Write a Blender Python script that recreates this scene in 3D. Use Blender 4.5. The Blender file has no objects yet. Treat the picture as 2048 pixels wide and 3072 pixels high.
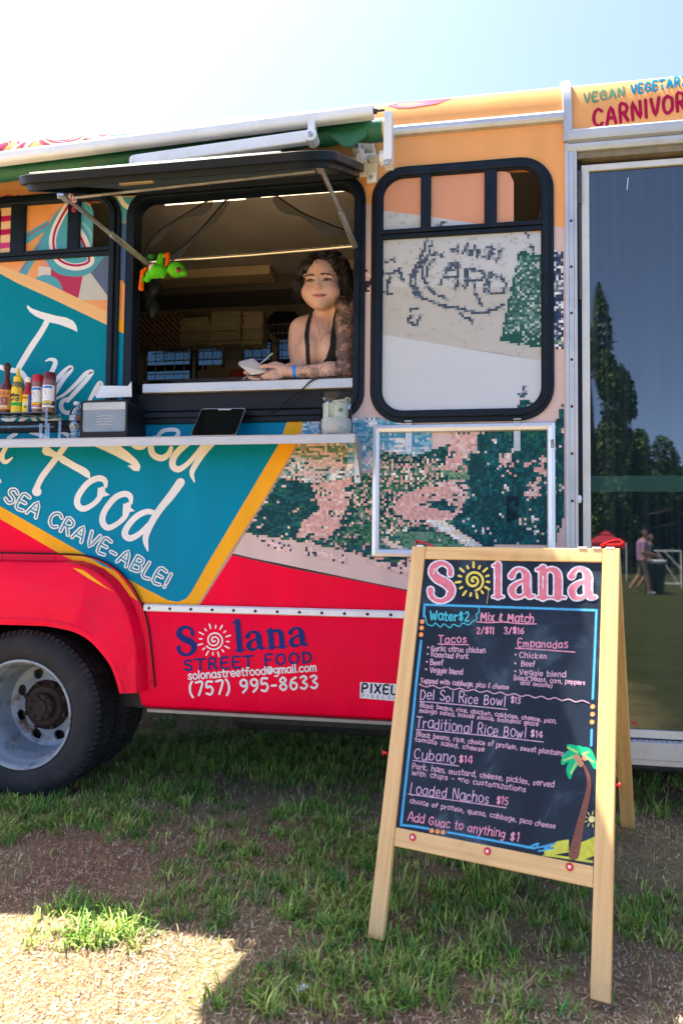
import bpy, bmesh, math, random
import numpy as np
from mathutils import Vector, Matrix
random.seed(7); RNG = np.random.default_rng(7)
SC = bpy.context.scene
COL = SC.collection
# ------------------------------------------------------------------ camera, sky, sun, exposure
FPX = 2130.0                      # focal length in pixels of a 2048 x 3072 picture (a 25 mm lens, upright)
AX = np.array([0.9853867, 0.00287844, -0.17030783])     # truck axes (along, into, up) seen by the camera
AY = np.array([0.16998335, 0.04733676, 0.98430935])
AZ = np.array([0.0108951, -0.99887484, 0.04615573])
CAMH, CAMD = 1.25, 3.22796
cam_data = bpy.data.cameras.new('camera')
cam = bpy.data.objects.new('camera', cam_data); COL.objects.link(cam)
cam.matrix_world = Matrix(((AX[0], -AX[1], -AX[2], 0), (AY[0], -AY[1], -AY[2], -CAMD), (AZ[0], -AZ[1], -AZ[2], CAMH), (0, 0, 0, 1)))
cam_data.sensor_fit = 'VERTICAL'; cam_data.sensor_height = 36.0
cam_data.lens = FPX / 3072 * 36
cam_data.clip_end = 2000; cam_data.clip_start = 0.05
cam_data.dof.use_dof = True; cam_data.dof.focus_distance = 3.3; cam_data.dof.aperture_fstop = 2.8
SC.camera = cam
SUN = Vector((-0.37, 0.20, 1.0)).normalized()           # towards the sun: behind the truck, high
wd = bpy.data.worlds.new('World'); SC.world = wd; wd.use_nodes = True
nt = wd.node_tree; nt.nodes.clear()
sky = nt.nodes.new('ShaderNodeTexSky'); sky.sky_type = 'NISHITA'; sky.sun_disc = False
sky.sun_elevation = math.asin(SUN.z); sky.sun_rotation = math.atan2(SUN.x, SUN.y)
sky.air_density = 0.42; sky.dust_density = 1.1; sky.ozone_density = 1.0
bg = nt.nodes.new('ShaderNodeBackground'); bg.inputs[1].default_value = 0.082
wo = nt.nodes.new('ShaderNodeOutputWorld')
nt.links.new(sky.outputs[0], bg.inputs[0]); nt.links.new(bg.outputs[0], wo.inputs[0])
sl = bpy.data.lights.new('sun', 'SUN'); sl.energy = 3.15; sl.angle = math.radians(0.53); sl.color = (1.0, 0.95, 0.86)
so = bpy.data.objects.new('sun', sl); COL.objects.link(so)
so.rotation_euler = SUN.to_track_quat('Z', 'Y').to_euler(); so.location = (-4, 3, 9)
SC.view_settings.view_transform = 'Standard'; SC.view_settings.look = 'None'
SC.view_settings.exposure = 3.02; SC.view_settings.gamma = 1.0; SC.view_settings.use_curve_mapping = False
SC.cycles.max_bounces = 7; SC.cycles.diffuse_bounces = 3; SC.cycles.glossy_bounces = 3; SC.cycles.transmission_bounces = 4; SC.cycles.transparent_max_bounces = 12

# ------------------------------------------------------------------ helpers
def ray(px, py):
    d = np.array([px - 1024.0, py - 1536.0, FPX]); return np.array([d @ AX, d @ AY, d @ AZ])
def P(px, py, y=0.0):
    "point of the upright plane at depth y (0 = the truck's side) behind a photo pixel"
    r = ray(px, py); t = (CAMD + y) / r[1]; return Vector((r[0] * t, y, CAMH + r[2] * t))
def Gd(px, py, z=0.0):
    r = ray(px, py); t = (z - CAMH) / r[2]; return Vector((r[0] * t, -CAMD + r[1] * t, z))
def Pl(px, py, o, n):
    "point of the plane through o with normal n"
    r = Vector(ray(px, py)); c = Vector((0, -CAMD, CAMH)); t = (Vector(o) - c).dot(n) / r.dot(n); return c + r * t
def lin(c):
    "sRGB 0-255 to linear"
    return tuple(((v / 255) / 12.92 if v <= 10 else (((v / 255) + 0.055) / 1.055) ** 2.4) for v in c)

class MB:
    def __init__(s): s.v = []; s.f = []; s.c = []; s.col = None
    def add(s, vs, fs, col=None):
        b = len(s.v); s.v.extend([tuple(v) for v in vs])
        for f in fs: s.f.append(tuple(i + b for i in f)); s.c.append(col or s.col)
        return s
    def box(s, c, d, rot=None, col=None):
        c = Vector(c); vs = []
        for z in (-.5, .5):
            for y in (-.5, .5):
                for x in (-.5, .5):
                    p = Vector((x * d[0], y * d[1], z * d[2]))
                    if rot is not None: p = rot @ p
                    vs.append(c + p)
        return s.add(vs, [(0, 2, 3, 1), (4, 5, 7, 6), (0, 1, 5, 4), (2, 6, 7, 3), (0, 4, 6, 2), (1, 3, 7, 5)], col)
    def b2(s, x0, x1, y0, y1, z0, z1, col=None):
        return s.box(((x0 + x1) / 2, (y0 + y1) / 2, (z0 + z1) / 2), (abs(x1 - x0), abs(y1 - y0), abs(z1 - z0)), None, col)
    def hexa(s, p, col=None):
        return s.add(p, [(0, 3, 2, 1), (4, 5, 6, 7), (0, 1, 5, 4), (1, 2, 6, 5), (2, 3, 7, 6), (3, 0, 4, 7)], col)
    def bar(s, a, b, w, h, up=(0, 0, 1), col=None):
        "rectangular bar from a to b, w sideways and h along up"
        a = Vector(a); b = Vector(b); d = (b - a).normalized(); u = Vector(up); u = (u - d * u.dot(d)).normalized(); r = d.cross(u)
        p = [q + r * (sx * w / 2) + u * (sz * h / 2) for q in (a, b) for sx, sz in ((-1, -1), (1, -1), (1, 1), (-1, 1))]
        return s.hexa(p, col)
    def tube(s, pts, r, n=10, caps=True, col=None, closed=False):
        pts = [Vector(p) for p in pts]; m = len(pts)
        rr = r if hasattr(r, '__len__') else [r] * m
        vs = []; fs = []; u = None
        for i, p in enumerate(pts):
            a = pts[(i - 1) % m] if (i > 0 or closed) else p; b = pts[(i + 1) % m] if (i < m - 1 or closed) else p
            t = (b - a)
            t = t.normalized() if t.length > 1e-9 else Vector((0, 0, 1))
            if u is None: u = t.orthogonal().normalized()
            u = (u - t * u.dot(t)); u = u.normalized() if u.length > 1e-6 else t.orthogonal().normalized(); w = t.cross(u)
            for k in range(n):
                an = 2 * math.pi * k / n; vs.append(p + (u * math.cos(an) + w * math.sin(an)) * rr[i])
        for i in range(m if closed else m - 1):
            j = (i + 1) % m
            for k in range(n): fs.append((i * n + k, i * n + (k + 1) % n, j * n + (k + 1) % n, j * n + k))
        if caps and not closed: fs.append(tuple(range(n - 1, -1, -1))); fs.append(tuple((m - 1) * n + k for k in range(n)))
        return s.add(vs, fs, col)
    def lathe(s, prof, o=(0, 0, 0), ax=(0, 0, 1), n=28, col=None, cols=None, closed=False):
        "prof: (radius, height) pairs turned about ax through o"
        o = Vector(o); ax = Vector(ax).normalized(); u = ax.orthogonal().normalized(); w = ax.cross(u)
        vs = []
        for r, h in prof:
            for k in range(n):
                an = 2 * math.pi * k / n; vs.append(o + ax * h + (u * math.cos(an) + w * math.sin(an)) * r)
        b = len(s.v); s.v.extend([tuple(v) for v in vs]); m = len(prof)
        for i in range(m if closed else m - 1):
            j = (i + 1) % m
            for k in range(n):
                s.f.append((b + i * n + k, b + i * n + (k + 1) % n, b + j * n + (k + 1) % n, b + j * n + k)); s.c.append(cols[i] if cols else (col or s.col))
        return s
    def prism(s, poly, d, col=None):
        "3D polygon (list of points) extruded by vector d"
        n = len(poly); a = [Vector(p) for p in poly]; b = [p + Vector(d) for p in a]
        return s.add(a + b, [tuple(range(n - 1, -1, -1)), tuple(range(n, 2 * n))] + [(i, (i + 1) % n, n + (i + 1) % n, n + i) for i in range(n)], col)
    def ring(s, outer, inner, d, col=None):
        "band between two equal-length loops, extruded by d"
        n = len(outer); d = Vector(d); A = [Vector(p) for p in outer]; B = [Vector(p) for p in inner]
        vs = A + B + [p + d for p in A] + [p + d for p in B]; fs = []
        for i in range(n):
            j = (i + 1) % n
            fs += [(i, j, n + j, n + i), (2 * n + i, 3 * n + i, 3 * n + j, 2 * n + j), (i, 2 * n + i, 2 * n + j, j), (n + i, n + j, 3 * n + j, 3 * n + i)]
        return s.add(vs, fs, col)
    def ell(s, c, r, rot=None, n=16, m=10, col=None):
        c = Vector(c); vs = []; fs = []
        for i in range(m + 1):
            t = math.pi * i / m
            for k in range(n):
                a = 2 * math.pi * k / n; p = Vector((math.sin(t) * math.cos(a) * r[0], math.sin(t) * math.sin(a) * r[1], math.cos(t) * r[2]))
                if rot is not None: p = rot @ p
                vs.append(c + p)
        for i in range(m):
            for k in range(n): fs.append((i * n + k, (i + 1) * n + k, (i + 1) * n + (k + 1) % n, i * n + (k + 1) % n))
        return s.add(vs, fs, col)

def obj(name, mb, mat, parent=None, smooth=None, bevel=0, label=None, kind=None, fixn=True):
    me = bpy.data.meshes.new(name); me.from_pydata(mb.v, [], mb.f)
    if any(c is not None for c in mb.c):
        at = me.attributes.new('Col', 'FLOAT_COLOR', 'FACE')
        arr = np.ones((len(mb.c), 4), np.float32)
        for i, c in enumerate(mb.c):
            if c is not None: arr[i, :3] = c[:3]
        at.data.foreach_set('color', arr.ravel())
    me.validate(); me.update()
    if fixn:
        bm = bmesh.new(); bm.from_mesh(me); bmesh.ops.recalc_face_normals(bm, faces=bm.faces); bm.to_mesh(me); bm.free()
    if mat: me.materials.append(mat)
    if smooth:
        me.shade_smooth(); me.set_sharp_from_angle(angle=math.radians(smooth))
    o = bpy.data.objects.new(name, me); COL.objects.link(o)
    if parent is not None: setp(o, parent)
    if bevel:
        b = o.modifiers.new('bevel', 'BEVEL'); b.width = bevel; b.segments = 2; b.limit_method = 'ANGLE'; b.angle_limit = math.radians(40)
    if label: o['label'] = label
    if kind: o['kind'] = kind
    return o
def world_of(o):
    m = o.matrix_basis.copy()
    while o.parent is not None: m = o.parent.matrix_basis @ o.matrix_parent_inverse @ m; o = o.parent
    return m
def setp(o, parent):
    o.parent = parent; o.matrix_parent_inverse = world_of(parent).inverted()
def thing(name, label, cat, loc=(0, 0, 0), group=None):
    e = bpy.data.objects.new(name, None); e.empty_display_size = .1; COL.objects.link(e); e.location = loc
    return tag(e, label, cat, group)
def tag(o, label, cat, group=None):
    o['label'] = label; o['category'] = cat
    if group: o['group'] = group
    return o
def struct(o): o['kind'] = 'structure'; return o
def copy_tree(o, parent=None):
    c = o.copy(); COL.objects.link(c); c.parent = parent
    for ch in list(o.children): copy_tree(ch, c)
    return c

# ------------------------------------------------------------------ materials
MATS = {}
def mat(name, col=(.5, .5, .5), rough=.5, metal=0., var=.12, vscale=6., bump=0., bscale=60., spec=.5, coat=0., attr=None, dirt=0., dirtcol=(.12, .09, .06), sss=0., stretch=None, trans=0., ior=1.45, rvar=.1):
    if name in MATS: return MATS[name]
    m = bpy.data.materials.new(name); m.use_nodes = True; N = m.node_tree.nodes; Lk = m.node_tree.links
    b = N['Principled BSDF']; b.inputs['Roughness'].default_value = rough; b.inputs['Metallic'].default_value = metal
    b.inputs['Specular IOR Level'].default_value = spec; b.inputs['IOR'].default_value = ior
    if coat: b.inputs['Coat Weight'].default_value = coat; b.inputs['Coat Roughness'].default_value = .12
    if trans: b.inputs['Transmission Weight'].default_value = trans
    if sss: b.inputs['Subsurface Weight'].default_value = sss; b.inputs['Subsurface Radius'].default_value = (.012, .005, .003); b.inputs['Subsurface Scale'].default_value = 1.0
    tc = N.new('ShaderNodeTexCoord'); mp = N.new('ShaderNodeMapping'); Lk.new(tc.outputs['Object'], mp.inputs[0])
    if stretch: mp.inputs['Scale'].default_value = stretch
    if attr:
        a = N.new('ShaderNodeAttribute'); a.attribute_name = attr; src = a.outputs['Color']
    else:
        r = N.new('ShaderNodeRGB'); r.outputs[0].default_value = (*col[:3], 1); src = r.outputs[0]
    if var:
        nz = N.new('ShaderNodeTexNoise'); nz.inputs['Scale'].default_value = vscale; nz.inputs['Detail'].default_value = 6; Lk.new(mp.outputs[0], nz.inputs['Vector'])
        mr = N.new('ShaderNodeMapRange'); mr.inputs[1].default_value = .3; mr.inputs[2].default_value = .7; mr.inputs[3].default_value = 1 - var; mr.inputs[4].default_value = 1 + var
        Lk.new(nz.outputs[0], mr.inputs[0])
        mu = N.new('ShaderNodeMix'); mu.data_type = 'RGBA'; mu.blend_type = 'MULTIPLY'; mu.inputs[0].default_value = 1
        Lk.new(src, mu.inputs[6]); Lk.new(mr.outputs[0], mu.inputs[7]); src = mu.outputs[2]
        if rvar:
            m3 = N.new('ShaderNodeMapRange'); m3.inputs[1].default_value = .3; m3.inputs[2].default_value = .7; m3.inputs[3].default_value = max(.02, rough - rvar); m3.inputs[4].default_value = min(1, rough + rvar)
            Lk.new(nz.outputs[0], m3.inputs[0]); Lk.new(m3.outputs[0], b.inputs['Roughness'])
    if dirt:
        n2 = N.new('ShaderNodeTexNoise'); n2.inputs['Scale'].default_value = 9; n2.inputs['Detail'].default_value = 10; n2.inputs['Roughness'].default_value = .7; Lk.new(mp.outputs[0], n2.inputs['Vector'])
        m2 = N.new('ShaderNodeMapRange'); m2.inputs[1].default_value = .52; m2.inputs[2].default_value = .75; m2.inputs[3].default_value = 0; m2.inputs[4].default_value = dirt
        Lk.new(n2.outputs[0], m2.inputs[0])
        mx = N.new('ShaderNodeMix'); mx.data_type = 'RGBA'; Lk.new(m2.outputs[0], mx.inputs[0]); Lk.new(src, mx.inputs[6]); mx.inputs[7].default_value = (*dirtcol, 1); src = mx.outputs[2]
    Lk.new(src, b.inputs['Base Color'])
    if bump:
        n3 = N.new('ShaderNodeTexNoise'); n3.inputs['Scale'].default_value = bscale; n3.inputs['Detail'].default_value = 5; Lk.new(mp.outputs[0], n3.inputs['Vector'])
        bp = N.new('ShaderNodeBump'); bp.inputs['Strength'].default_value = bump; bp.inputs['Distance'].default_value = .01; Lk.new(n3.outputs[0], bp.inputs['Height']); Lk.new(bp.outputs[0], b.inputs['Normal'])
    MATS[name] = m; return m
def glassmat(name, col=(1, 1, 1), rough=.0, ior=1.45, alpha=.12):
    "thin clear shell: mostly see-through with a real fresnel sheen"
    if name in MATS: return MATS[name]
    m = bpy.data.materials.new(name); m.use_nodes = True; N = m.node_tree.nodes; Lk = m.node_tree.links; N.clear()
    o = N.new('ShaderNodeOutputMaterial'); tr = N.new('ShaderNodeBsdfTransparent'); tr.inputs[0].default_value = (*col, 1)
    gl = N.new('ShaderNodeBsdfGlossy'); gl.inputs['Roughness'].default_value = rough
    fr = N.new('ShaderNodeFresnel'); fr.inputs[0].default_value = ior
    ad = N.new('ShaderNodeMath'); ad.operation = 'ADD'; ad.inputs[1].default_value = alpha; ad.use_clamp = True
    mx = N.new('ShaderNodeMixShader'); Lk.new(fr.outputs[0], ad.inputs[0]); Lk.new(ad.outputs[0], mx.inputs[0]); Lk.new(tr.outputs[0], mx.inputs[1]); Lk.new(gl.outputs[0], mx.inputs[2]); Lk.new(mx.outputs[0], o.inputs[0])
    MATS[name] = m; return m
M_wrap = mat('printed_vinyl', attr='Col', rough=.38, var=.075, vscale=3, stretch=(2.2, 2.2, .4), spec=.07, dirt=.05, dirtcol=(.20, .14, .10))
M_perf = mat('perforated_vinyl', attr='Col', rough=.5, var=.05, vscale=420, dirt=.05, spec=.08)
M_rubber = mat('black_rubber', (.007, .012, .020), .45, var=.3, vscale=14, dirt=.08, dirtcol=(.05, .045, .04), spec=.2)
M_black = mat('black_plastic', (.008, .009, .011), .45, var=.2, spec=.25)
M_alu = mat('aluminium_trim', (.50, .51, .52), .40, .4, var=.10, vscale=5, dirt=.30, dirtcol=(.20, .17, .13))
M_white = mat('white_powder_coat', (.76, .77, .77), .38, var=.06, vscale=7, dirt=.18, dirtcol=(.35, .28, .18))
M_steel = mat('brushed_steel', (.50, .49, .47), .34, .8, var=.15, vscale=12, dirt=.25, dirtcol=(.15, .12, .09))
M_dark = mat('dark_steel', (.07, .065, .06), .5, .3, var=.3, vscale=20)
M_rust = mat('rusty_screw', (.06, .022, .014), .7, .2, var=.4, vscale=200)
# ------------------------------------------------------------------ flat print on a surface
def catmull(pts, n=6, closed=False):
    p = [np.array(q, float) for q in pts]; m = len(p)
    if m < 3: return p
    out = []
    for i in range(m if closed else m - 1):
        p0 = p[i - 1] if (i > 0 or closed) else p[0]; p1 = p[i]; p2 = p[(i + 1) % m]; p3 = p[(i + 2) % m] if (i + 2 < m or closed) else p[-1]
        for k in range(n):
            t = k / n
            out.append(.5 * ((2 * p1) + (-p0 + p2) * t + (2 * p0 - 5 * p1 + 4 * p2 - p3) * t * t + (-p0 + 3 * p1 - 3 * p2 + p3) * t ** 3))
    if not closed: out.append(p[-1])
    return out
class Print:
    "flat shapes laid on a surface: fn maps drawing coordinates and a lift to 3D"
    def __init__(s, fn, step=1e-5, lift=.0006, mod=None): s.fn = fn; s.mb = MB(); s.k = 0; s.step = step; s.lift = lift; s.mod = mod
    def _h(s): s.k += 1; return s.lift + (s.k % s.mod if s.mod else s.k) * s.step
    def layer(s): s.lift += (s.mod or 0) * s.step + 1e-4; s.k = 0
    def poly(s, pts, col, smooth=0, sub=0):
        if smooth: pts = catmull(pts, smooth, True)
        if sub:
            q = []
            for i in range(len(pts)):
                a = np.array(pts[i], float); b = np.array(pts[(i + 1) % len(pts)], float); q += [a + (b - a) * k / sub for k in range(sub)]
            pts = q
        h = s._h(); s.mb.add([s.fn(p[0], p[1], h) for p in pts], [tuple(range(len(pts)))], col)
    def line(s, pts, w, col, smooth=5, caps=True, closed=False):
        "ribbon along pts; w one width or one per point"
        if hasattr(w, '__len__'): pts = [(p[0], p[1], ww) for p, ww in zip(pts, w)]
        else: pts = [(p[0], p[1], w) for p in pts]
        q = catmull(pts, smooth, closed) if (smooth and len(pts) > 2) else [np.array(p, float) for p in pts]
        n = len(q); h = s._h(); L = []; R = []
        for i in range(n):
            a = q[(i - 1) % n] if (i > 0 or closed) else q[i]; b = q[(i + 1) % n] if (i < n - 1 or closed) else q[i]
            d = np.array([b[0] - a[0], b[1] - a[1]]); d = d / (np.linalg.norm(d) + 1e-9); nn = np.array([-d[1], d[0]]) * q[i][2] / 2
            L.append((q[i][0] + nn[0], q[i][1] + nn[1])); R.append((q[i][0] - nn[0], q[i][1] - nn[1]))
        vs = [s.fn(*p, h) for p in L] + [s.fn(*p, h) for p in R]
        s.mb.add(vs, [(i, (i + 1) % n, n + (i + 1) % n, n + i) for i in range(n if closed else n - 1)], col)
        if caps and not closed:
            for c in (q[0], q[-1]): s.disc(c[0], c[1], c[2] / 2, col, 8)
    def disc(s, x, y, r, col, n=16, ry=None):
        h = s._h(); s.mb.add([s.fn(x + r * math.cos(2 * math.pi * k / n), y + (ry or r) * math.sin(2 * math.pi * k / n), h) for k in range(n)], [tuple(range(n))], col)
    def obj(s, name, m, parent, label=None): return obj(name, s.mb, m, parent, fixn=False, label=label)
# single-stroke alphabet: cap height 6, x-height 4, descender -2
FONT = {}
def _g(c, w, s): FONT[c] = (w, [[tuple(float(v) for v in p.split(',')) for p in st.split()] for st in s.split(';')] if s else [])
for _r in '''a|3.4|3.1,3.3 2,4 .7,3.4 .2,2 .6,.5 1.7,0 2.8,.9 3.1,2.4;3.1,3.9 3.1,1 3.4,0
b|3.3|.3,6 .3,0;.3,2.6 1.4,3.9 2.8,3.2 3,1.6 2,.1 .3,.6
c|3|2.8,3.2 1.8,4 .5,3.2 .2,1.8 .8,.3 2,0 2.9,.7
d|3.4|3.1,6 3.1,0;3.1,2.6 2,3.9 .6,3.2 .2,1.6 1,.1 2.4,.3 3.1,1.3
e|3.2|.3,2 2.9,2.2 2.6,3.5 1.6,4 .5,3.2 .2,1.7 .9,.3 2,0 2.9,.7
f|2.4|2.5,5.6 1.6,6 .9,5 .9,0;0,3.6 2.2,3.6
g|3.3|3,3.3 1.8,4 .5,3.3 .3,1.8 1.2,.6 2.5,1 3,2.4;3,3.9 3,-.8 2,-2 .5,-1.6
h|3.3|.3,6 .3,0;.3,2.4 1.5,3.9 2.7,3.3 2.9,0
i|1|.5,4 .5,0;.5,5.4 .55,5.6
j|1.6|1.2,4 1.2,-1 .2,-1.8;1.2,5.4 1.25,5.6
k|3|.3,6 .3,0;2.6,4 .4,1.8 2.8,0
l|1|.5,6 .5,0
m|4.6|.3,4 .3,0;.3,2.8 1.3,3.9 2.2,3.2 2.3,0;2.3,2.8 3.3,3.9 4.2,3.2 4.3,0
n|3.2|.3,4 .3,0;.3,2.5 1.5,3.9 2.7,3.2 2.8,0
o|3.3|1.7,4 .5,3.3 .2,1.8 .9,.2 2,.0 3,1 3,2.8 1.7,4
p|3.3|.3,4 .3,-2;.3,2.6 1.4,3.9 2.8,3.2 3,1.6 2,.1 .3,.6
q|3.3|3,4 3,-2;3,2.6 1.9,3.9 .5,3.2 .3,1.6 1.3,.1 3,.8
r|2.4|.3,4 .3,0;.3,2.4 1.2,3.8 2.3,3.6
s|2.8|2.5,3.4 1.5,4 .5,3.2 1,2.3 2.2,1.6 2.4,.6 1.4,0 .3,.6
t|2.4|1.1,5.6 1.1,.6 2.2,.2;0,3.9 2.3,3.9
u|3.3|.3,4 .4,.8 1.4,0 2.6,.8 3,2;3,4 3,0
v|3|.2,4 1.5,0 2.8,4
w|4.4|.2,4 1.2,0 2.2,3.4 3.2,0 4.2,4
x|3|.3,4 2.7,0;2.7,4 .3,0
y|3|.3,4 1.6,.6;2.9,4 1,-1.8 .3,-1.9
z|3|.3,4 2.7,4 .3,0 2.8,0
A|4|.2,0 2,6 3.8,0;.9,2 3.2,2
B|3.6|.4,0 .4,6;.4,6 2.6,5.8 2.8,3.9 .4,3.1;.4,3.1 3,2.9 3.2,.7 .4,0
C|3.8|3.5,5 2.2,6 .7,5 .2,3 .7,1 2.2,0 3.5,.9
D|3.8|.4,0 .4,6;.4,6 2.8,5.2 3.5,3 2.6,.7 .4,0
E|3.2|3,6 .4,6 .4,0 3,0;.4,3.1 2.6,3.1
F|3|3,6 .4,6 .4,0;.4,3.1 2.5,3.1
G|4|3.5,5 2.2,6 .7,5 .2,3 .7,1 2.2,0 3.6,.9 3.6,2.7 2.2,2.7
H|3.8|.4,0 .4,6;3.4,0 3.4,6;.4,3.1 3.4,3.1
I|1.2|.6,0 .6,6
J|3|2.4,6 2.4,1 1.3,0 .3,1
K|3.5|.4,0 .4,6;3.2,6 .5,2.6 3.4,0
L|3|.4,6 .4,0 2.9,0
M|4.6|.3,0 .6,6 2.3,2 4,6 4.3,0
N|3.8|.4,0 .4,6 3.4,0 3.4,6
O|4|2,6 .6,5 .2,3 .6,1 2,0 3.4,1 3.8,3 3.4,5 2,6
P|3.5|.4,0 .4,6 2.6,5.8 3.1,4.4 2.5,3 .4,2.8
Q|4|2,6 .6,5 .2,3 .6,1 2,0 3.4,1 3.8,3 3.4,5 2,6;2.4,1.6 3.8,-.4
R|3.6|.4,0 .4,6 2.6,5.8 3.1,4.5 2.5,3.2 .4,3;1.6,3 3.3,0
S|3.4|3.1,5.1 1.9,6 .5,5.1 .7,3.7 2.6,2.6 3.1,1.2 1.9,0 .3,.9
T|3.6|.1,6 3.5,6;1.8,6 1.8,0
U|3.8|.4,6 .5,1.4 1.9,0 3.3,1.4 3.4,6
V|3.6|.2,6 1.8,0 3.4,6
W|5|.2,6 1.3,0 2.5,4.4 3.7,0 4.8,6
X|3.6|.3,6 3.3,0;3.3,6 .3,0
Y|3.6|.2,6 1.8,3 3.4,6;1.8,3 1.8,0
Z|3.4|.3,6 3.1,6 .3,0 3.2,0
0|3.4|1.7,6 .4,4.6 .3,1.6 1.7,0 3,1.4 3.1,4.4 1.7,6
1|1.6|.2,4.8 1,6 1,0
2|3.2|.4,4.8 1.6,6 2.8,4.8 2.3,3 .3,0 3,0
3|3.2|.4,5.3 1.7,6 2.8,4.8 1.3,3.2 2.9,1.8 1.8,0 .3,.7
4|3.4|2.3,0 2.3,6 .2,1.8 3.3,1.8
5|3.2|2.8,6 .7,6 .5,3.4 2,3.8 2.9,2 1.9,0 .3,.6
6|3.3|2.7,5.6 1,4.4 .3,1.8 1.4,0 2.8,.9 2.7,2.7 1.4,3.2 .4,2
7|3.2|.3,6 3,6 1.3,0
8|3.3|1.7,3.2 .5,4.5 1.7,6 2.8,4.6 1.7,3.2 .3,1.5 1.7,0 3,1.5 1.7,3.2
9|3.3|2.9,4 1.8,2.8 .6,3.6 .5,5.2 1.7,6 2.9,5 2.8,2 1.2,0
$|3.2|2.8,4.8 1.6,5.3 .5,4.6 .8,3.4 2.5,2.5 2.7,1.2 1.6,.6 .3,1.2;1.3,6 1.3,0;2,6 2,0
,|1.2|.7,.5 .4,-.9
.|1|.4,.1 .6,.2
-|2.4|.3,2.4 2.1,2.4
/|2.6|.3,-.5 2.4,6
!|1|.5,6 .5,1.7;.5,.1 .55,.3
(|1.7|1.5,6.6 .6,4.8 .5,1.6 1.5,-.8
)|1.7|.2,6.6 1.1,4.8 1.2,1.6 .2,-.8
&|3.2|2.6,4.6 1.6,5 1,3.8 1.9,3;1.9,3 .6,2.2 .8,.8 2.5,1.2;1.6,5.8 1.6,5;1.6,.6 1.6,0
*|2.4|1.2,4 1.2,1.6;.2,3.4 2.2,2.2;2.2,3.4 .2,2.2
@|4.4|3,3.2 2,3.6 1.3,2.4 1.9,1.4 3,1.8 3.2,3.4;3.1,1.8 4,1.6 4.2,3.4 3.2,5 1.6,5 .4,3.6 .4,1.6 1.6,.3 3.4,.5
'|1|.5,6 .4,4.8'''.split('\n'):
    _c, _w, _s = _r.split('|'); _g(_c, float(_w), _s)
FONT[' '] = (2.0, [])
def text_width(t, sp=.9): return sum(FONT.get(c, FONT[' '])[0] + sp for c in t)
def write(pr, t, a, b, capref, w, col, sp=.9, jit=0., smooth=4, up=None, slant=0.):
    "write t from a to b (drawing units, y downwards), letters capref tall"
    a = np.array(a, float); b = np.array(b, float); d = b - a; L = np.linalg.norm(d); d /= L
    u = np.array([d[1], -d[0]]) if up is None else np.array(up, float)
    sx = L / text_width(t, sp); sy = capref / 6; x = 0.0
    for c in t:
        gw, st = FONT.get(c, FONT[' ']); dy = random.uniform(-jit, jit); sc = 1 + random.uniform(-jit, jit) * .25
        for s in st:
            q = [a + d * (x + (p[0] + slant * p[1]) * sc) * sx + u * (p[1] * sc + dy) * sy for p in s]
            pr.line(q, w, col, smooth=smooth if len(q) > 2 else 0)
        x += gw + sp
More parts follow.
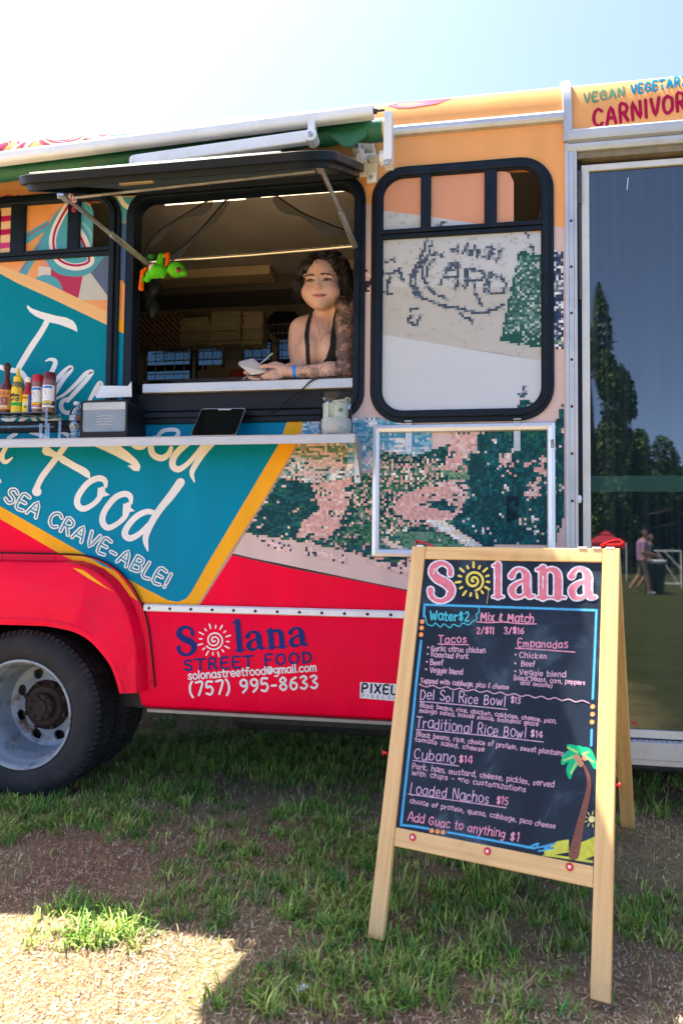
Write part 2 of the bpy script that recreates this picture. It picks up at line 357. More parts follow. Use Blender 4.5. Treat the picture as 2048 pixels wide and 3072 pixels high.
# ================================================================== ground
def sstep(a, b, x): t = np.clip((x - a) / (b - a), 0, 1); return t * t * (3 - 2 * t)
def gz(x, y):
    "gentle unevenness of the field, a little higher by the door step"
    x = np.asarray(x, float); y = np.asarray(y, float)
    z = .085 * sstep(-.2, .65, x) * sstep(-.95, -.25, y) * (1 - sstep(1.0, 6, np.abs(y))) * (1 - sstep(3, 8, x))
    z = z + .012 * np.sin(2.3 * x + .7) * np.sin(2.9 * y + 1.1) + .008 * np.sin(7.1 * x + 2 * y) * np.sin(5.3 * y - x)
    return z * np.exp(-((x / 12) ** 2 + (y / 12) ** 2))
def build_ground():
    xs = np.concatenate([[-600, -200, -60, -25, -12, -8, -6], np.linspace(-5, 4, 150), [5, 7, 10, 15, 25, 60, 200, 600]])
    ys = np.concatenate([[-600, -200, -60, -25, -12, -8, -5], np.linspace(-4, 2.5, 120), [3, 4, 6, 10, 20, 60, 200, 600]])
    Xg, Yg = np.meshgrid(xs, ys); Z = gz(Xg, Yg)
    n = len(xs); v = np.stack([Xg.ravel(), Yg.ravel(), Z.ravel()], 1)
    f = [(j * n + i, j * n + i + 1, (j + 1) * n + i + 1, (j + 1) * n + i) for j in range(len(ys) - 1) for i in range(n - 1)]
    me = bpy.data.meshes.new('ground'); me.from_pydata(v.tolist(), [], f); me.shade_smooth()
    m = bpy.data.materials.new('dry_field'); m.use_nodes = True; N = m.node_tree.nodes; Lk = m.node_tree.links; b = N['Principled BSDF']; b.inputs['Roughness'].default_value = .95; b.inputs['Specular IOR Level'].default_value = .1
    tc = N.new('ShaderNodeTexCoord')
    def noise(sc, det, rough=.6, dist=0):
        q = N.new('ShaderNodeTexNoise'); q.inputs['Scale'].default_value = sc; q.inputs['Detail'].default_value = det; q.inputs['Roughness'].default_value = rough; q.inputs['Distortion'].default_value = dist; Lk.new(tc.outputs['Object'], q.inputs['Vector']); return q
    def ramp(src, stops):
        r = N.new('ShaderNodeValToRGB'); e = r.color_ramp.elements
        while len(e) < len(stops): e.new(.5)
        for k, (p, c) in enumerate(stops): e[k].position = p; e[k].color = (*c, 1)
        Lk.new(src, r.inputs[0]); return r
    fine = noise(95, 8, .75, 1.5); litter = ramp(fine.outputs[0], [(.25, (.13, .072, .045)), (.5, (.36, .215, .13)), (.72, (.58, .38, .24))])
    big = noise(2.2, 5); far = noise(.9, 6, .7)
    lawn = ramp(noise(30, 8, .8).outputs[0], [(.3, (.22, .195, .09)), (.7, (.45, .37, .20))])
    turf = ramp(noise(30, 8, .8).outputs[0], [(.3, (.03, .04, .012)), (.7, (.085, .095, .03))]); sx = N.new('ShaderNodeSeparateXYZ'); Lk.new(tc.outputs['Object'], sx.inputs[0]); tm = N.new('ShaderNodeMapRange'); tm.inputs[1].default_value = .9; tm.inputs[2].default_value = 1.6; wob = N.new('ShaderNodeMath'); wob.operation = 'ADD'; Lk.new(sx.outputs[0], wob.inputs[0]); Lk.new(noise(1.3, 4).outputs[0], wob.inputs[1]); wb2 = N.new('ShaderNodeMath'); wb2.operation = 'SUBTRACT'; wb2.inputs[1].default_value = .5; Lk.new(wob.outputs[0], wb2.inputs[0]); Lk.new(wb2.outputs[0], tm.inputs[0])
    mx = N.new('ShaderNodeMix'); mx.data_type = 'RGBA'; rr = N.new('ShaderNodeMapRange'); rr.inputs[1].default_value = .40; rr.inputs[2].default_value = .56
    Lk.new(far.outputs[0], rr.inputs[0]); Lk.new(rr.outputs[0], mx.inputs[0]); Lk.new(litter.outputs[0], mx.inputs[6]); Lk.new(lawn.outputs[0], mx.inputs[7])
    m4 = N.new('ShaderNodeMix'); m4.data_type = 'RGBA'; Lk.new(tm.outputs[0], m4.inputs[0]); Lk.new(mx.outputs[2], m4.inputs[6]); Lk.new(turf.outputs[0], m4.inputs[7]); mx = m4
    m2 = N.new('ShaderNodeMix'); m2.data_type = 'RGBA'; m2.blend_type = 'MULTIPLY'; m2.inputs[0].default_value = 1
    r2 = ramp(big.outputs[0], [(.3, (.72, .72, .72)), (.7, (1.15, 1.1, 1.05))]); Lk.new(mx.outputs[2], m2.inputs[6]); Lk.new(r2.outputs[0], m2.inputs[7]); Lk.new(m2.outputs[2], b.inputs['Base Color'])
    bp = N.new('ShaderNodeBump'); bp.inputs['Strength'].default_value = .9; bp.inputs['Distance'].default_value = .02; Lk.new(fine.outputs[0], bp.inputs['Height']); Lk.new(bp.outputs[0], b.inputs['Normal'])
    me.materials.append(m); o = bpy.data.objects.new('ground', me); COL.objects.link(o); struct(o)
build_ground()

def vnoise(x, y, sc, seed):
    "value noise 0-1"
    r = np.random.default_rng(seed); T = r.random((64, 64)); x = x * sc + 1000; y = y * sc + 1000
    i = np.floor(x).astype(int); j = np.floor(y).astype(int); fx = x - i; fy = y - j; fx = fx * fx * (3 - 2 * fx); fy = fy * fy * (3 - 2 * fy)
    return (T[i % 64, j % 64] * (1 - fx) + T[(i + 1) % 64, j % 64] * fx) * (1 - fy) + (T[i % 64, (j + 1) % 64] * (1 - fx) + T[(i + 1) % 64, (j + 1) % 64] * fx) * fy
def in_view(x, y, z=0.0, pad=160):
    vx, vy, vz = x, y + CAMD, z - CAMH
    cx = vx * AX[0] + vy * AY[0] + vz * AZ[0]; cy = vx * AX[1] + vy * AY[1] + vz * AZ[1]; cz = vx * AX[2] + vy * AY[2] + vz * AZ[2]
    u = 1024 + FPX * cx / np.maximum(cz, .05); v = 1536 + FPX * cy / np.maximum(cz, .05)
    return (cz > .3) & (u > -pad) & (u < 2048 + pad) & (v < 3072 + pad * 2), u, v
CLUMP = [  # photo pixels of the green tufts: centre, spread x, spread y
    (300, 2790, 190, 60, 1.5), (90, 2440, 220, 70, 1.2), (380, 2480, 160, 50, .8), (760, 2560, 260, 70, .6), (900, 2680, 300, 90, .9), (1010, 2480, 200, 90, .9),
    (1450, 2700, 330, 100, 1.0), (1300, 2880, 300, 100, .9), (1000, 2900, 200, 90, .9), (900, 3010, 250, 70, .8), (1500, 3030, 300, 60, .6), (1950, 2780, 120, 60, .9), (1960, 2480, 120, 50, .6),
    (700, 2280, 330, 60, 1.2), (1050, 2250, 220, 60, 1.1), (500, 2400, 120, 40, .8), (1130, 2740, 130, 70, .8), (1600, 2560, 200, 50, .7), (60, 2330, 180, 40, 1.0), (1700, 2860, 160, 60, .5), (600, 2720, 160, 50, .6)]
def density(u, v, x, y):
    d = np.zeros_like(x)
    for a, b, sa, sb, k in CLUMP: d += k * np.exp(-(((u - a) / sa) ** 2 + ((v - b) / sb) ** 2))
    d = np.where(v < 2420, d + .22, d) * (.35 + 1.3 * vnoise(x, y, 5.5, 3)) * (.3 + 1.4 * vnoise(x, y, 14, 4))
    return d
def blades(name, n, length, width, cols, seed, dens=None, flat=0., label='', cat='grass', box=(-3.4, 2.6, -1.75, 2.2), lift=0., curl=.6, straightup=1.0, colvar=.25):
    r = np.random.default_rng(seed)
    x = r.uniform(box[0], box[1], n * 6); y = r.uniform(box[2], box[3], n * 6)
    ok, u, v = in_view(x, y); x, y, u, v = x[ok], y[ok], u[ok], v[ok]
    if dens is not None:
        d = dens(u, v, x, y); ok = r.random(len(x)) < d; x, y = x[ok], y[ok]
    x, y = x[:n], y[:n]; n = len(x); z = gz(x, y) + lift
    L = length * r.uniform(.45, 1.3, n) * (.6 + .8 * vnoise(x, y, 9, seed + 1)); Wd = width * r.uniform(.6, 1.3, n)
    az = r.uniform(0, 2 * np.pi, n); tilt = (r.uniform(.05, 1.0, n) ** 1.0 * curl) if not flat else r.uniform(1.35, 1.62, n)
    dx, dy = np.cos(az), np.sin(az); sx, sy = -dy, dx
    pts = []; K = 4
    px_, py_, pz_ = x.copy(), y.copy(), z.copy(); ang = tilt * .3 if not flat else tilt
    for k in range(K):
        w = Wd * (1 - (k / (K - 1)) ** 1.6) * .5 + 1e-5
        tw = r.uniform(-.3, .3, n) if flat else 0
        pts.append((np.stack([px_ - sx * w, py_ - sy * w, pz_ - w * tw], 1), np.stack([px_ + sx * w, py_ + sy * w, pz_ + w * tw], 1)))
        px_ = px_ + dx * np.sin(ang) * L / (K - 1); py_ = py_ + dy * np.sin(ang) * L / (K - 1); pz_ = pz_ + np.cos(ang) * L / (K - 1) + (0 if not flat else r.uniform(-.002, .004, n)); ang = ang + (tilt * .55 if not flat else r.uniform(-.15, .15, n))
    V = np.stack([q for pr_ in pts for q in pr_], 1).reshape(-1, 3)      # n x 2K x 3
    base = np.arange(n)[:, None] * 2 * K
    F = np.concatenate([base + np.array([[2 * k, 2 * k + 1, 2 * k + 3, 2 * k + 2]]) for k in range(K - 1)], 1).reshape(-1, 4)
    me = bpy.data.meshes.new(name); me.vertices.add(len(V)); me.vertices.foreach_set('co', V.ravel().astype(np.float32))
    me.loops.add(F.size); me.loops.foreach_set('vertex_index', F.ravel().astype(np.int32)); me.polygons.add(len(F)); me.polygons.foreach_set('loop_start', np.arange(0, F.size, 4, dtype=np.int32))
    me.update(calc_edges=True)
    cols = np.array(cols); ci = r.integers(0, len(cols), n); c = cols[ci] * r.uniform(1 - colvar, 1 + colvar, (n, 1))
    at = me.attributes.new('Col', 'FLOAT_COLOR', 'FACE'); at.data.foreach_set('color', np.concatenate([np.repeat(c, K - 1, 0), np.ones((len(F), 1))], 1).ravel().astype(np.float32))
    me.materials.append(mat('blade', attr='Col', rough=.6, var=.15, vscale=40, spec=.25, rvar=0)); me.shade_smooth()
    o = bpy.data.objects.new(name, me); COL.objects.link(o); o['kind'] = 'stuff'; tag(o, label, cat); return o
def tufts(name, n, seed, dens, cols, label, length=.066, width=.0058, per=(9, 26), box=(-3.4, 2.6, -1.75, 2.2), spread=.016, drop=None):
    "grass growing in tufts: blades fan out and arch from each root"
    r = np.random.default_rng(seed); x = r.uniform(box[0], box[1], n * 14); y = r.uniform(box[2], box[3], n * 14); ok, u, v = in_view(x, y); x, y, u, v = x[ok], y[ok], u[ok], v[ok]
    ok = r.random(len(x)) < dens(u, v, x, y); x, y = x[ok][:n], y[ok][:n]; m = len(x); k = r.integers(per[0], per[1], m); hh = r.uniform(.55, 1.25, m) * (.6 + .7 * vnoise(x, y, 7, seed + 2)); tone = np.array(cols)[r.integers(0, len(cols), m)] * r.uniform(.75, 1.25, (m, 1))
    i = np.repeat(np.arange(m), k); n2 = len(i); x = x[i] + r.normal(0, spread, n2); y = y[i] + r.normal(0, spread, n2); L = length * hh[i] * r.uniform(.45, 1.25, n2); Wd = width * r.uniform(.5, 1.25, n2); az = r.uniform(0, 2 * np.pi, n2); t0 = r.uniform(.05, .75, n2); bend = r.uniform(.15, 1.5, n2)
    z = gz(x, y) - .003; dx, dy = np.cos(az), np.sin(az); tw = r.uniform(-.6, .6, n2); sx, sy = -np.sin(az + tw), np.cos(az + tw); K = 5; pts = []; ang = t0.copy(); p = [x, y, z]
    for q in range(K):
        w = Wd * np.clip(1.05 - (q / (K - 1)) ** 1.8, 0, 1) * .5 * (.7 if q == 0 else 1) + 2e-5; pts += [np.stack([p[0] - sx * w, p[1] - sy * w, p[2]], 1), np.stack([p[0] + sx * w, p[1] + sy * w, p[2]], 1)]
        st = L / (K - 1); p = [p[0] + dx * np.sin(ang) * st, p[1] + dy * np.sin(ang) * st, np.maximum(p[2] + np.cos(ang) * st, gz(p[0], p[1]) + .004)]; ang = ang + bend / (K - 1) * (1 + .6 * q)
    V = np.stack(pts, 1).reshape(-1, 3); base = np.arange(n2)[:, None] * 2 * K; F = np.concatenate([base + np.array([[2 * q, 2 * q + 1, 2 * q + 3, 2 * q + 2]]) for q in range(K - 1)], 1).reshape(-1, 4)
    c = tone[i] * r.uniform(.7, 1.35, (n2, 1)); dry = r.random(n2) < .09; c[dry] = np.array((.34, .27, .11)) * r.uniform(.7, 1.2, (dry.sum(), 1))
    me = bpy.data.meshes.new(name); me.vertices.add(len(V)); me.vertices.foreach_set('co', V.ravel().astype(np.float32)); me.loops.add(F.size); me.loops.foreach_set('vertex_index', F.ravel().astype(np.int32)); me.polygons.add(len(F)); me.polygons.foreach_set('loop_start', np.arange(0, F.size, 4, dtype=np.int32)); me.update(calc_edges=True)
    at = me.attributes.new('Col', 'FLOAT_COLOR', 'FACE'); at.data.foreach_set('color', np.concatenate([np.repeat(c, K - 1, 0), np.ones((len(F), 1))], 1).ravel().astype(np.float32))
    gm = mat('blade', attr='Col', rough=.5, var=.15, vscale=40, spec=.3, rvar=0); me.materials.append(gm); me.shade_smooth(); o = bpy.data.objects.new(name, me); COL.objects.link(o); o['kind'] = 'stuff'; tag(o, label, 'grass'); return o
GREENS = [(.12, .26, .03), (.17, .32, .04), (.26, .38, .06), (.085, .21, .04), (.34, .39, .09)]
tufts('grass', 3100, 11, lambda u, v, x, y: np.clip((density(u, v, x, y) - .10) * .8, 0, 1), GREENS, 'green grass tufts growing through the dry field')
blades('fine_grass', 4500, .04, .0036, GREENS, 15, lambda u, v, x, y: .08 + .5 * density(u, v, x, y), label='short single grass blades scattered between the tufts', curl=1.2)
blades('dry_straw', 110000, .018, .0025, [(.50, .31, .18), (.33, .19, .115), (.62, .43, .27), (.16, .09, .058), (.76, .60, .43), (.44, .28, .18), (.22, .125, .08)], 12, lambda u, v, x, y: (.45 + .8 * vnoise(x, y, 4, 8)) * np.where(v < 2330, .3, 1.0), flat=1., label='brown dry clippings lying over the field', cat='dry grass', lift=.003, colvar=.4)
blades('dead_grass', 7000, .05, .003, [(.44, .32, .15), (.56, .43, .23), (.33, .27, .12)], 13, lambda u, v, x, y: .2 + .6 * vnoise(x, y, 5, 9), label='thin yellowed grass stems among the green tufts', cat='dry grass', curl=1.5)

# ================================================================== the food truck
C_OR = (.77, .35, .125); C_PINK = (.62, .46, .42); C_RED = (.84, .001, .036); C_TEAL = (.0, .215, .35); C_YEL = (.84, .38, .018); C_WH = (.74, .74, .73); C_NAVY = (.012, .03, .16); C_CREAM = (.80, .52, .27)
C_BLUE = (.08, .33, .42); C_MAG = (.42, .01, .09); C_LBL = (.10, .30, .40)
truck = thing('food_truck', 'orange, teal and red wrapped food truck with its serving window open', 'food truck', (-1.0, 1.2, 0))
X0, X1 = -3.3, .44
def rrect(x0, x1, z0, z1, r, n=7):
    out = []
    for cx, cz, a0 in ((x1 - r, z1 - r, 0), (x0 + r, z1 - r, 90), (x0 + r, z0 + r, 180), (x1 - r, z0 + r, 270)):
        for k in range(n + 1): a = math.radians(a0 + 90 * k / n); out.append((cx + r * math.cos(a), cz + r * math.sin(a)))
    return out
OP = (-1.652, -.457, 1.825, 2.995, .13)        # serving window, outer edge of its rubber frame
W2 = (-.43, .389, 1.809, 3.007, .15); W1 = (-2.503, -1.684, 1.795, 3.015, .15)
HOLE = rrect(OP[0] + .040, OP[1] - .040, OP[2] + .040, OP[3] - .040, .09, 5)
WX, WZ, WR = -2.128, .405, .405                # rear wheel
ARCH = [(WX + .50 * math.cos(math.radians(a)), WZ - .02 + .50 * math.sin(math.radians(a))) for a in range(-20, 201, 10)]
ARCH = [(WX + .47, .3)] + [p for p in ARCH if p[1] > .4] + [(WX - .47, .3)]
def bool_cut(o, cutters):
    for c in cutters:
        md = o.modifiers.new('cut', 'BOOLEAN'); md.operation = 'DIFFERENCE'; md.object = c; md.solver = 'EXACT'
    dg = bpy.context.evaluated_depsgraph_get(); me = bpy.data.meshes.new_from_object(o.evaluated_get(dg)); o.modifiers.clear(); old = o.data; o.data = me; me.name = old.name
    for c in cutters: bpy.data.objects.remove(c, do_unlink=True)
def cutter(loop, y0=-.5, y1=.5): return obj('cut', MB().prism([(x, y0, z) for x, z in loop], (0, y1 - y0, 0)), None)
VENT2 = [(.18, 2.69), (.352, 2.69), (.352, 2.90), (.30, 2.966), (.18, 2.966)]
VENT1 = [(-1.875, 2.70), (-1.722, 2.70), (-1.722, 2.91), (-1.77, 2.974), (-1.875, 2.974)]
VENT0 = [(-2.466, 2.70), (-2.30, 2.70), (-2.30, 2.974), (-2.42, 2.974), (-2.466, 2.91)]
wall = obj('side_wall', MB().b2(X0, X1, 0, .045, .94, 3.17), mat('orange_vinyl', C_OR, .32, var=.06, vscale=2.5, stretch=(2.2, 2.2, .4), spec=.07, dirt=.06, dirtcol=(.3, .16, .08), bump=.03, bscale=5), truck)
bool_cut(wall, [cutter(HOLE), cutter(ARCH), cutter(VENT2), cutter(VENT1), cutter(VENT0)])
XL = WX + .605
lower = obj('lower_panel', MB().prism([(XL - .03, .0, .955), (XL - .03, -.012, .93), (XL, -.014, .52), (XL + .01, -.004, .475), (XL + .015, .03, .456), (XL + .015, .06, .46), (XL - .03, .06, .955)], (X1 - XL, 0, 0)), mat('red_vinyl', C_RED, .3, var=.08, vscale=3, stretch=(2.2, 2.2, .4), spec=.07, dirt=.08, dirtcol=(.12, .02, .02)), truck, smooth=30)
obj('skirt_edge', MB().b2(-1.49, X1, .0, .05, .442, .456), mat('grimy_aluminium', (.3, .27, .22), .6, .3, var=.2, vscale=8), truck)
obj('chassis', MB().b2(X0, 1.6, .25, 2.2, .40, .70).b2(X0, X1, 2.25, 2.30, .45, 1.75), M_dark, truck)
obj('added_shade_tank', MB().b2(-1.35, .25, .85, 1.45, .15, .46), M_dark, truck, bevel=.05)  # unseen block added to keep the ground under the truck dark
obj('added_shade_box', MB().b2(.3, 1.55, .55, 1.6, .14, .42), M_dark, truck, bevel=.02)  # another unseen block, added to shut out light below the door end
obj('added_shade_axle', MB().tube([(WX, .3, WZ), (WX, 2.0, WZ)], .06, 12).ell((WX, 1.15, WZ), (.16, .18, .17)), M_dark, truck, smooth=50)  # unseen axle shape added to help darken the underside
obj('added_shade_skirt', MB().b2(X0, 1.6, 2.2, 2.24, .24, .70), M_dark, truck)  # unseen strip added to stop light coming under from the far side
# --- print on the side wall
def cut_print(mb, loops):
    "remove from a flat print the part inside convex wall loops"
    bm = bmesh.new(); vs = [bm.verts.new(v) for v in mb.v]; lay = bm.faces.layers.int.new('ci')
    for i, f in enumerate(mb.f):
        try: bf = bm.faces.new([vs[k] for k in f]); bf[lay] = i
        except ValueError: pass
    bmesh.ops.triangulate(bm, faces=bm.faces[:])
    for lp in loops:
        n = len(lp); sgn = sum(lp[i][0] * lp[(i + 1) % n][1] - lp[(i + 1) % n][0] * lp[i][1] for i in range(n))
        if sgn < 0: lp = lp[::-1]
        xs = [p[0] for p in lp]; zs = [p[1] for p in lp]
        for i in range(n):
            a = lp[i]; b = lp[(i + 1) % n]; nr = Vector((b[1] - a[1], 0, -(b[0] - a[0])))
            if nr.length < 1e-7: continue
            g = [f for f in bm.faces if min(v.co.x for v in f.verts) < max(xs) and max(v.co.x for v in f.verts) > min(xs) and min(v.co.z for v in f.verts) < max(zs) and max(v.co.z for v in f.verts) > min(zs)]
            ge = {e for f in g for e in f.edges}; gv = {v for f in g for v in f.verts}
            bmesh.ops.bisect_plane(bm, geom=list(gv) + list(ge) + g, dist=1e-6, plane_co=(a[0], 0, a[1]), plane_no=nr)
        kill = []
        for f in bm.faces:
            c = f.calc_center_median()
            if all((lp[(i + 1) % n][0] - lp[i][0]) * (c.z - lp[i][1]) - (lp[(i + 1) % n][1] - lp[i][1]) * (c.x - lp[i][0]) > -1e-9 for i in range(n)): kill.append(f)
        bmesh.ops.delete(bm, geom=kill, context='FACES')
    bm.verts.ensure_lookup_table(); bm.verts.index_update()
    out = MB(); out.v = [tuple(v.co) for v in bm.verts]
    for f in bm.faces: out.f.append(tuple(v.index for v in f.verts)); out.c.append(mb.c[f[lay]])
    bm.free(); return out
def clip_print(mb, lp):
    "keep only the part of a flat print inside a convex wall loop"
    bm = bmesh.new(); vs = [bm.verts.new(v) for v in mb.v]; lay = bm.faces.layers.int.new('ci')
    for i, f in enumerate(mb.f):
        try: bf = bm.faces.new([vs[k] for k in f]); bf[lay] = i
        except ValueError: pass
    bmesh.ops.triangulate(bm, faces=bm.faces[:]); n = len(lp)
    sgn = sum(lp[i][0] * lp[(i + 1) % n][1] - lp[(i + 1) % n][0] * lp[i][1] for i in range(n))
    if sgn < 0: lp = lp[::-1]
    for i in range(n):
        a = lp[i]; b = lp[(i + 1) % n]; nr = Vector((b[1] - a[1], 0, -(b[0] - a[0])))
        if nr.length < 1e-7: continue
        bmesh.ops.bisect_plane(bm, geom=bm.verts[:] + bm.edges[:] + bm.faces[:], dist=1e-6, plane_co=(a[0], 0, a[1]), plane_no=nr, clear_outer=True)
    bm.verts.index_update(); out = MB(); out.v = [tuple(v.co) for v in bm.verts]
    for f in bm.faces: out.f.append(tuple(v.index for v in f.verts)); out.c.append(mb.c[f[lay]])
    bm.free(); return out
def wallpx(px, py, h): return P(px, py, -h)
def Z4(l): return [(x / 2.24, 850 + y / 2.24) for x, y in l]      # pixels read off enlarged crops
def Z7(l): return [(x / 2.24, 1500 + y / 2.24) for x, y in l]
def Z1(l): return [(x / 2.24, 200 + y / 2.24) for x, y in l]
# grounds: postcard, red wedge, yellow-edged teal panel
def grounds(pr, up=True):
    pr.poly([(640, 560), (1100, 613), (1400, 650), (1800, 694), (1800, 1830), (700, 1830), (600, 1640)], C_PINK)
    pr.poly([(-300, 1330), (560, 1630), (690, 1660), (860, 1700), (1121, 1750), (1260, 1778), (1800, 1890), (1800, 1822), (1300, 1870), (-300, 1850)], C_RED)
    pr.poly([(686, 1663), (858, 1703), (1121, 1753), (1260, 1781), (1260, 1777), (1121, 1749), (858, 1698), (686, 1657)], (.10, .05, .05))
    yel = [(-330, 641), (0, 796), (143, 850), (328, 939), (355, 955), (620, 1080), (905, 1226), (912, 1262), (890, 1331), (800, 1484), (663, 1700), (600, 1806), (575, 1832), (545, 1846), (510, 1844), (470, 1826), (393, 1790), (187, 1665), (0, 1556), (-330, 1360)]
    pr.poly([(600, 1815), (672, 1702), (806, 1489), (896, 1335), (890, 1331), (663, 1700), (592, 1814)], (.42, .28, .20))
    pr.poly(yel, C_YEL)
    pr.poly([(-330, 668), (0, 820), (54, 850), (165, 900), (326, 977), (355, 993), (600, 1112), (850, 1240), (862, 1262), (837, 1331), (740, 1494), (617, 1700), (575, 1775), (560, 1795), (535, 1806), (505, 1801), (440, 1768), (0, 1518), (-330, 1322)], C_TEAL)
def script_letters(pr):
    W = C_WH
    # upper word
    pr.poly(Z4([(185, 145), (215, 168), (280, 192), (380, 218), (450, 231), (492, 252), (514, 282), (522, 326), (480, 306), (400, 276), (340, 263), (300, 247), (240, 220), (203, 192), (183, 162)]), W)
    pr.line(Z4([(318, 255), (280, 325), (220, 415), (165, 505), (125, 580), (150, 605), (175, 640), (182, 690)]), [17, 17, 18, 18, 17, 16, 15, 10], W)
    pr.line(Z4([(-60, 540), (0, 562), (60, 580), (130, 590)]), [12, 14, 15, 14], W)
    pr.line(Z4([(310, 522), (340, 510), (372, 522), (366, 560), (320, 650), (270, 740)]), [4, 9, 13, 14, 14, 13], W)
    pr.line(Z4([(300, 760), (355, 680), (420, 605), (470, 566), (478, 580), (430, 640), (380, 720), (330, 800)]), [8, 12, 14, 13, 14, 14, 14, 12], W)
    pr.line(Z4([(380, 775), (440, 742), (520, 668), (580, 606), (620, 594), (590, 640), (500, 740), (455, 790)]), [6, 9, 12, 13, 12, 13, 13, 12], W)
    pr.line(Z4([(470, 770), (425, 790), (412, 825), (430, 862), (475, 868), (540, 830)]), [8, 12, 13, 13, 12, 10], W)
    pr.line(Z4([(600, 790), (640, 720), (672, 668), (684, 690), (650, 750)]), [10, 14, 12, 10, 10], W)
    for q in ([(20, 905), (70, 925), (110, 890)], [(140, 925), (200, 890), (240, 925)], [(270, 890), (310, 925), (380, 920)], [(60, 1040), (110, 1010)], [(210, 1000), (260, 1015), (320, 1040)], [(420, 995), (470, 1030)], [(1060, 1030), (1100, 990), (1180, 985), (1200, 1010), (1185, 1030)]):
        pr.line(Z4(q), 12, W)
    # lower word and the feet of the line above it
    pr.line(Z4([(50, 1090), (18, 1150), (20, 1188), (45, 1200), (85, 1172)]), [12, 15, 15, 12, 5], W)
    pr.poly(Z4([(292, 1100), (283, 1128), (298, 1152), (350, 1166), (385, 1174), (410, 1205), (470, 1238), (530, 1272), (575, 1300), (610, 1314), (604, 1268), (580, 1243), (500, 1203), (430, 1160), (385, 1140), (330, 1100)]), W)
    pr.line(Z4([(445, 1085), (405, 1140), (345, 1220), (285, 1300), (250, 1370), (243, 1398)]), [18, 18, 18, 18, 18, 24], W)
    pr.disc(*Z4([(250, 1400)])[0], 14, W)
    pr.poly(Z4([(600, 1078), (800, 1085), (870, 1140), (925, 1190), (946, 1230), (936, 1262), (900, 1260), (858, 1226), (888, 1218), (780, 1160), (690, 1118)]), W)
    pr.line(Z4([(885, 1080), (915, 1102), (955, 1104), (990, 1080)]), 12, W)
    pr.line(Z4([(1040, 1040), (1015, 1090), (1030, 1150), (1085, 1175), (1130, 1150), (1152, 1105)]), [16, 18, 19, 19, 16, 12], W)
    pr.line(Z4([(1400, 1000), (1280, 1060), (1180, 1150), (1160, 1220), (1195, 1250), (1250, 1222), (1310, 1160), (1400, 1050)]), [16, 18, 20, 20, 19, 15, 14, 16], W)
    pr.line(Z4([(1430, 1070), (1360, 1150), (1308, 1230), (1290, 1280), (1308, 1335)]), [18, 18, 17, 14, 4], W)
    def bowl(c, rx, ry, tilt, w):
        out = []
        for a in range(-40, 275, 21):
            t = math.radians(a); x = rx * math.cos(t); y = ry * math.sin(t); ct, st_ = math.cos(tilt), math.sin(tilt)
            out.append((c[0] + x * ct - y * st_, c[1] + x * st_ + y * ct))
        return out
    # the two o's and the d
    pr.line(Z4([(712, 1365), (705, 1325), (660, 1310), (590, 1345), (530, 1425), (522, 1485), (560, 1515), (620, 1490), (670, 1440), (690, 1385)]), [10, 17, 18, 18, 18, 19, 18, 15, 16, 18], W)
    pr.poly(Z4([(660, 1372), (690, 1380), (710, 1402), (740, 1422), (690, 1436), (655, 1470), (655, 1420)]), W)
    pr.line(Z4([(882, 1475), (875, 1430), (835, 1415), (770, 1445), (705, 1530), (690, 1600), (725, 1642), (790, 1615), (845, 1560), (862, 1490)]), [10, 17, 18, 18, 18, 19, 18, 15, 16, 18], W)
    pr.poly(Z4([(830, 1478), (860, 1486), (880, 1508), (908, 1530), (860, 1540), (825, 1572), (826, 1520)]), W)
    pr.line(Z7([(1050, 90), (990, 78), (920, 110), (860, 175), (840, 230), (875, 258), (940, 225), (1000, 165)]), [14, 17, 18, 18, 20, 19, 16, 14], W)
    pr.line(Z7([(1215, -120), (1150, -30), (1070, 70), (1010, 170), (980, 250), (985, 305), (995, 342)]), [26, 24, 21, 20, 18, 12, 4], W)
def inline_text(pr):
    t = 'THE SEA CRAVE-ABLE!'; a = np.array((-118., 1430.)); b = np.array((505., 1768.))
    st = random.getstate(); write(pr, t, a, b, 44, 13, C_WH, sp=1.1, smooth=3); pr.layer(); write(pr, t, a, b, 44, 4.2, C_TEAL, sp=1.1, smooth=3); random.setstate(st)
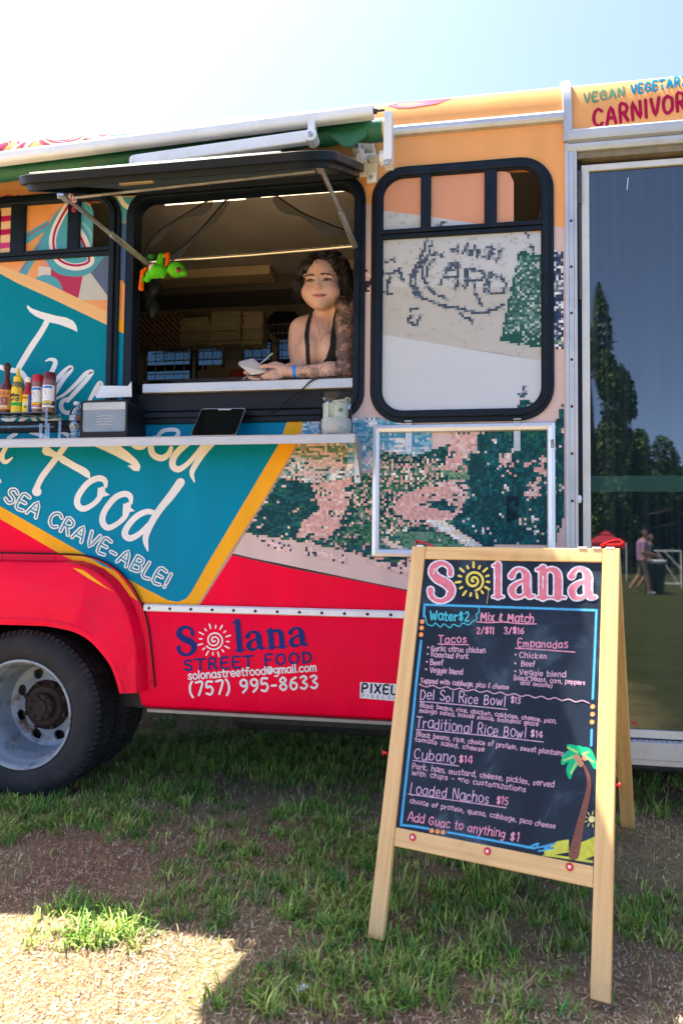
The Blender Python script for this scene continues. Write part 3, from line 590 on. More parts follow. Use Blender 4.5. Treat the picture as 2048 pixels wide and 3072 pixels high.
def retro(pr):
    "loops and rays of the retro pattern on the front-left window"
    S = lambda l: Z1(l)
    pr.poly(S([(-300, 860), (340, 900), (370, 1300), (330, 1370), (-300, 1300)]), (.74, .30, .10))
    pr.poly(S([(-300, 930), (120, 930), (100, 1290), (-300, 1290)]), (.72, .45, .25))
    for k, c in enumerate((C_MAG, (.75, .5, .3), C_MAG, (.75, .5, .3), (.55, .05, .22), (.75, .5, .3))):
        pr.poly(S([(-40, 1010 + k * 45), (115, 995 + k * 45), (112, 1030 + k * 45), (-40, 1050 + k * 45)]), c)
    pr.poly(S([(330, 1000), (480, 900), (700, 900), (760, 1000), (760, 1568), (250, 1568), (270, 1320)]), (.62, .27, .20))
    pr.poly(S([(175, 1120), (330, 1030), (330, 1090), (170, 1200)]), C_BLUE); pr.line(S([(175, 1140), (330, 1055)]), 2.5, C_MAG)
    pr.poly(S([(120, 1390), (290, 1130), (330, 1150), (180, 1400)]), C_BLUE); pr.line(S([(140, 1380), (300, 1150)]), 2.5, C_MAG)
    pr.poly(S([(600, 1290), (860, 1200), (860, 1568), (730, 1568), (600, 1395)]), (.10, .14, .24))
    pr.poly(S([(330, 1330), (560, 1380), (530, 1568), (340, 1568)]), (.42, .04, .10))
    pr.poly(S([(560, 1400), (610, 1385), (745, 1568), (525, 1568)]), (.48, .49, .47))
    pr.poly(S([(262, 1340), (345, 1350), (340, 1440), (255, 1430)]), (.6, .55, .52))
    pr.disc(*S([(310, 1510)])[0], 50, C_BLUE, 24)
    cx, cy = S([(500, 1200)])[0]
    pr.poly(S([(330, 1060), (400, 960), (520, 900), (620, 950), (700, 1100), (740, 1200), (660, 1330), (580, 1400), (460, 1408), (360, 1370), (290, 1260), (285, 1150)]), C_BLUE, smooth=5)
    pr.line(S([(460, 930), (410, 1010), (365, 1110), (355, 1200), (385, 1290), (450, 1335), (530, 1345), (610, 1310), (590, 1220), (560, 1150), (520, 1090)]), 21, (.72, .70, .68), 6)
    pr.line(S([(460, 935), (412, 1015), (370, 1110), (362, 1200), (390, 1285), (450, 1325), (530, 1335), (600, 1305), (575, 1220), (550, 1160), (520, 1110)]), 7, C_MAG, 6)
    pr.line(S([(560, 1050), (610, 1120), (625, 1200)]), 10, (.20, .45, .52), 5)
g = Print(wallpx, lift=.0008); grounds(g)
obj('printed_wrap', cut_print(clip_print(g.mb, [(X0, .9), (X1 - .003, .9), (X1 - .003, 3.16), (X0, 3.16)]), [HOLE, ARCH, VENT1, VENT2, VENT0]), M_wrap, truck, fixn=False)
g = Print(wallpx, lift=.0018); retro(g)
strip = clip_print(g.mb, [(-2.9, 2.55), (-1.60, 2.55), (-1.60, 3.16), (-2.9, 3.16)])
obj('printed_pattern', cut_print(strip, [HOLE, VENT1, VENT0]), M_wrap, truck, fixn=False)
g = Print(wallpx, lift=.0022)
g.poly(Z1([(760, 875), (930, 875), (850, 1000), (845, 1060), (790, 1010)]), C_BLUE); g.line(Z1([(800, 870), (840, 930), (900, 960)]), 14, (.75, .72, .6)); g.poly(Z1([(815, 1050), (860, 1060), (860, 1500), (815, 1420)]), (.06, .13, .28))
obj('printed_pattern', g.mb, M_wrap, truck, fixn=False); g = Print(wallpx, lift=.0022)
g.poly(Z1([(0, 830), (330, 820), (330, 880), (0, 900)]), (.74, .30, .10)); g.line(Z1([(-20, 900), (60, 870), (160, 900)]), 8, C_MAG); g.line(Z1([(120, 865), (190, 910)]), 7, C_MAG)
obj('printed_pattern', g.mb, M_wrap, truck, fixn=False)
g = Print(wallpx, lift=.0030); script_letters(g); obj('script_lettering', cut_print(g.mb, [HOLE]), M_wrap, truck, fixn=False, label='big white script lettering across the teal panel')
g = Print(wallpx, lift=.0045, mod=90); inline_text(g); obj('slogan_lettering', g.mb, M_wrap, truck, fixn=False, label='white inline capital letters along the bottom of the teal panel')
# --- pixel mosaic of the coast picture and of the postcard on the rear window
def proj(x, y, z):
    vx, vy, vz = x, y + CAMD, z - CAMH
    c = [vx * a[0] + vy * a[1] + vz * a[2] for a in zip(AX, AY, AZ)]
    return 1024 + FPX * c[0] / c[2], 1536 + FPX * c[1] / c[2]
def inpoly(px, py, poly):
    r = np.zeros(px.shape, bool); n = len(poly); j = n - 1
    for i in range(n):
        xi, yi = poly[i]; xj, yj = poly[j]
        r ^= ((yi > py) != (yj > py)) & (px < (xj - xi) * (py - yi) / ((yj - yi) or 1e-9) + xi); j = i
    return r
DK = (.010, .055, .062); DT = (.014, .095, .105); GR = (.03, .13, .075); SG = (.11, .22, .15); PK = (.60, .34, .30); PL = (.66, .47, .43); CR = (.72, .58, .42); WH = (.74, .72, .70); BL = (.07, .27, .40); LB = (.22, .42, .52); LV = (.52, .47, .53); NV = (.03, .05, .10)
Z5 = lambda l: [(500 + x / 1.96, 900 + y / 1.96) for x, y in l]
Z6 = lambda l: [(1050 + x / 1.571, 1000 + y / 1.571) for x, y in l]
MOS = [  # polygon, palette with weights, horizontal run, vertical run
    (Z5([(680, 700), (1230, 690), (1420, 720), (1560, 770), (1560, 900), (1400, 980), (1210, 1010), (1060, 1080), (660, 1060)]), [(BL, 3), (LB, 3), (LV, 2), (WH, 1)], 4, 1),
    (Z5([(620, 850), (1060, 850), (1060, 1010), (1000, 1090), (600, 1080)]), [(PL, 4), (LV, 3), (SG, 2), (DT, 1.2), (LB, 1), (WH, 2)], 5, 1),
    (Z5([(740, 850), (1060, 850), (1060, 940), (760, 930)]), [(SG, 3), (PL, 3), ((.30, .30, .22), 3), (GR, .6)], 4, 1),
    (Z5([(1130, 930), (1400, 930), (1240, 1010), (1130, 1030)]), [(LV, 2), (WH, 3), (LB, 1)], 4, 1),
    (Z5([(630, 1040), (860, 1075), (1000, 1085), (1100, 1030), (1210, 1010), (1560, 880), (1800, 800), (1800, 1620), (1400, 1590), (1110, 1490), (800, 1425), (450, 1365), (560, 1190)]), [(DK, 4), (DT, 3), (GR, 1.5), (PK, 2), (SG, 1.5), (CR, .5)], 2, 1),
    (Z5([(630, 1060), (860, 1075), (850, 1180), (700, 1260), (790, 1330), (760, 1400), (800, 1425), (450, 1365), (560, 1190)]), [(DK, 8), (DT, 5), (PL, .5), (CR, .3), (GR, .6)], 2, 1),
    (Z5([(850, 1090), (1090, 1040), (1100, 1130), (1020, 1300), (960, 1400), (760, 1400), (800, 1300), (900, 1230)]), [(PK, 8), (PL, 3), (DK, 1.1), (DT, .8), (CR, .8)], 3, 1),
    (Z5([(1100, 1040), (1210, 1010), (1210, 1300), (1090, 1330)]), [(SG, 3), (PK, 2), (DK, 2), (GR, 2), (CR, 1)], 1, 1),
    (Z5([(980, 1400), (1090, 1330), (1210, 1280), (1210, 1430), (1000, 1450)]), [(GR, 5), (SG, 3), (DK, 2), (PK, .8)], 1, 1),
    (Z6([(130, 550), (250, 570), (420, 590), (480, 700), (420, 800), (380, 880), (200, 960), (130, 930)]), [(DK, 4), (SG, 3), (PK, 3), (CR, 1.2), (GR, 2), (WH, .4)], 1, 1),
    (Z6([(240, 760), (450, 690), (560, 690), (540, 810), (480, 880), (300, 900), (200, 830)]), [(PK, 9), (PL, 3), (DK, 1), (DT, .5)], 3, 1),
    (Z6([(370, 800), (430, 785), (500, 830), (430, 840)]), [(DK, 5), (DT, 2)], 3, 1),
    (Z6([(470, 465), (600, 465), (600, 520), (560, 560), (500, 640), (440, 640), (470, 520)]), [(PK, 6), (PL, 4), (DT, 1)], 2, 2),
    (Z6([(420, 640), (580, 665), (560, 690), (440, 670)]), [(SG, 5), ((.2, .32, .18), 3)], 3, 1),
    (Z6([(600, 470), (950, 455), (1030, 250), (1030, 700), (1000, 880), (960, 1000), (620, 1000), (480, 900), (560, 760), (600, 560)]), [(DK, 9), (DT, 6), (PL, .9), (WH, .2), (GR, .8)], 1, 2),
    (Z6([(640, 560), (930, 580), (925, 760), (830, 790), (790, 700), (660, 580)]), [(DK, 4), (DT, 3), (PK, 2.6), (PL, 1.5), (WH, .4)], 2, 2),
    (Z6([(560, 560), (700, 570), (720, 700), (700, 900), (500, 900), (560, 760)]), [(DK, 9), (DT, 5), (PL, .25), ((.02, .16, .17), 1)], 2, 2),
    (Z6([(730, 770), (790, 770), (790, 870), (730, 900)]), [((.008, .02, .03), 9), (DK, 2)], 2, 2),
    (Z6([(780, 460), (930, 455), (925, 570), (780, 560)]), [((.012, .10, .08), 6), (DK, 4), (GR, 1)], 2, 2),
    (Z6([(360, 885), (440, 880), (620, 1000), (540, 1000)]), [(WH, 3), (CR, 2), ((.6, .62, .55), 3)], 4, 1),
    (Z6([(150, 950), (280, 930), (420, 940), (540, 1000), (500, 1030), (150, 1030)]), [(SG, 5), (GR, 2), (CR, .6), (DT, 1)], 2, 1),
    (Z6([(135, 950), (290, 1030), (230, 1035), (135, 970)]), [(PL, 5), (CR, 2), (SG, 1)], 2, 1),
    ([(1660, 752), (1699, 758), (1699, 1052), (1660, 1042)], [(NV, 5), ((.10, .13, .2), 3), (LV, 2), (WH, 2), (SG, 1)], 1, 1),
    (Z5([(500, 1380), (560, 1390), (720, 1440), (760, 1480), (640, 1470)]), [(PL, 6), (NV, 1.6)], 1, 1),
    (Z5([(800, 1450), (1060, 1500), (1060, 1550), (820, 1500)]), [(PL, 12), (NV, 1.6)], 1, 2),
    (Z6([(60, 1070), (290, 1080), (290, 1150), (200, 1120)]), [(PL, 8), (NV, 2)], 1, 2),
    ([(1090, 812), (1114, 812), (1114, 884), (1090, 884)], [(PL, 5), ((.05, .03, .05), 4)], 2, 1)]
CS = .0107
def mosaic(x0, x1, z0, z1, lift, regions, keep, shift=None, grad=.10):
    nx = int((x1 - x0) / CS); nz = int((z1 - z0) / CS); I, J = np.meshgrid(np.arange(nx), np.arange(nz)); cx = x0 + (I + .5) * CS; cz = z0 + (J + .5) * CS
    u, v = proj(cx, -lift, cz); col = np.zeros((nz, nx, 3)); on = np.zeros((nz, nx), bool); r = np.random.default_rng(5)
    for k, (poly, pal, rx, rz) in enumerate(regions):
        hit = inpoly(u, v, poly)
        if not hit.any(): continue
        w = np.array([p[1] for p in pal], float); w /= w.sum(); cs = np.array([p[0] for p in pal]); R = r.random((nz + 8, nx + 8))
        off = r.integers(0, rx, nz)[:, None]; pick = R[(J // rz), ((I + off) // rx)]
        pick = np.where(r.random((nz, nx)) < .22, r.random((nz, nx)), pick)
        # neighbours lean towards the same family of tones
        pick = np.clip(.50 * pick + .50 * vnoise(cx, cz * 1.6, 17, 40 + k), 0, .9999) if len(pal) > 3 else pick
        order = np.argsort(-w) if False else np.arange(len(pal)); cum = np.cumsum(w[order]); rank = np.argsort(np.argsort(pick.ravel())).reshape(pick.shape) / pick.size
        idx = order[np.minimum(np.searchsorted(cum, rank), len(pal) - 1)]
        c = cs[idx] * r.uniform(.8, 1.2, (nz, nx, 1)); col[hit] = c[hit]; on |= hit
    on &= keep(cx, cz)
    js, is_ = np.nonzero(on); mb = MB(); m = len(js); xa = x0 + is_ * CS; za = z0 + js * CS
    V = np.stack([np.stack([xa, za], 1), np.stack([xa + CS, za], 1), np.stack([xa + CS, za + CS], 1), np.stack([xa, za + CS], 1)], 1).reshape(-1, 2)
    mb.v = [(a, -lift, b) for a, b in V.tolist()]; mb.f = [(4 * k, 4 * k + 1, 4 * k + 2, 4 * k + 3) for k in range(m)]; mb.c = [tuple(c) for c in col[js, is_].tolist()]
    return mb
def outside_yellow(x, z):
    u, v = proj(x, 0, z); return ~inpoly(u, v, [(905, 1226), (912, 1262), (896, 1335), (806, 1489), (672, 1702), (500, 1900), (300, 1100)])
obj('picture_print', mosaic(-1.25, .435, .96, 2.75, .0042, MOS, lambda x, z: outside_yellow(x, z) & ~((x > -1.6) & (x < -.485) & (z > 1.86))), M_wrap, truck, fixn=False, label='pixelated green and pink coast picture printed on the side')
# --- windows
def window(loop, bar_z, posts, panes, label, seed):
    x0, x1, z0, z1, r = loop; n = 8
    L = lambda o, y: [(x, y, z) for x, z in rrect(x0 + o, x1 - o, z0 + o, z1 - o, max(.02, r - o), n)]
    fr = MB(); fr.ring(L(0, -.002), L(.026, -.002), (0, -.013, 0)); fr.ring(L(.022, -.003), L(.05, -.003), (0, -.026, 0)); fr.ring(L(.047, -.003), L(.056, -.003), (0, -.018, 0))
    w = obj('window', fr, M_rubber, truck, smooth=40, bevel=.004, label=label)
    obj('slider_rail', MB().b2(x0 + .04, x1 - .04, -.024, -.003, bar_z, bar_z + .020).b2(x0 + .04, x1 - .04, -.030, -.003, bar_z + .022, bar_z + .042), M_rubber, w, bevel=.003)
    for a, b in posts: obj('slider_post', MB().b2(a, b, -.024, -.003, bar_z + .04, z1 - .045), M_rubber, w, bevel=.003)
    return w
pr2 = Print(wallpx, lift=.0075)
def w2_ground(pr):
    pr.poly([(1000, 400), (1800, 400), (1800, 900), (1000, 900)], (.63, .30, .18))
    pr.poly([(1000, 606), (1150, 632), (1270, 647), (1457, 675), (1700, 710), (1700, 1400), (1000, 1400)], (.49, .51, .53))
    pr.poly([(1000, 860), (1144, 860), (1500, 860), (1700, 900), (1700, 1095), (1631, 1083), (1500, 1063), (1300, 1030), (1144, 1004), (1000, 985)], (.45, .44, .41))
    pr.poly([(1000, 985), (1144, 1004), (1300, 1030), (1500, 1063), (1631, 1083), (1700, 1095), (1700, 1400), (1000, 1400)], (.52, .55, .59))
w2 = window(W2, 2.664, [(-.202, -.155), (.085, .14)], None, 'dark framed side window printed with a postcard beside the glass door', 1)
w1 = window(W1, 2.674, [(-2.28, -2.20), (-1.965, -1.90)], None, 'dark framed side window printed with a retro pattern and script, at the left edge', 2)
def pane(parent, prfn, loop, lift, label=None, m=None):
    q = Print(wallpx, lift=lift); prfn(q); mb = clip_print(q.mb, loop)
    b = MB(); b.prism([(x, -lift + .001, z) for x, z in loop], (0, .006, 0), (.3, .3, .3)); base = len(mb.v)
    mb.v += b.v; mb.f += [tuple(i + base for i in f) for f in b.f]; mb.c += b.c
    return obj('pane', mb, m or M_perf, parent, fixn=False, label=label)
I2 = rrect(W2[0] + .045, W2[1] - .045, W2[2] + .045, W2[3] - .045, W2[4] - .045, 6)
I1 = rrect(W1[0] + .045, W1[1] - .045, W1[2] + .045, W1[3] - .045, W1[4] - .045, 6)
def below(lp, z): return [p for p in lp if p[1] < z - .02] + []
def lower_loop(W, z): x0, x1, z0, r = W[0] + .045, W[1] - .045, W[2] + .045, W[4] - .045; return [(x0, z), *[(x0 + r + r * math.cos(math.radians(a)), z0 + r + r * math.sin(math.radians(a))) for a in range(180, 271, 15)], *[(x1 - r + r * math.cos(math.radians(a)), z0 + r + r * math.sin(math.radians(a))) for a in range(270, 361, 15)], (x1, z)]
pane(w2, w2_ground, lower_loop(W2, 2.67), .008)
for a, b, rl, rr in ((W2[0] + .045, -.19, .09, 0), (-.17, .10, 0, 0), (.12, .215, 0, .06)):
    lp = [(a, 2.69), (b, 2.69)]; zt = W2[3] - .05
    lp += ([(b, zt - rr), (b - rr * .3, zt - rr * .3), (b - rr, zt)] if rr else [(b, zt)]) + ([(a + rl, zt), (a + rl * .3, zt - rl * .3), (a, zt - rl)] if rl else [(a, zt)])
    pane(w2, w2_ground, lp, .007)
def w1_all(q): q.poly([(-300, 300), (500, 300), (500, 1400), (-300, 1400)], (.74, .33, .14)); retro(q); grounds_w1(q); script_letters(q)
def grounds_w1(q):
    q.poly([(-330, 641), (0, 796), (143, 850), (328, 939), (355, 955), (620, 1080), (905, 1226), (500, 1700), (-330, 1360)], (.74, .44, .20))
    q.poly([(-330, 668), (0, 820), (54, 850), (165, 900), (326, 977), (355, 993), (600, 1112), (850, 1240), (500, 1700), (-330, 1322)], (.0, .20, .27))
pane(w1, w1_all, lower_loop(W1, 2.68), .008)
for a, b, rl, rr in ((-2.345, -2.24, 0, 0), (-2.24, -1.93, 0, 0), (-1.93, -1.835, 0, .06)):
    lp = [(a, 2.70), (b, 2.70)]; zt = W1[3] - .05
    lp += ([(b, zt - rr), (b - rr * .3, zt - rr * .3), (b - rr, zt)] if rr else [(b, zt)]) + [(a, zt)]
    pane(w1, w1_all, lp, .007)
# postcard lettering, stamp and speckle as cells on the rear pane
Zp = lambda l: [(1100 + x / 2.613, 650 + y / 2.613) for x, y in l]
INK = [[(570, 530), (650, 365), (725, 370), (700, 555)], [(620, 470), (715, 480)], [(650, 385), (720, 392)], [(640, 410), (715, 420)], [(775, 410), (760, 550)], [(795, 412), (785, 540)], [(775, 410), (890, 425), (925, 460), (880, 500), (775, 490)], [(850, 500), (845, 600), (900, 690)], [(955, 440), (915, 590)], [(975, 445), (940, 590)], [(955, 440), (1060, 480), (1095, 540), (1060, 605), (915, 590)],
    [(600, 310), (540, 285), (480, 310), (440, 380), (435, 460), (470, 540), (540, 610), (620, 635)], [(520, 330), (470, 400), (470, 470)], [(710, 235), (708, 265), (660, 262)], [(745, 285), (785, 212), (802, 298)], [(757, 265), (796, 270)], [(820, 300), (848, 228), (862, 318), (892, 250)], [(935, 240), (992, 248), (955, 280), (985, 292), (960, 322), (905, 315)], [(1047, 258), (1020, 338)],
    [(475, 165), (440, 280), (400, 370), (355, 440), (345, 520), (365, 600), (430, 640), (520, 665), (600, 700), (700, 712), (800, 742), (890, 755), (970, 735), (1070, 695)], [(510, 200), (480, 300), (400, 400), (375, 470), (385, 560), (420, 620)], [(360, 560), (440, 650)], [(130, 440), (170, 452), (250, 415), (280, 490)], [(192, 440), (160, 540), (165, 600)], [(130, 592), (192, 602)], [(190, 335), (215, 350)], [(150, 355), (152, 356)],
    [(340, 780), (320, 830), (390, 845), (412, 785)], [(340, 780), (362, 774)], [(350, 720), (335, 745)], [(385, 720), (386, 722)], [(740, 765), (770, 800), (800, 800), (825, 825)], [(1180, 1385), (1250, 1390)], [(1220, 1340), (1221, 1345)], [(1250, 130), (1260, 155)], [(1280, 215), (1305, 250), (1295, 290)], [(540, 100), (580, 60), (620, 20)]]
def pane_cells(lift):
    x0, x1, z0, z1 = W2[0] + .05, W2[1] - .05, W2[2] + .05, 2.99; nx = int((x1 - x0) / CS); nz = int((z1 - z0) / CS); r = np.random.default_rng(9)
    mb = MB()
    stamp = Zp([(1190, 265), (1390, 300), (1390, 1035), (1040, 975)]); inner = Zp([(1200, 300), (1390, 330), (1390, 940), (1080, 900)]); wood = Zp([(1170, 1500), (1230, 1430), (1300, 1450), (1390, 1380), (1420, 1560), (1170, 1560)]); tower = Zp([(1195, 1400), (1240, 1400), (1220, 1500), (1180, 1500)])
    segs = [(a, b) for l in INK for a, b in zip(Zp(l)[:-1], Zp(l)[1:])]
    for j in range(nz):
        for i in range(nx):
            cx = x0 + (i + .5) * CS; cz = z0 + (j + .5) * CS
            if 2.66 < cz < 2.71: continue
            if cz < W2[2] + .16 and (cx < W2[0] + .12 or cx > W2[1] - .12): 
                dx = max(W2[0] + .155 - cx, cx - W2[1] + .155, 0); dz = max(W2[2] + .155 - cz, 0)
                if dx * dx + dz * dz > .098 ** 2: continue
            u, v = proj(cx, -lift, cz)
            if v < 632 + (u - 1150) * .137 + 4: continue
            c = None; A = np.array([u]); B = np.array([v])
            if inpoly(A, B, stamp)[0]:
                if inpoly(A, B, inner)[0]: c = [(.03, .095, .09), (.05, .14, .13), (.15, .25, .22), (.40, .46, .43), (.09, .18, .15)][r.choice(5, p=[.34, .22, .2, .15, .09])]
                else: c = (.02, .085, .075) if r.random() < .85 else (.3, .4, .36)
            elif inpoly(A, B, wood)[0]: c = [DK, DT, (.03, .12, .10), PL][r.choice(4, p=[.5, .3, .15, .05])]
            elif inpoly(A, B, tower)[0]: c = [PL, LV, DT][r.choice(3, p=[.6, .25, .15])]
            else:
                dm = 99
                for a, b in segs:
                    ax, ay = a; bx, by = b; t = max(0, min(1, ((u - ax) * (bx - ax) + (v - ay) * (by - ay)) / ((bx - ax) ** 2 + (by - ay) ** 2 + 1e-9)))
                    dm = min(dm, math.hypot(u - ax - t * (bx - ax), v - ay - t * (by - ay)))
                if dm < 4.4: c = [(.055, .075, .115), (.10, .13, .18), (.22, .25, .30)][r.choice(3, p=[.5, .3, .2])]
                elif dm < 12 and r.random() < .13: c = (.30, .32, .35)
                elif v < 998 + (u - 1144) * .162 and r.random() < .10: c = tuple(np.array((.44, .45, .46)) * r.uniform(.84, 1.04))
            if c is None: continue
            x = x0 + i * CS; z = z0 + j * CS; b = len(mb.v); mb.v += [(x, -lift, z), (x + CS, -lift, z), (x + CS, -lift, z + CS), (x, -lift, z + CS)]; mb.f.append((b, b + 1, b + 2, b + 3)); mb.c.append(tuple(c))
    return mb
obj('postcard_print', pane_cells(.0098), M_perf, w2, fixn=False, label='postcard lettering and stamp made of grey and green pixels')
# --- serving opening: rubber frame, reveals, counter
x0, x1, z0, z1, r = OP; Lp = lambda o, y: [(x, y, z) for x, z in rrect(x0 + o, x1 - o, z0 + o, z1 - o, max(.02, r - o), 8)]
of = MB(); of.ring(Lp(0, -.002), Lp(.03, -.002), (0, -.014, 0)); of.ring(Lp(.026, -.003), Lp(.052, -.003), (0, -.028, 0)); of.ring(Lp(.046, .05), Lp(.053, .05), (0, -.065, 0))
opening = obj('serving_window_frame', of, M_rubber, truck, smooth=40, bevel=.004)
obj('counter', MB().b2(-1.548, -.503, -.012, .42, 1.978, 2.024), M_alu, truck, bevel=.004)
obj('counter_front', MB().b2(-1.60, -.50, .02, .06, 1.83, 1.978), M_black, truck)
obj('sill_track', MB().b2(-1.575, -.53, -.012, .02, 1.872, 1.882).b2(-1.575, -.53, -.006, .02, 1.89, 1.896), M_rubber, truck)
# --- hatch propped open over the window
A0 = Vector((0, -.022, 2.985)); A1 = Vector((0, -.92, 2.56)); hd = (A1 - A0).normalized(); hn = Vector((0, -hd.z, hd.y)); HLn = (A1 - A0).length
if hn.z < 0: hn = -hn
def hp(u, v, w): return Vector((u, 0, 0)) + A0 + hd * v + hn * w
hl = lambda o, w: [hp(u, v, w) for u, v in rrect(-1.665 + o, -.448 - o, o, HLn - o, max(.03, .13 - o), 8)]
hatch = obj('hatch', MB().ring(hl(0, 0), hl(.03, 0), hn * .03).ring(hl(.022, -.022), hl(.05, -.022), hn * .03), M_rubber, truck, smooth=40, bevel=.003, label='black framed serving hatch propped open overhead')
obj('hatch_pane', MB().prism(hl(.02, .018), hn * .006), mat('smoked_glass', (.02, .03, .04), .12, var=.1), hatch)
obj('insect_screen', MB().prism(hl(.04, .004), hn * .002), mat('insect_screen_mesh', (.07, .11, .14), .6, var=.35, vscale=300), hatch)
obj('white_edge_trim', MB().tube([hp(u, HLn + .002, .032) for u in np.linspace(-1.56, -.62, 6)], .0022, 6), M_white, hatch)
obj('brass_latch', MB().box(hp(-1.17, HLn - .03, -.024), (.13, .012, .012), None), mat('brass', (.45, .30, .12), .45, .6), hatch)
s_l = (P(195, 590, -.5), P(445, 792, -.02)); s_r = (P(960, 498, -.5), P(1066, 742, -.02))
for a, b in (s_l, s_r):
    md = a.lerp(b, .52)
    st = obj('strut', MB().tube([md, b], .0135, 12), M_steel, truck, smooth=40)
    obj('strut_rod', MB().tube([a, md.lerp(b, .15)], .010, 10), M_steel, st, smooth=40)
    obj('strut_bracket', MB().box(a + Vector((.0, .0, .01)), (.03, .07, .045)).tube([a + Vector((-.03, 0, 0)), a + Vector((.03, 0, 0))], .008, 8), M_steel, st)
    obj('strut_holes', MB().tube([md.lerp(b, .15) + Vector((0, -.0128, .003)), md.lerp(b, .16) + Vector((0, -.0128, .003))], .003, 6), M_black, st)
obj('threaded_rod', MB().tube([P(215, 594, -.5), P(945, 514, -.5)], .0065, 8), M_steel, truck, smooth=40)
obj('hanging_rod', MB().tube([P(440, 787, -.012), P(750, 765, -.012), P(1062, 738, -.012)], .0085, 10), mat('chrome_rod', (.75, .68, .55), .18, .9), truck, smooth=40)
tw = MB()
for k in range(5):
    q = [P(218 + random.uniform(-8, 8), 580, -.53), P(210 + k * 5, 590 + k * 3, -.535), P(222 + random.uniform(-6, 6), 606, -.53)]; tw.tube([Vector(v) for v in catmull(q, 4)], .0022, 5, col=(.65, .05, .10) if k % 2 else (.75, .7, .7))
tw.tube([Vector(v) for v in catmull([P(218, 600, -.53), P(221, 618, -.53), P(217, 632, -.53), P(226, 634, -.53), P(221, 618, -.528)], 4)], .0022, 5, col=(.65, .05, .10))
tag(obj('twine_bow', tw, mat('bakers_twine', attr='Col', rough=.9), None), 'red and white twine tied round the left hatch strut', 'twine')
# --- shelf
shelf = obj('shelf', MB().b2(-3.3, -.466, -.22, -.001, 1.7275, 1.731).b2(-3.3, -.466, -.22, -.2165, 1.690, 1.7272), mat('worn_aluminium', (.45, .44, .43), .40, .45, var=.10, vscale=8, dirt=.25, dirtcol=(.25, .18, .10), stretch=(1, 8, 8)), truck, bevel=.0015)
for xb in (-.478, -2.6):
    br = obj('shelf_bracket', MB().prism([(xb + .012, -.001, 1.728), (xb + .012, -.001, 1.535), (xb + .012, -.03, 1.535), (xb + .012, -.21, 1.70), (xb + .012, -.21, 1.728)], (.003, 0, 0)).hexa([(xb - .02, -.008, 1.535), (xb + .012, -.008, 1.535), (xb + .012, -.004, 1.535), (xb - .02, -.004, 1.535), (xb - .02, -.008, 1.727), (xb + .012, -.008, 1.727), (xb + .012, -.004, 1.727), (xb - .02, -.004, 1.727)]), M_steel, truck)
    for zz in (1.565, 1.65): obj('screw', MB().lathe([(0, .003), (.005, .002), (.006, 0)], (xb - .005, -.008, zz), (0, -1, 0), 10), M_rust, br)
# --- trims and rivets
tr = obj('belt_trim', MB().prism([(-1.508, -.0145, .921), (-1.508, -.026, .926), (-1.508, -.026, .95), (-1.508, -.014, .957)], (X1 + 1.508, 0, 0)), M_white, truck)
for k in range(18):
    if -1.48 + k * .1 < .42: obj('screw', MB().lathe([(0, .003), (.006, .002), (.0075, 0)], (-1.48 + k * .105, -.026, .938), (0, -1, 0), 10), M_rust, tr)
pt = obj('door_post_trim', MB().b2(.437, .452, -.014, .06, .46, 3.055).b2(.452, .476, -.010, .06, .46, 3.05).b2(.476, .488, -.016, .06, .46, 3.045), M_alu, truck, bevel=.002)
for k in range(11): obj('screw', MB().lathe([(0, .003), (.005, .002), (.0065, 0)], (.463, -.0102, .62 + k * .208), (0, -1, 0), 10), M_rust, pt)
# --- roof: curved coves, gutters, joint strip
RY = .095
def cove_pt(t, zg, rz): return (RY - RY * math.cos(t), zg + rz * math.sin(t))
def cove(px, py, h, zg, rz):
    r = ray(px, py); best = None; bd = 9
    for k in range(0, 81):
        t = k * math.pi / 160 / .95
        y, z = cove_pt(t, zg, rz); zr = CAMH + r[2] * (CAMD + y) / r[1]; d = z - zr
        if abs(d) < bd: bd = abs(d); best = (t, y, z)
        if d > 0 and k > 0: break
    t, y, z = best; n = Vector((0, -math.cos(t) / RY, math.sin(t) / rz)).normalized(); tt = (CAMD + y) / r[1]
    return Vector((r[0] * tt, y, z)) + n * h
def cove_mesh(xa, xb, zg, rz):
    ts = [k * math.pi / 24 for k in range(13)]; mb = MB(); vs = []
    for t in ts: y, z = cove_pt(t, zg, rz); vs += [(xa, y, z), (xb, y, z)]
    vs += [(xa, 2.3, zg + rz), (xb, 2.3, zg + rz)]; n = len(vs) // 2
    return mb.add(vs, [(2 * i, 2 * i + 1, 2 * i + 3, 2 * i + 2) for i in range(n - 1)])
roof = obj('roof', cove_mesh(X0, .45, 3.165, .21), mat('orange_roof_vinyl', (.77, .36, .13), .3, var=.06, vscale=3, spec=.07, dirt=.06, dirtcol=(.3, .16, .08)), truck, smooth=40)
obj('roof', cove_mesh(.45, 1.7, 3.10, .275), MATS['orange_roof_vinyl'], truck, smooth=40)
for xa in (X0 - .02, 1.7): obj('end_wall', MB().b2(xa, xa + .02, .0, 2.3, .5, 3.36), MATS['orange_roof_vinyl'], truck)
gt = obj('gutter', MB().prism([(X0, .0, 3.153), (X0, -.022, 3.156), (X0, -.03, 3.168), (X0, -.026, 3.176), (X0, -.026, 3.19), (X0, -.018, 3.202), (X0, .0, 3.206)], (.432 - X0, 0, 0)), M_alu, truck, smooth=30)
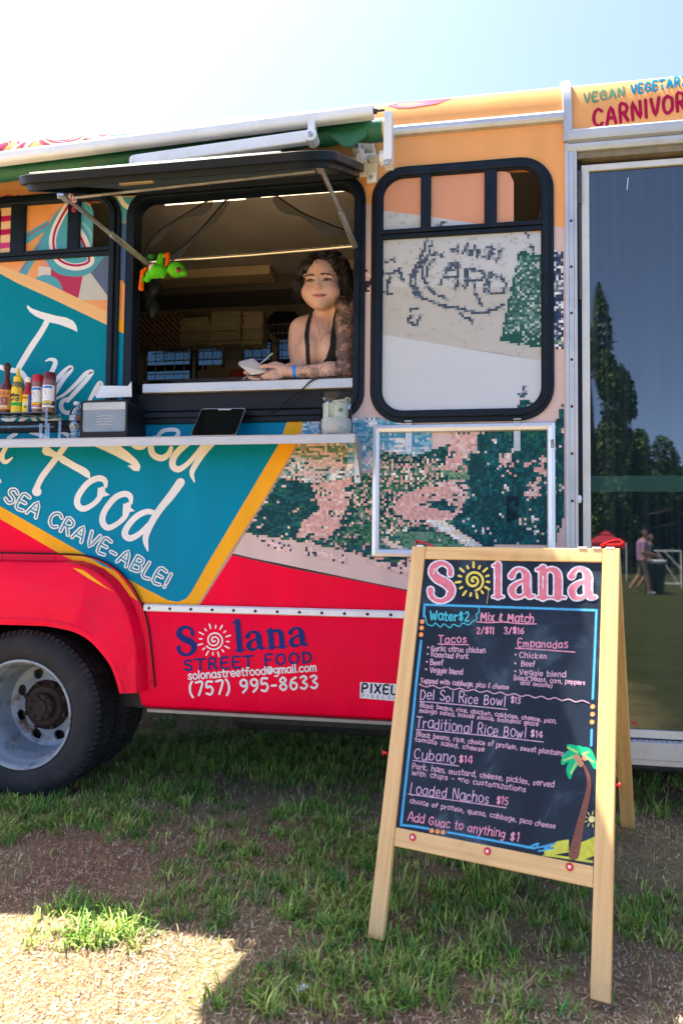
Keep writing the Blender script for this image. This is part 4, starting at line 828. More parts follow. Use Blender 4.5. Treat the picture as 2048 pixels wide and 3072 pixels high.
obj('joint_strip', MB().add(*(lambda L: (L, [(4 * i, 4 * i + 1, 4 * i + 5, 4 * i + 4) for i in range(len(L) // 4 - 1)] + [(4 * i + 1, 4 * i + 2, 4 * i + 6, 4 * i + 5) for i in range(len(L) // 4 - 1)] + [(4 * i + 2, 4 * i + 3, 4 * i + 7, 4 * i + 6) for i in range(len(L) // 4 - 1)]))([v for k in range(14) for v in (lambda y, z, ny, nz: ((.430, y + ny * -.002, z - nz * .002), (.432, y - ny * .016, z + nz * .016), (.468, y - ny * .016, z + nz * .016), (.472, y + ny * .002, z - nz * .002)))(*((cove_pt(k * math.pi / 26, 3.13, .255)) if k else (-.004, 3.06)), math.cos(k * math.pi / 26), math.sin(k * math.pi / 26))])), M_alu, truck, smooth=50)
hdr = obj('door_header', MB().prism([(.445, .02, 3.012), (.445, -.012, 3.015), (.445, -.02, 3.03), (.445, -.02, 3.045), (.445, -.008, 3.052), (.445, -.03, 3.058), (.445, -.036, 3.075), (.445, -.036, 3.098), (.445, -.02, 3.112), (.445, .02, 3.115)], (1.25, 0, 0)), M_alu, truck, smooth=30)
obj('header_soffit', MB().b2(.46, 1.7, .0, .10, 2.985, 3.012), mat('grimy_soffit', (.20, .16, .10), .7, var=.5, vscale=10), truck)
# prints on the coves
g = Print(lambda x, y, h: cove(x, y, h, 3.10, .275), lift=.0015)
def blockfont(pr, t, a, b, h, w, col): write(pr, t, a, b, h, w, col, sp=1.3, smooth=3, up=np.array([-.045, -1.0]))
for ch, a, b, h, col in ((0, (1751, 310), (1878, 287), 27, (.10, .22, .14)), (1, (1892, 284), (2100, 247), 27, (.0, .17, .30))): blockfont(g, ('VEGAN', 'VEGETARIAN')[ch], a, b, h, 6.5, col)
blockfont(g, 'CARNIVORE', (1779, 382), (2098, 322), 51, 10, (.36, .008, .055))
obj('roof_lettering', g.mb, M_wrap, truck, fixn=False, label='green, blue and crimson capitals on the roof edge over the door')
g = Print(lambda x, y, h: cove(x, y, h, 3.165, .21), lift=.0015)
Zr = lambda l: [(x / 3.733, 380 + y / 3.733) for x, y in l]
for c, a in (((.72, .70, .68), [(130, 300), (200, 200), (330, 130)]), (C_MAG, [(215, 290), (270, 200), (350, 140)]), ((.72, .70, .68), [(265, 280), (320, 190), (400, 130)]), (C_MAG, [(150, 285), (210, 180)]), (C_MAG, [(-20, 230), (60, 195), (120, 150)]), (C_MAG, [(0, 290), (40, 220), (70, 190)])): g.line(Zr(a), 10, c)
g.line(Zr([(460, 120), (520, 180), (640, 210), (800, 195), (940, 150), (1010, 110)]), 22, C_MAG); g.line(Zr([(480, 130), (560, 185), (700, 195), (860, 165), (960, 120)]), 6, (.8, .5, .28))
g.line(Zr([(560, 110), (620, 145), (720, 150), (860, 120)]), 10, (.72, .70, .68)); g.line(Zr([(610, 170), (760, 160), (860, 140)]), 8, C_MAG)
g.poly(Zr([(1000, 130), (1060, 110), (1100, 160), (1010, 170)]), (.0, .16, .22)); g.line(Zr([(1050, 110), (1100, 140), (1180, 140), (1220, 120)]), 14, (.72, .70, .68)); g.line(Zr([(1100, 100), (1160, 115), (1220, 100)]), 14, C_RED)
g.poly(Zr([(1230, 100), (1568, 60), (1568, 140), (1250, 150)]), (.12, .28, .40)); g.line(Zr([(1440, 130), (1568, 70)]), 14, (.72, .70, .68))
g.poly([(600, 355), (1000, 318), (1000, 330), (600, 372)], (.12, .28, .40)); g.line([(640, 368), (700, 352)], 12, (.72, .70, .68)); g.line([(700, 362), (780, 345)], 12, (.7, .4, .2))
g.poly([(1160, 318), (1200, 308), (1300, 300), (1360, 296), (1310, 312), (1230, 324), (1190, 324)], (.62, .10, .16)); 
obj('roof_pattern', g.mb, M_wrap, truck, fixn=False)
# --- rear fender flare
def fcurve(pts, y): return [P(px, py, y) for px, py in catmull(pts, 6)]
def fend(zpts, y): return fcurve(Z7(zpts), y)
S_ = fend([(-60, 355), (250, 360), (580, 375), (760, 450), (870, 560), (945, 690), (990, 830), (1015, 1010), (1038, 1255)], -.016)
S2 = fend([(-60, 400), (250, 405), (560, 412), (720, 478), (830, 590), (905, 720), (950, 850), (985, 1020), (1000, 1275)], -.020)
R_ = fend([(-60, 415), (250, 420), (490, 428), (650, 490), (760, 590), (840, 720), (885, 860), (918, 1030), (930, 1295)], -.085)
R2 = fend([(-60, 440), (250, 440), (480, 450), (630, 510), (735, 605), (815, 735), (862, 870), (900, 1040), (915, 1297)], -.092)
L1 = fend([(-60, 785), (150, 788), (330, 800), (520, 838), (640, 905), (730, 1000), (785, 1085), (830, 1190), (850, 1300)], -.088)
L2 = fend([(-60, 800), (150, 803), (320, 815), (500, 852), (620, 925), (705, 1020), (765, 1110), (800, 1200), (830, 1300)], -.096)
L3 = fend([(-60, 835), (150, 838), (310, 848), (490, 885), (600, 945), (690, 1040), (745, 1120), (780, 1210), (806, 1302)], -.092)
L4 = [v + Vector((0, .10, -.0)) for v in L3]
def mirror(c): return [Vector((2 * WX - v.x, v.y, v.z)) for v in c[::-1] if 2 * WX - v.x < WX - .0] 
curves = [S_, S2, R_, R2, L1, L2, L3, L4]; n = len(S_); fm = MB(); vs = []
for c in curves:
    lf = [Vector((2 * WX - v.x, v.y, v.z)) for v in c[::-1]]; half = [v for v in c]
    vs += lf + half
N2 = 2 * n; fs = [(a * N2 + i, a * N2 + i + 1, (a + 1) * N2 + i + 1, (a + 1) * N2 + i) for a in range(len(curves) - 1) for i in range(N2 - 1)]
fender = obj('fender', fm.add(vs, fs), mat('red_fibreglass', (.84, .001, .036), .3, var=.10, vscale=5, spec=.14, dirt=.28, dirtcol=(.22, .05, .04)), truck, smooth=35, label='flared red wheel arch over the rear wheel')
obj('fender_seal', MB().tube([v + Vector((.004, -.002, 0)) for v in S_], .004, 6), M_black, fender)
for px, py in ((5, 1668), (165, 1672), (453, 2046)): obj('rivet', MB().lathe([(0, .004), (.006, .003), (.008, 0)], P(px, py, -.018), (0, -1, 0), 10), MATS['red_fibreglass'], fender)
g = Print(lambda x, y, h: P(x, y, -.092 - h), lift=.001); g.poly(Z7([(488, 455), (560, 470), (640, 530), (705, 580), (768, 616), (690, 580), (600, 530), (540, 490)]), C_YEL); obj('fender_print', g.mb, M_wrap, fender, fixn=False)
g = Print(lambda x, y, h: P(x, y, -.021 - h), lift=.0005); g.poly(Z7([(420, 372), (560, 378), (700, 425), (790, 490), (870, 590), (930, 680), (880, 650), (800, 540), (700, 460), (560, 408), (490, 405)]), C_YEL); g.poly(Z7([(590, 382), (700, 425), (770, 475), (690, 440), (640, 410)]), C_TEAL); obj('fender_print', g.mb, M_wrap, fender, fixn=False)
obj('wheel_well', MB().add([(WX + .64 * math.cos(math.radians(a)), y, .42 + .62 * math.sin(math.radians(a))) for a in range(15, 166, 15) for y in (.03, .75)], [(2 * i, 2 * i + 1, 2 * i + 3, 2 * i + 2) for i in range(10)]).b2(WX - .75, WX + .75, .75, .77, .3, 1.1), mat('dark_underbody', (.015, .014, .014), .9), truck)
# --- dual rear wheels
def wheel(y0, outer):
    yv = Vector((0, 1, 0)); c = (WX, y0, WZ); R = WR; Wd = .215
    tp = [(.262, .012), (.275, -.002), (.300, -.010), (.335, -.014), (.365, -.008), (.385, .006), (.396, .02), (.401, .04), (.405, .075), (.4055, Wd / 2), (.405, Wd - .075), (.401, Wd - .04), (.385, Wd - .006), (.335, Wd + .014), (.262, Wd - .012)]
    w = obj('wheel', MB().lathe(tp, c, yv, 72), mat('tyre_rubber', (.022, .023, .026), .75, var=.3, vscale=9, dirt=.45, dirtcol=(.075, .066, .058), spec=.3, bump=.05, bscale=40), truck, smooth=50, label='rear dual wheel with a grey steel rim' if outer else 'inner rear wheel hidden behind the outer one')
    tr_ = MB()
    for k in range(84):
        a = 2 * math.pi * k / 84; ca, sa = math.cos(a), math.sin(a); tang = Vector((-sa, 0, ca)); rad = Vector((ca, 0, sa)); o = Vector(c)
        for ya, yb, dr in ((.004, .055, 0), (.064, .100, .0), (.108, .148, 0), (.158, .21, 0)):
            sh = .006 * ((k % 2) * 2 - 1) if ya in (.064, .108) else 0
            lo = .388 if ya < .02 or ya > .15 else .398
            tr_.hexa([o + rad * lo + tang * (s * .0115 + sh) + yv * q for q, s in ((ya, -1), (ya, 1), (yb, 1), (yb, -1))] + [o + rad * (.4085 if .02 < (ya + yb) / 2 < .2 else .407) * (1 if not (ya < .02) else 1) + tang * (s * .0105 + sh) + yv * q for q, s in ((ya + (.018 if ya < .02 else .001), -1), (ya + (.018 if ya < .02 else .001), 1), (yb - (.018 if yb > .2 else .001), 1), (yb - (.018 if yb > .2 else .001), -1))])
    obj('tread', tr_, MATS['tyre_rubber'], w, kind='stuff')
    if not outer: return
    rm = mat('painted_steel_rim', (.27, .315, .36), .42, .1, var=.14, vscale=6, dirt=1.6, dirtcol=(.10, .055, .038))
    rp = [(.262, .016), (.268, .004), (.266, -.004), (.258, -.004), (.251, .004), (.247, .02), (.245, .045), (.238, .055), (.232, .075), (.230, .10), (.222, .112), (.219, .15), (.217, .20), (.210, .232), (.19, .24)]
    rim = obj('rim', MB().lathe(rp, c, yv, 64), rm, w, smooth=45)
    disc = obj('rim_disc', MB().lathe([(.212, .228), (.19, .240), (.165, .238), (.135, .228), (.118, .222), (.112, .235), (.118, .246), (.165, .252), (.19, .254), (.212, .242)], c, yv, 64, closed=True), rm, rim, smooth=45)
    cut = []
    for k in range(8):
        a = 2 * math.pi * (k + .5) / 8; p = Vector((WX + .168 * math.cos(a), y0 + .12, WZ + .168 * math.sin(a)))
        cut.append(obj('cut', MB().tube([p, p + yv * .2], .0285, 18), None))
    bool_cut(disc, cut)
    hubm = mat('greasy_hub', (.04, .028, .024), .75, .2, var=.5, vscale=30, dirt=.6, dirtcol=(.10, .04, .022), spec=.25)
    hub = obj('hub', MB().lathe([(.135, .250), (.128, .225), (.112, .215), (.105, .20), (.098, .19), (.072, .185), (.070, .165), (.064, .158), (.042, .156), (.040, .148), (.020, .146), (.0, .146)], c, yv, 40), hubm, rim, smooth=35)
    for k in range(8):
        a = 2 * math.pi * k / 8 + .2; p = Vector((WX + .055 * math.cos(a), y0 + .16, WZ + .055 * math.sin(a))); obj('hub_bolt', MB().tube([p, p - yv * .012], .0075, 6), hubm, rim)
    for k in range(8):
        a = 2 * math.pi * k / 8 + .4; p = Vector((WX + .116 * math.cos(a), y0 + .225, WZ + .116 * math.sin(a))); obj('wheel_nut', MB().tube([p, p - yv * .03], .012, 6), hubm, rim)
wheel(-.035, True); wheel(.27, False)
obj('wheel_hole_backing', MB().lathe([(0, .29), (.2, .29)], (WX, -.035, WZ), (0, 1, 0), 24), MATS['dark_underbody'], truck)
# --- snap frame hung under the rear window
x0, x1, z0, z1 = -.416, .393, 1.197, 1.800; sn = MB()
def prof_bar(a, b, inn):
    a = Vector(a); b = Vector(b); d = (b - a).normalized(); inn = Vector(inn); w = .036; q = []
    for p, s in ((a, 1), (b, -1)):
        for f, h in ((0, -.004), (.0, -.014), (.10, -.022), (.5, -.027), (.9, -.022), (1, -.014), (1, -.004)): q.append(p + inn * (w * f) + d * (s * w * f) + Vector((0, h, 0)))
    sn.add(q, [(i, (i + 1) % 7, 7 + (i + 1) % 7, 7 + i) for i in range(7)])
for a, b, i in (((x0, 0, z0), (x1, 0, z0), (0, 0, 1)), ((x1, 0, z0), (x1, 0, z1), (-1, 0, 0)), ((x1, 0, z1), (x0, 0, z1), (0, 0, -1)), ((x0, 0, z1), (x0, 0, z0), (1, 0, 0))): prof_bar(a, b, i)
snap = obj('snap_frame', sn, mat('satin_aluminium', (.66, .67, .68), .32, .5, var=.05, dirt=.12), truck, smooth=35, label='empty silver poster frame hung under the rear window')
for xa in (-.265, .215):
    obj('hanger', MB().b2(xa, xa + .028, -.0075, -.0045, 1.675, 1.815).b2(xa - .003, xa + .030, -.034, -.0045, 1.812, 1.815), M_steel, snap)
    for zz in (1.70, 1.745): obj('screw', MB().lathe([(0, .003), (.004, .002), (.005, 0)], (xa + .014, -.0075, zz), (0, -1, 0), 8), M_steel, snap)
obj('maker_sticker', MB().b2(.372, .384, -.0285, -.027, 1.685, 1.72), M_black, snap)
g = Print(lambda x, y, h: Vector((.378 + y * .0015, -.0287 - h, 1.688 + x * .0017)), lift=.0002); write(g, 'NOCO', (0, 2.2), (17, 2.2), 4.4, .8, C_WH); obj('sticker_text', g.mb, M_wrap, snap, fixn=False)
# --- logo on the red panel
SER = {'S': (3.7, [([(3.15, 4.2), (3.05, 5.2), (2.0, 5.9), (.9, 5.5), (.55, 4.6), (1.2, 3.6), (2.4, 2.9), (3.2, 2.0), (3.05, .85), (2.1, .12), (1.1, .2), (.35, .9), (.25, 1.8)], [.75, .6, .6, .95, 1.15, 1.25, 1.3, 1.25, 1.0, .6, .6, .7, .9])]),
       'l': (2.2, [([(1.05, 6.5), (1.05, .2)], [1.1, 1.1]), ([(.2, 6.25), (1.0, 6.45)], [.35, .5]), ([(.15, .15), (2.0, .15)], [.34, .34])]),
       'a': (4.0, [([(.5, 3.0), (1.1, 3.85), (2.1, 3.8), (2.65, 3.0), (2.7, 1.2), (3.0, .3), (3.7, .25)], [.95, .5, .6, 1.05, 1.1, .8, .35]), ([(2.7, 2.45), (1.4, 2.05), (.55, 1.2), (.9, .25), (1.9, .2), (2.7, .9)], [.4, .5, .95, .75, .4, .4])]),
       'n': (4.2, [([(.95, 3.9), (.95, .2)], [1.1, 1.1]), ([(.1, 3.75), (.9, 3.9)], [.35, .5]), ([(.15, .13), (1.9, .13)], [.3, .3]), ([(.95, 2.8), (1.7, 3.75), (2.6, 3.6), (3.0, 2.8), (3.0, .2)], [.35, .5, .85, 1.05, 1.1]), ([(2.2, .13), (4.0, .13)], [.3, .3])])}
def serif(pr, ch, o, d, u, col, fat=0.): 
    for pts, ws in SER[ch][1]:
        pr.line([np.array(o) + np.array(d) * p[0] + np.array(u) * p[1] for p in pts], [w * np.linalg.norm(d) + fat for w in ws], col, caps=True)
def sun_mark(pr, c, R, col, w, turns=2.3, rays=16, a0=.6):
    pts = [(c[0] + R * (.08 + .92 * t) * math.cos(a0 + t * turns * 2 * math.pi), c[1] + R * (.08 + .92 * t) * math.sin(a0 + t * turns * 2 * math.pi)) for t in np.linspace(0, 1, 26)]
    pr.line(pts, w, col, 3)
    for k in range(rays):
        a = 2 * math.pi * k / rays + .1; r0 = R * 1.28; r1 = R * (1.52 + .22 * (k % 2)); pr.line([(c[0] + r0 * math.cos(a), c[1] + r0 * math.sin(a)), (c[0] + r1 * math.cos(a), c[1] + r1 * math.sin(a))], w * .95, col)
Zl = lambda x, y: (400 + x / 1.8447, 1750 + y / 1.8447)
lowpx = lambda px, py, h: P(px, py, -.0155 - h)
g = Print(lowpx, lift=.0006); base = np.array(Zl(560, 378)); dd = np.array((1., -.085)); uu = np.array((-.085, -1.0)); un = 13.6
serif(g, 'S', Zl(248, 402), dd * un * 1.12, uu * un * 1.05, C_NAVY)
xo = 0
for ch, k in (('l', 1.04), ('a', 1.15), ('n', 1.12), ('a', 1.15)): serif(g, ch, base + dd * xo * un * 1.15, dd * un * 1.12, uu * un * (1.02 if ch == 'l' else 1.02), C_NAVY); xo += SER[ch][0]
sun_mark(g, Zl(448, 315), 29, C_WH, 4.6)
obj('logo_lettering', g.mb, M_wrap, truck, fixn=False, label='navy serif lettering with a white spiral sun on the red panel')
g = Print(lowpx, lift=.0006, mod=60)
def seriftext(pr, t, a, b, h, w, col, sp=1.5):
    write(pr, t, a, b, h, w, col, sp=sp, smooth=3); a = np.array(a, float); b = np.array(b, float); d = b - a; L = np.linalg.norm(d); d /= L; u = np.array([d[1], -d[0]]); sx = L / text_width(t, sp); x = 0
    for c in t:
        gw, st = FONT[c]
        for s_ in st:
            for p in (s_[0], s_[-1]):
                if c.isupper() and c not in 'SOCG' and (p[1] in (0, 6)): o = a + d * (x + p[0]) * sx + u * p[1] * h / 6; pr.line([o - d * h * .13, o + d * h * .13], w * .55, col)
        x += gw + sp
seriftext(g, 'STREET FOOD', Zl(282, 484), Zl(1008, 436), 31, 6.4, C_NAVY); obj('tagline_lettering', g.mb, M_wrap, truck, fixn=False)
g = Print(lowpx, lift=.0006, mod=60); write(g, 'solonastreetfood@gmail.com', Zl(304, 532), Zl(1018, 484), 24, 4.2, C_WH, sp=.7); obj('email_lettering', g.mb, M_wrap, truck, fixn=False)
g = Print(lowpx, lift=.0006, mod=60); tA = np.array(Zl(310, 622)); tB = np.array(Zl(1036, 578)); w1_, w2_ = text_width('(757) ', 1.0), text_width('995-8633', 1.0); tm_ = tA + (tB - tA) * w1_ / (w1_ + w2_); write(g, '(757) ', tA, tm_, 38, 6.6, C_WH, sp=1.0); obj('phone_lettering', g.mb, M_wrap, truck, fixn=False)
g = Print(lowpx, lift=.0006, mod=60); write(g, '995-8633', tm_, tB, 38, 6.6, C_WH, sp=1.0); obj('phone_lettering', g.mb, M_wrap, truck, fixn=False)
g = Print(lowpx, lift=.0006); g.poly([(1080, 2046), (1260, 2056), (1260, 2110), (1079, 2094)], (.72, .72, .72)); 
write(g, 'PIXEL', (1084, 2076), (1194, 2083), 25, 6, (.012, .014, .025), sp=1.2, smooth=2); write(g, 'PIXELSAN', (1083, 2093), (1216, 2101), 11, 1.5, (.1, .1, .12), sp=2.6, smooth=2); obj('sign_maker_sticker', g.mb, M_wrap, truck, fixn=False)
# --- glass door
fm = mat('ivory_aluminium', (.64, .62, .56), .4, .2, var=.08, vscale=6, dirt=.30, dirtcol=(.28, .20, .10))
dg = bpy.data.materials.new('door_glass'); dg.use_nodes = True; N = dg.node_tree.nodes; Lk = dg.node_tree.links; b = N['Principled BSDF']
b.inputs['Base Color'].default_value = (.006, .012, .015, 1); b.inputs['IOR'].default_value = 2.05; b.inputs['Specular IOR Level'].default_value = .5
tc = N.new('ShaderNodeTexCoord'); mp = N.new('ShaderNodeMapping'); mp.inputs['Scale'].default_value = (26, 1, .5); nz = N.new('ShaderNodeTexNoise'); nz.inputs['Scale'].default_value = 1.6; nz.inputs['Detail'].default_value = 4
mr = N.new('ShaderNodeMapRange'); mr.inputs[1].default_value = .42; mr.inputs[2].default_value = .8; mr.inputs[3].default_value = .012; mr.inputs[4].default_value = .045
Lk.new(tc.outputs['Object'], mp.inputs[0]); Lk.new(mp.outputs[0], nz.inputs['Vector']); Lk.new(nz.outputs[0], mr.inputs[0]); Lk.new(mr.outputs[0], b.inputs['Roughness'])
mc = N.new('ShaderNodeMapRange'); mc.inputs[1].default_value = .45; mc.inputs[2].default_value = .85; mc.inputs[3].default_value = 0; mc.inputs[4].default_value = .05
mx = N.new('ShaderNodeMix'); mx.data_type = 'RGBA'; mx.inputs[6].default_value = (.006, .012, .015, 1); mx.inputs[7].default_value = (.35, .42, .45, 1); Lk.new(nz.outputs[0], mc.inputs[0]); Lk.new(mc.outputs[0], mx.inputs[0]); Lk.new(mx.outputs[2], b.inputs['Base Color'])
DY = .03
def film_material():
    m = bpy.data.materials.new('green_film'); m.use_nodes = True; N = m.node_tree.nodes; Lk = m.node_tree.links; b = N['Principled BSDF']; b.inputs['Base Color'].default_value = (.10, .30, .22, 1); b.inputs['Roughness'].default_value = .3; b.inputs['Alpha'].default_value = .09; return m
door = obj('door', MB().b2(.512, .545, DY - .012, DY + .02, .44, 2.963).b2(1.40, 1.433, DY - .012, DY + .02, .44, 2.963).b2(.545, 1.40, DY - .012, DY + .02, 2.935, 2.963).b2(.545, 1.40, DY - .012, DY + .02, .44, .474), fm, truck, bevel=.002, label='tall dark glass entry door with ivory frame')
obj('door_glass', MB().b2(.545, 1.40, DY, DY + .006, .474, 2.935), dg, door)
obj('safety_film', MB().b2(.546, 1.399, DY - .0012, DY - .0002, 1.495, 1.565), film_material(), door)
obj('scratch', MB().hexa([P(1878, 570, DY - .001), P(1880, 570, DY - .001), P(1884, 532, DY - .001), P(1882, 532, DY - .001), P(1878, 570, DY + .001), P(1880, 570, DY + .001), P(1884, 532, DY + .001), P(1882, 532, DY + .001)]), M_white, door)
obj('door_seal', MB().b2(.489, .512, .02, .09, .44, 3.0), M_black, truck)
obj('door_hinge_rod', MB().tube([(.503, .012, 2.35), (.500, .012, 2.93)], .007, 8).b2(.492, .510, .0, .02, 2.78, 2.93), M_dark, truck)
obj('door_bumper', MB().ell((.494, -.006, 1.46), (.010, .012, .018)), M_white, truck, smooth=60)
stp = obj('door_step', MB().b2(.47, 1.6, -.012, .35, .405, .432).b2(.47, 1.6, -.020, -.012, .36, .432).b2(.47, 1.6, -.016, .3, .335, .36), M_alu, truck, bevel=.002)
tread = MB()
for i in range(46):
    for j in range(3): tread.box((.50 + i * .024, .012 - j * .012 + .01, .4335), (.016, .003, .003), Matrix.Rotation(math.radians(35 if (i + j) % 2 else -35), 3, 'Z'))
obj('tread_pattern', tread, M_alu, stp, kind='stuff')
obj('door_recess', MB().b2(.489, 1.7, .10, .12, .43, 3.0), M_black, truck)
# --- roll-up awning along the roof edge
aw = thing('awning', 'white roll-up awning with green fabric along the roof edge', 'awning', (-1.6, -.15, 3.1))
YA = -.40
_a0, _a1 = P(0, 478, YA), P(1118, 336, YA)
def az_(x): return _a0.z + (x - _a0.x) * (_a1.z - _a0.z) / (_a1.x - _a0.x)
XE = P(1120, 334, YA).x
def section_bar(name, a, b, hy, hz, r, m, parent, label=None):
    sec = rrect(-hy, hy, -hz, hz, r, 5); a = Vector(a); b = Vector(b); mb = MB(); k = len(sec)
    mb.add([a + Vector((0, y, z)) for y, z in sec] + [b + Vector((0, y, z)) for y, z in sec], [(i, (i + 1) % k, k + (i + 1) % k, k + i) for i in range(k)] + [tuple(range(k)), tuple(range(2 * k - 1, k - 1, -1))])
    return obj(name, mb, m, parent, smooth=35, label=label)
section_bar('lead_rail', (-3.2, YA, az_(-3.2)), (XE, YA, az_(XE)), .028, .026, .018, M_white, aw)
obj('rail_bolt', MB().tube([(XE, YA, az_(XE) + .003), (XE + .045, YA, az_(XE) + .005)], .006, 8).tube([(XE, YA, az_(XE) + .003), (XE + .015, YA, az_(XE) + .003)], .012, 6), M_dark, aw, smooth=40)
M_green = mat('green_awning_cloth', (.018, .13, .062), .6, var=.25, vscale=9, bump=.2, bscale=25, coat=.1)
a = P(-400, 566, -.30); b = P(1148, 388, -.30)
roll = []; rr_ = []
for k in range(41):
    t = k / 40; roll.append(a.lerp(b, t) + Vector((0, 0, .003 * math.sin(k * 1.7)))); rr_.append(.040 + .003 * math.sin(k * 2.3) + (.003 if t > .93 else 0))
obj('rolled_cloth', MB().tube(roll, rr_, 14), M_green, aw, smooth=60)
obj('cloth_sheet', MB().hexa([(-3.2, YA + .01, az_(-3.2) + .018), (XE - .03, YA + .01, az_(XE) + .018), (XE - .03, -.02, 3.192), (-3.2, -.02, 3.192), (-3.2, YA + .01, az_(-3.2) + .021), (XE - .03, YA + .01, az_(XE) + .021), (XE - .03, -.02, 3.195), (-3.2, -.02, 3.195)]), M_green, aw)
fl = MB(); top = [P(x, y, -.33) for x, y in ((960, 392), (1000, 385), (1040, 372), (1075, 366), (1100, 368))]; bot = [P(x, y, -.34) for x, y in ((985, 408), (1012, 428), (1043, 452), (1072, 430), (1104, 410))]
mid = [(p + q) / 2 + Vector((0, -.025 * (1 if i % 2 else .4), 0)) for i, (p, q) in enumerate(zip(top, bot))]
fl.add([*top, *mid, *bot], [(i, i + 1, i + 6, i + 5) for i in range(4)] + [(5 + i, 6 + i, 11 + i, 10 + i) for i in range(4)])
o_ = obj('cloth_flap', fl, M_green, aw, smooth=80); sm = o_.modifiers.new('sub', 'SUBSURF'); sm.levels = sm.render_levels = 2; o_.modifiers.new('solid', 'SOLIDIFY').thickness = .003
gath = MB()
for k in range(6): gath.tube([roll[-1].lerp(roll[-2], .1 + k * .16) + Vector((0, .0, .0)) + Vector((0, -.036 * math.cos(q), .045 * math.sin(q))) for q in np.linspace(0, 6.28, 16)], .006, 6, closed=False)
obj('gathered_folds', gath, M_green, aw, smooth=60)
section_bar('support_arm', P(408, 486, -.41), P(922, 413, -.41), .018, .026, .008, M_white, aw)
el = P(936, 408, -.41)
obj('arm_joint', MB().tube([el + Vector((0, -.03, -.01)), el + Vector((0, .03, -.01))], .026, 16).box(el + Vector((.0, 0, .03)), (.03, .035, .055)).box(el + Vector((.01, 0, .06)), (.07, .03, .01)), M_white, aw, smooth=40)
obj('joint_bolt', MB().tube([el + Vector((0, -.042, -.012)), el + Vector((0, -.03, -.012))], .010, 6), M_steel, aw)
q = P(402, 484, -.41); obj('arm_joint', MB().ell(q, (.02, .02, .026)), M_white, aw, smooth=60)
e1 = P(1165, 420, -.30)
obj('end_plate', MB().tube([e1 + Vector((-.012, 0, z)) for z in (.0,)] + [e1 + Vector((.014, 0, 0))], .001, 6).b2(e1.x - .016, e1.x + .018, -.345, -.255, P(1165, 495, -.3).z, P(1165, 352, -.3).z), M_white, aw, bevel=.012)
obj('roller_end', MB().tube([b, b + Vector((.025, 0, 0))], .043, 20), mat('ivory_plastic', (.6, .5, .28), .5), aw, smooth=40)
def pxbox(px0, px1, py0, py1, ya, yb, col=None):
    y = (ya + yb) / 2; A = P(px0, py0, y); B = P(px1, py1, y); return (min(A.x, B.x), max(A.x, B.x), ya, yb, min(A.z, B.z), max(A.z, B.z))
obj('mount_bracket', MB().b2(*pxbox(1062, 1085, 428, 470, -.16, -.04)).b2(*pxbox(1072, 1095, 465, 515, -.13, -.03)), M_white, aw, bevel=.004)
obj('mount_bracket', MB().b2(*pxbox(1092, 1122, 440, 452, -.16, -.02)).b2(*pxbox(1096, 1128, 478, 500, -.12, -.02)).b2(*pxbox(1100, 1130, 498, 548, -.022, -.004)), M_white, aw, bevel=.003)
obj('mount_spindle', MB().tube([P(1040, 485, -.09), P(1110, 476, -.10)], .020, 14).tube([P(1105, 477, -.10), P(1162, 478, -.27)], .018, 12).tube([P(1140, 477, -.27), P(1160, 475, -.27)], .032, 16), M_white, aw, smooth=40)
for px, py, ya in ((1070, 440, -.165), (1107, 484, -.125), (1112, 532, -.025), (1104, 462, -.1), (1082, 508, -.135), (1160, 490, -.345)):
    c = P(px, py, ya); obj('bolt', MB().tube([c, c + Vector((0, -.008, 0))], .010, 6), M_steel, aw)
obj('bolt', MB().tube([P(1106, 432, -.08), P(1106, 475, -.08)], .008, 8), M_dark, aw)
# --- interior of the kitchen, seen through the serving window
wallm = mat('kitchen_wall', (.48, .44, .40), .7, var=.12, vscale=2)
obj('kitchen_floor', MB().b2(X0, .43, .05, 2.28, .95, .985), M_dark, truck)
obj('kitchen_ceiling', MB().b2(X0, .43, .05, 2.28, 3.10, 3.13), mat('kitchen_ceiling', (.42, .39, .36), .6, var=.15, vscale=3), truck)
obj('kitchen_end_wall', MB().b2(X0, X0 + .03, .05, 2.28, .74, 3.1).b2(.40, .43, .05, 2.28, .74, 3.1), wallm, truck)
yb = 2.25
kw = obj('kitchen_rear_wall', MB().b2(X0, .40, yb, yb + .03, .74, 3.1), wallm, truck)
def wloop(px0, px1, py0, py1): A = P(px0, py0, yb); B = P(px1, py1, yb); return (A.x, B.x, B.z, A.z)
wins = [wloop(440, 576, 1040, 1152), wloop(592, 672, 1040, 1152), wloop(728, 816, 1025, 1140), wloop(834, 930, 1015, 1140)]
bool_cut(kw, [cutter([(a_, c_), (b_, c_), (b_, d_), (a_, d_)], yb - .1, yb + .2) for a_, b_, c_, d_ in wins])
for a_, b_, c_, d_ in wins:
    w = obj('rear_window', MB().ring([(a_, yb, c_), (b_, yb, c_), (b_, yb, d_), (a_, yb, d_)], [(a_ + .015, yb, c_ + .015), (b_ - .015, yb, c_ + .015), (b_ - .015, yb, d_ - .015), (a_ + .015, yb, d_ - .015)], (0, -.02, 0)), M_black, truck)
    obj('pane', MB().b2(a_, b_, yb + .01, yb + .014, c_, d_), glassmat('tinted_glass', (.17, .23, .25), .02, 1.45, .02), w)
    zc = (c_ + d_) / 2 - .01; obj('window_bar', MB().b2(a_, b_, yb - .015, yb + .005, zc - .04, zc + .01), M_black, w)
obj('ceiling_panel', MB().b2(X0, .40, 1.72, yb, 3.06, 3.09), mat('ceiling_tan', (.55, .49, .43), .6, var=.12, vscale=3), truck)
obj('ceiling_duct', MB().b2(X0, .40, 1.40, 1.71, 2.99, 3.09), mat('duct_brown', (.10, .085, .075), .6, var=.15, vscale=3), truck)
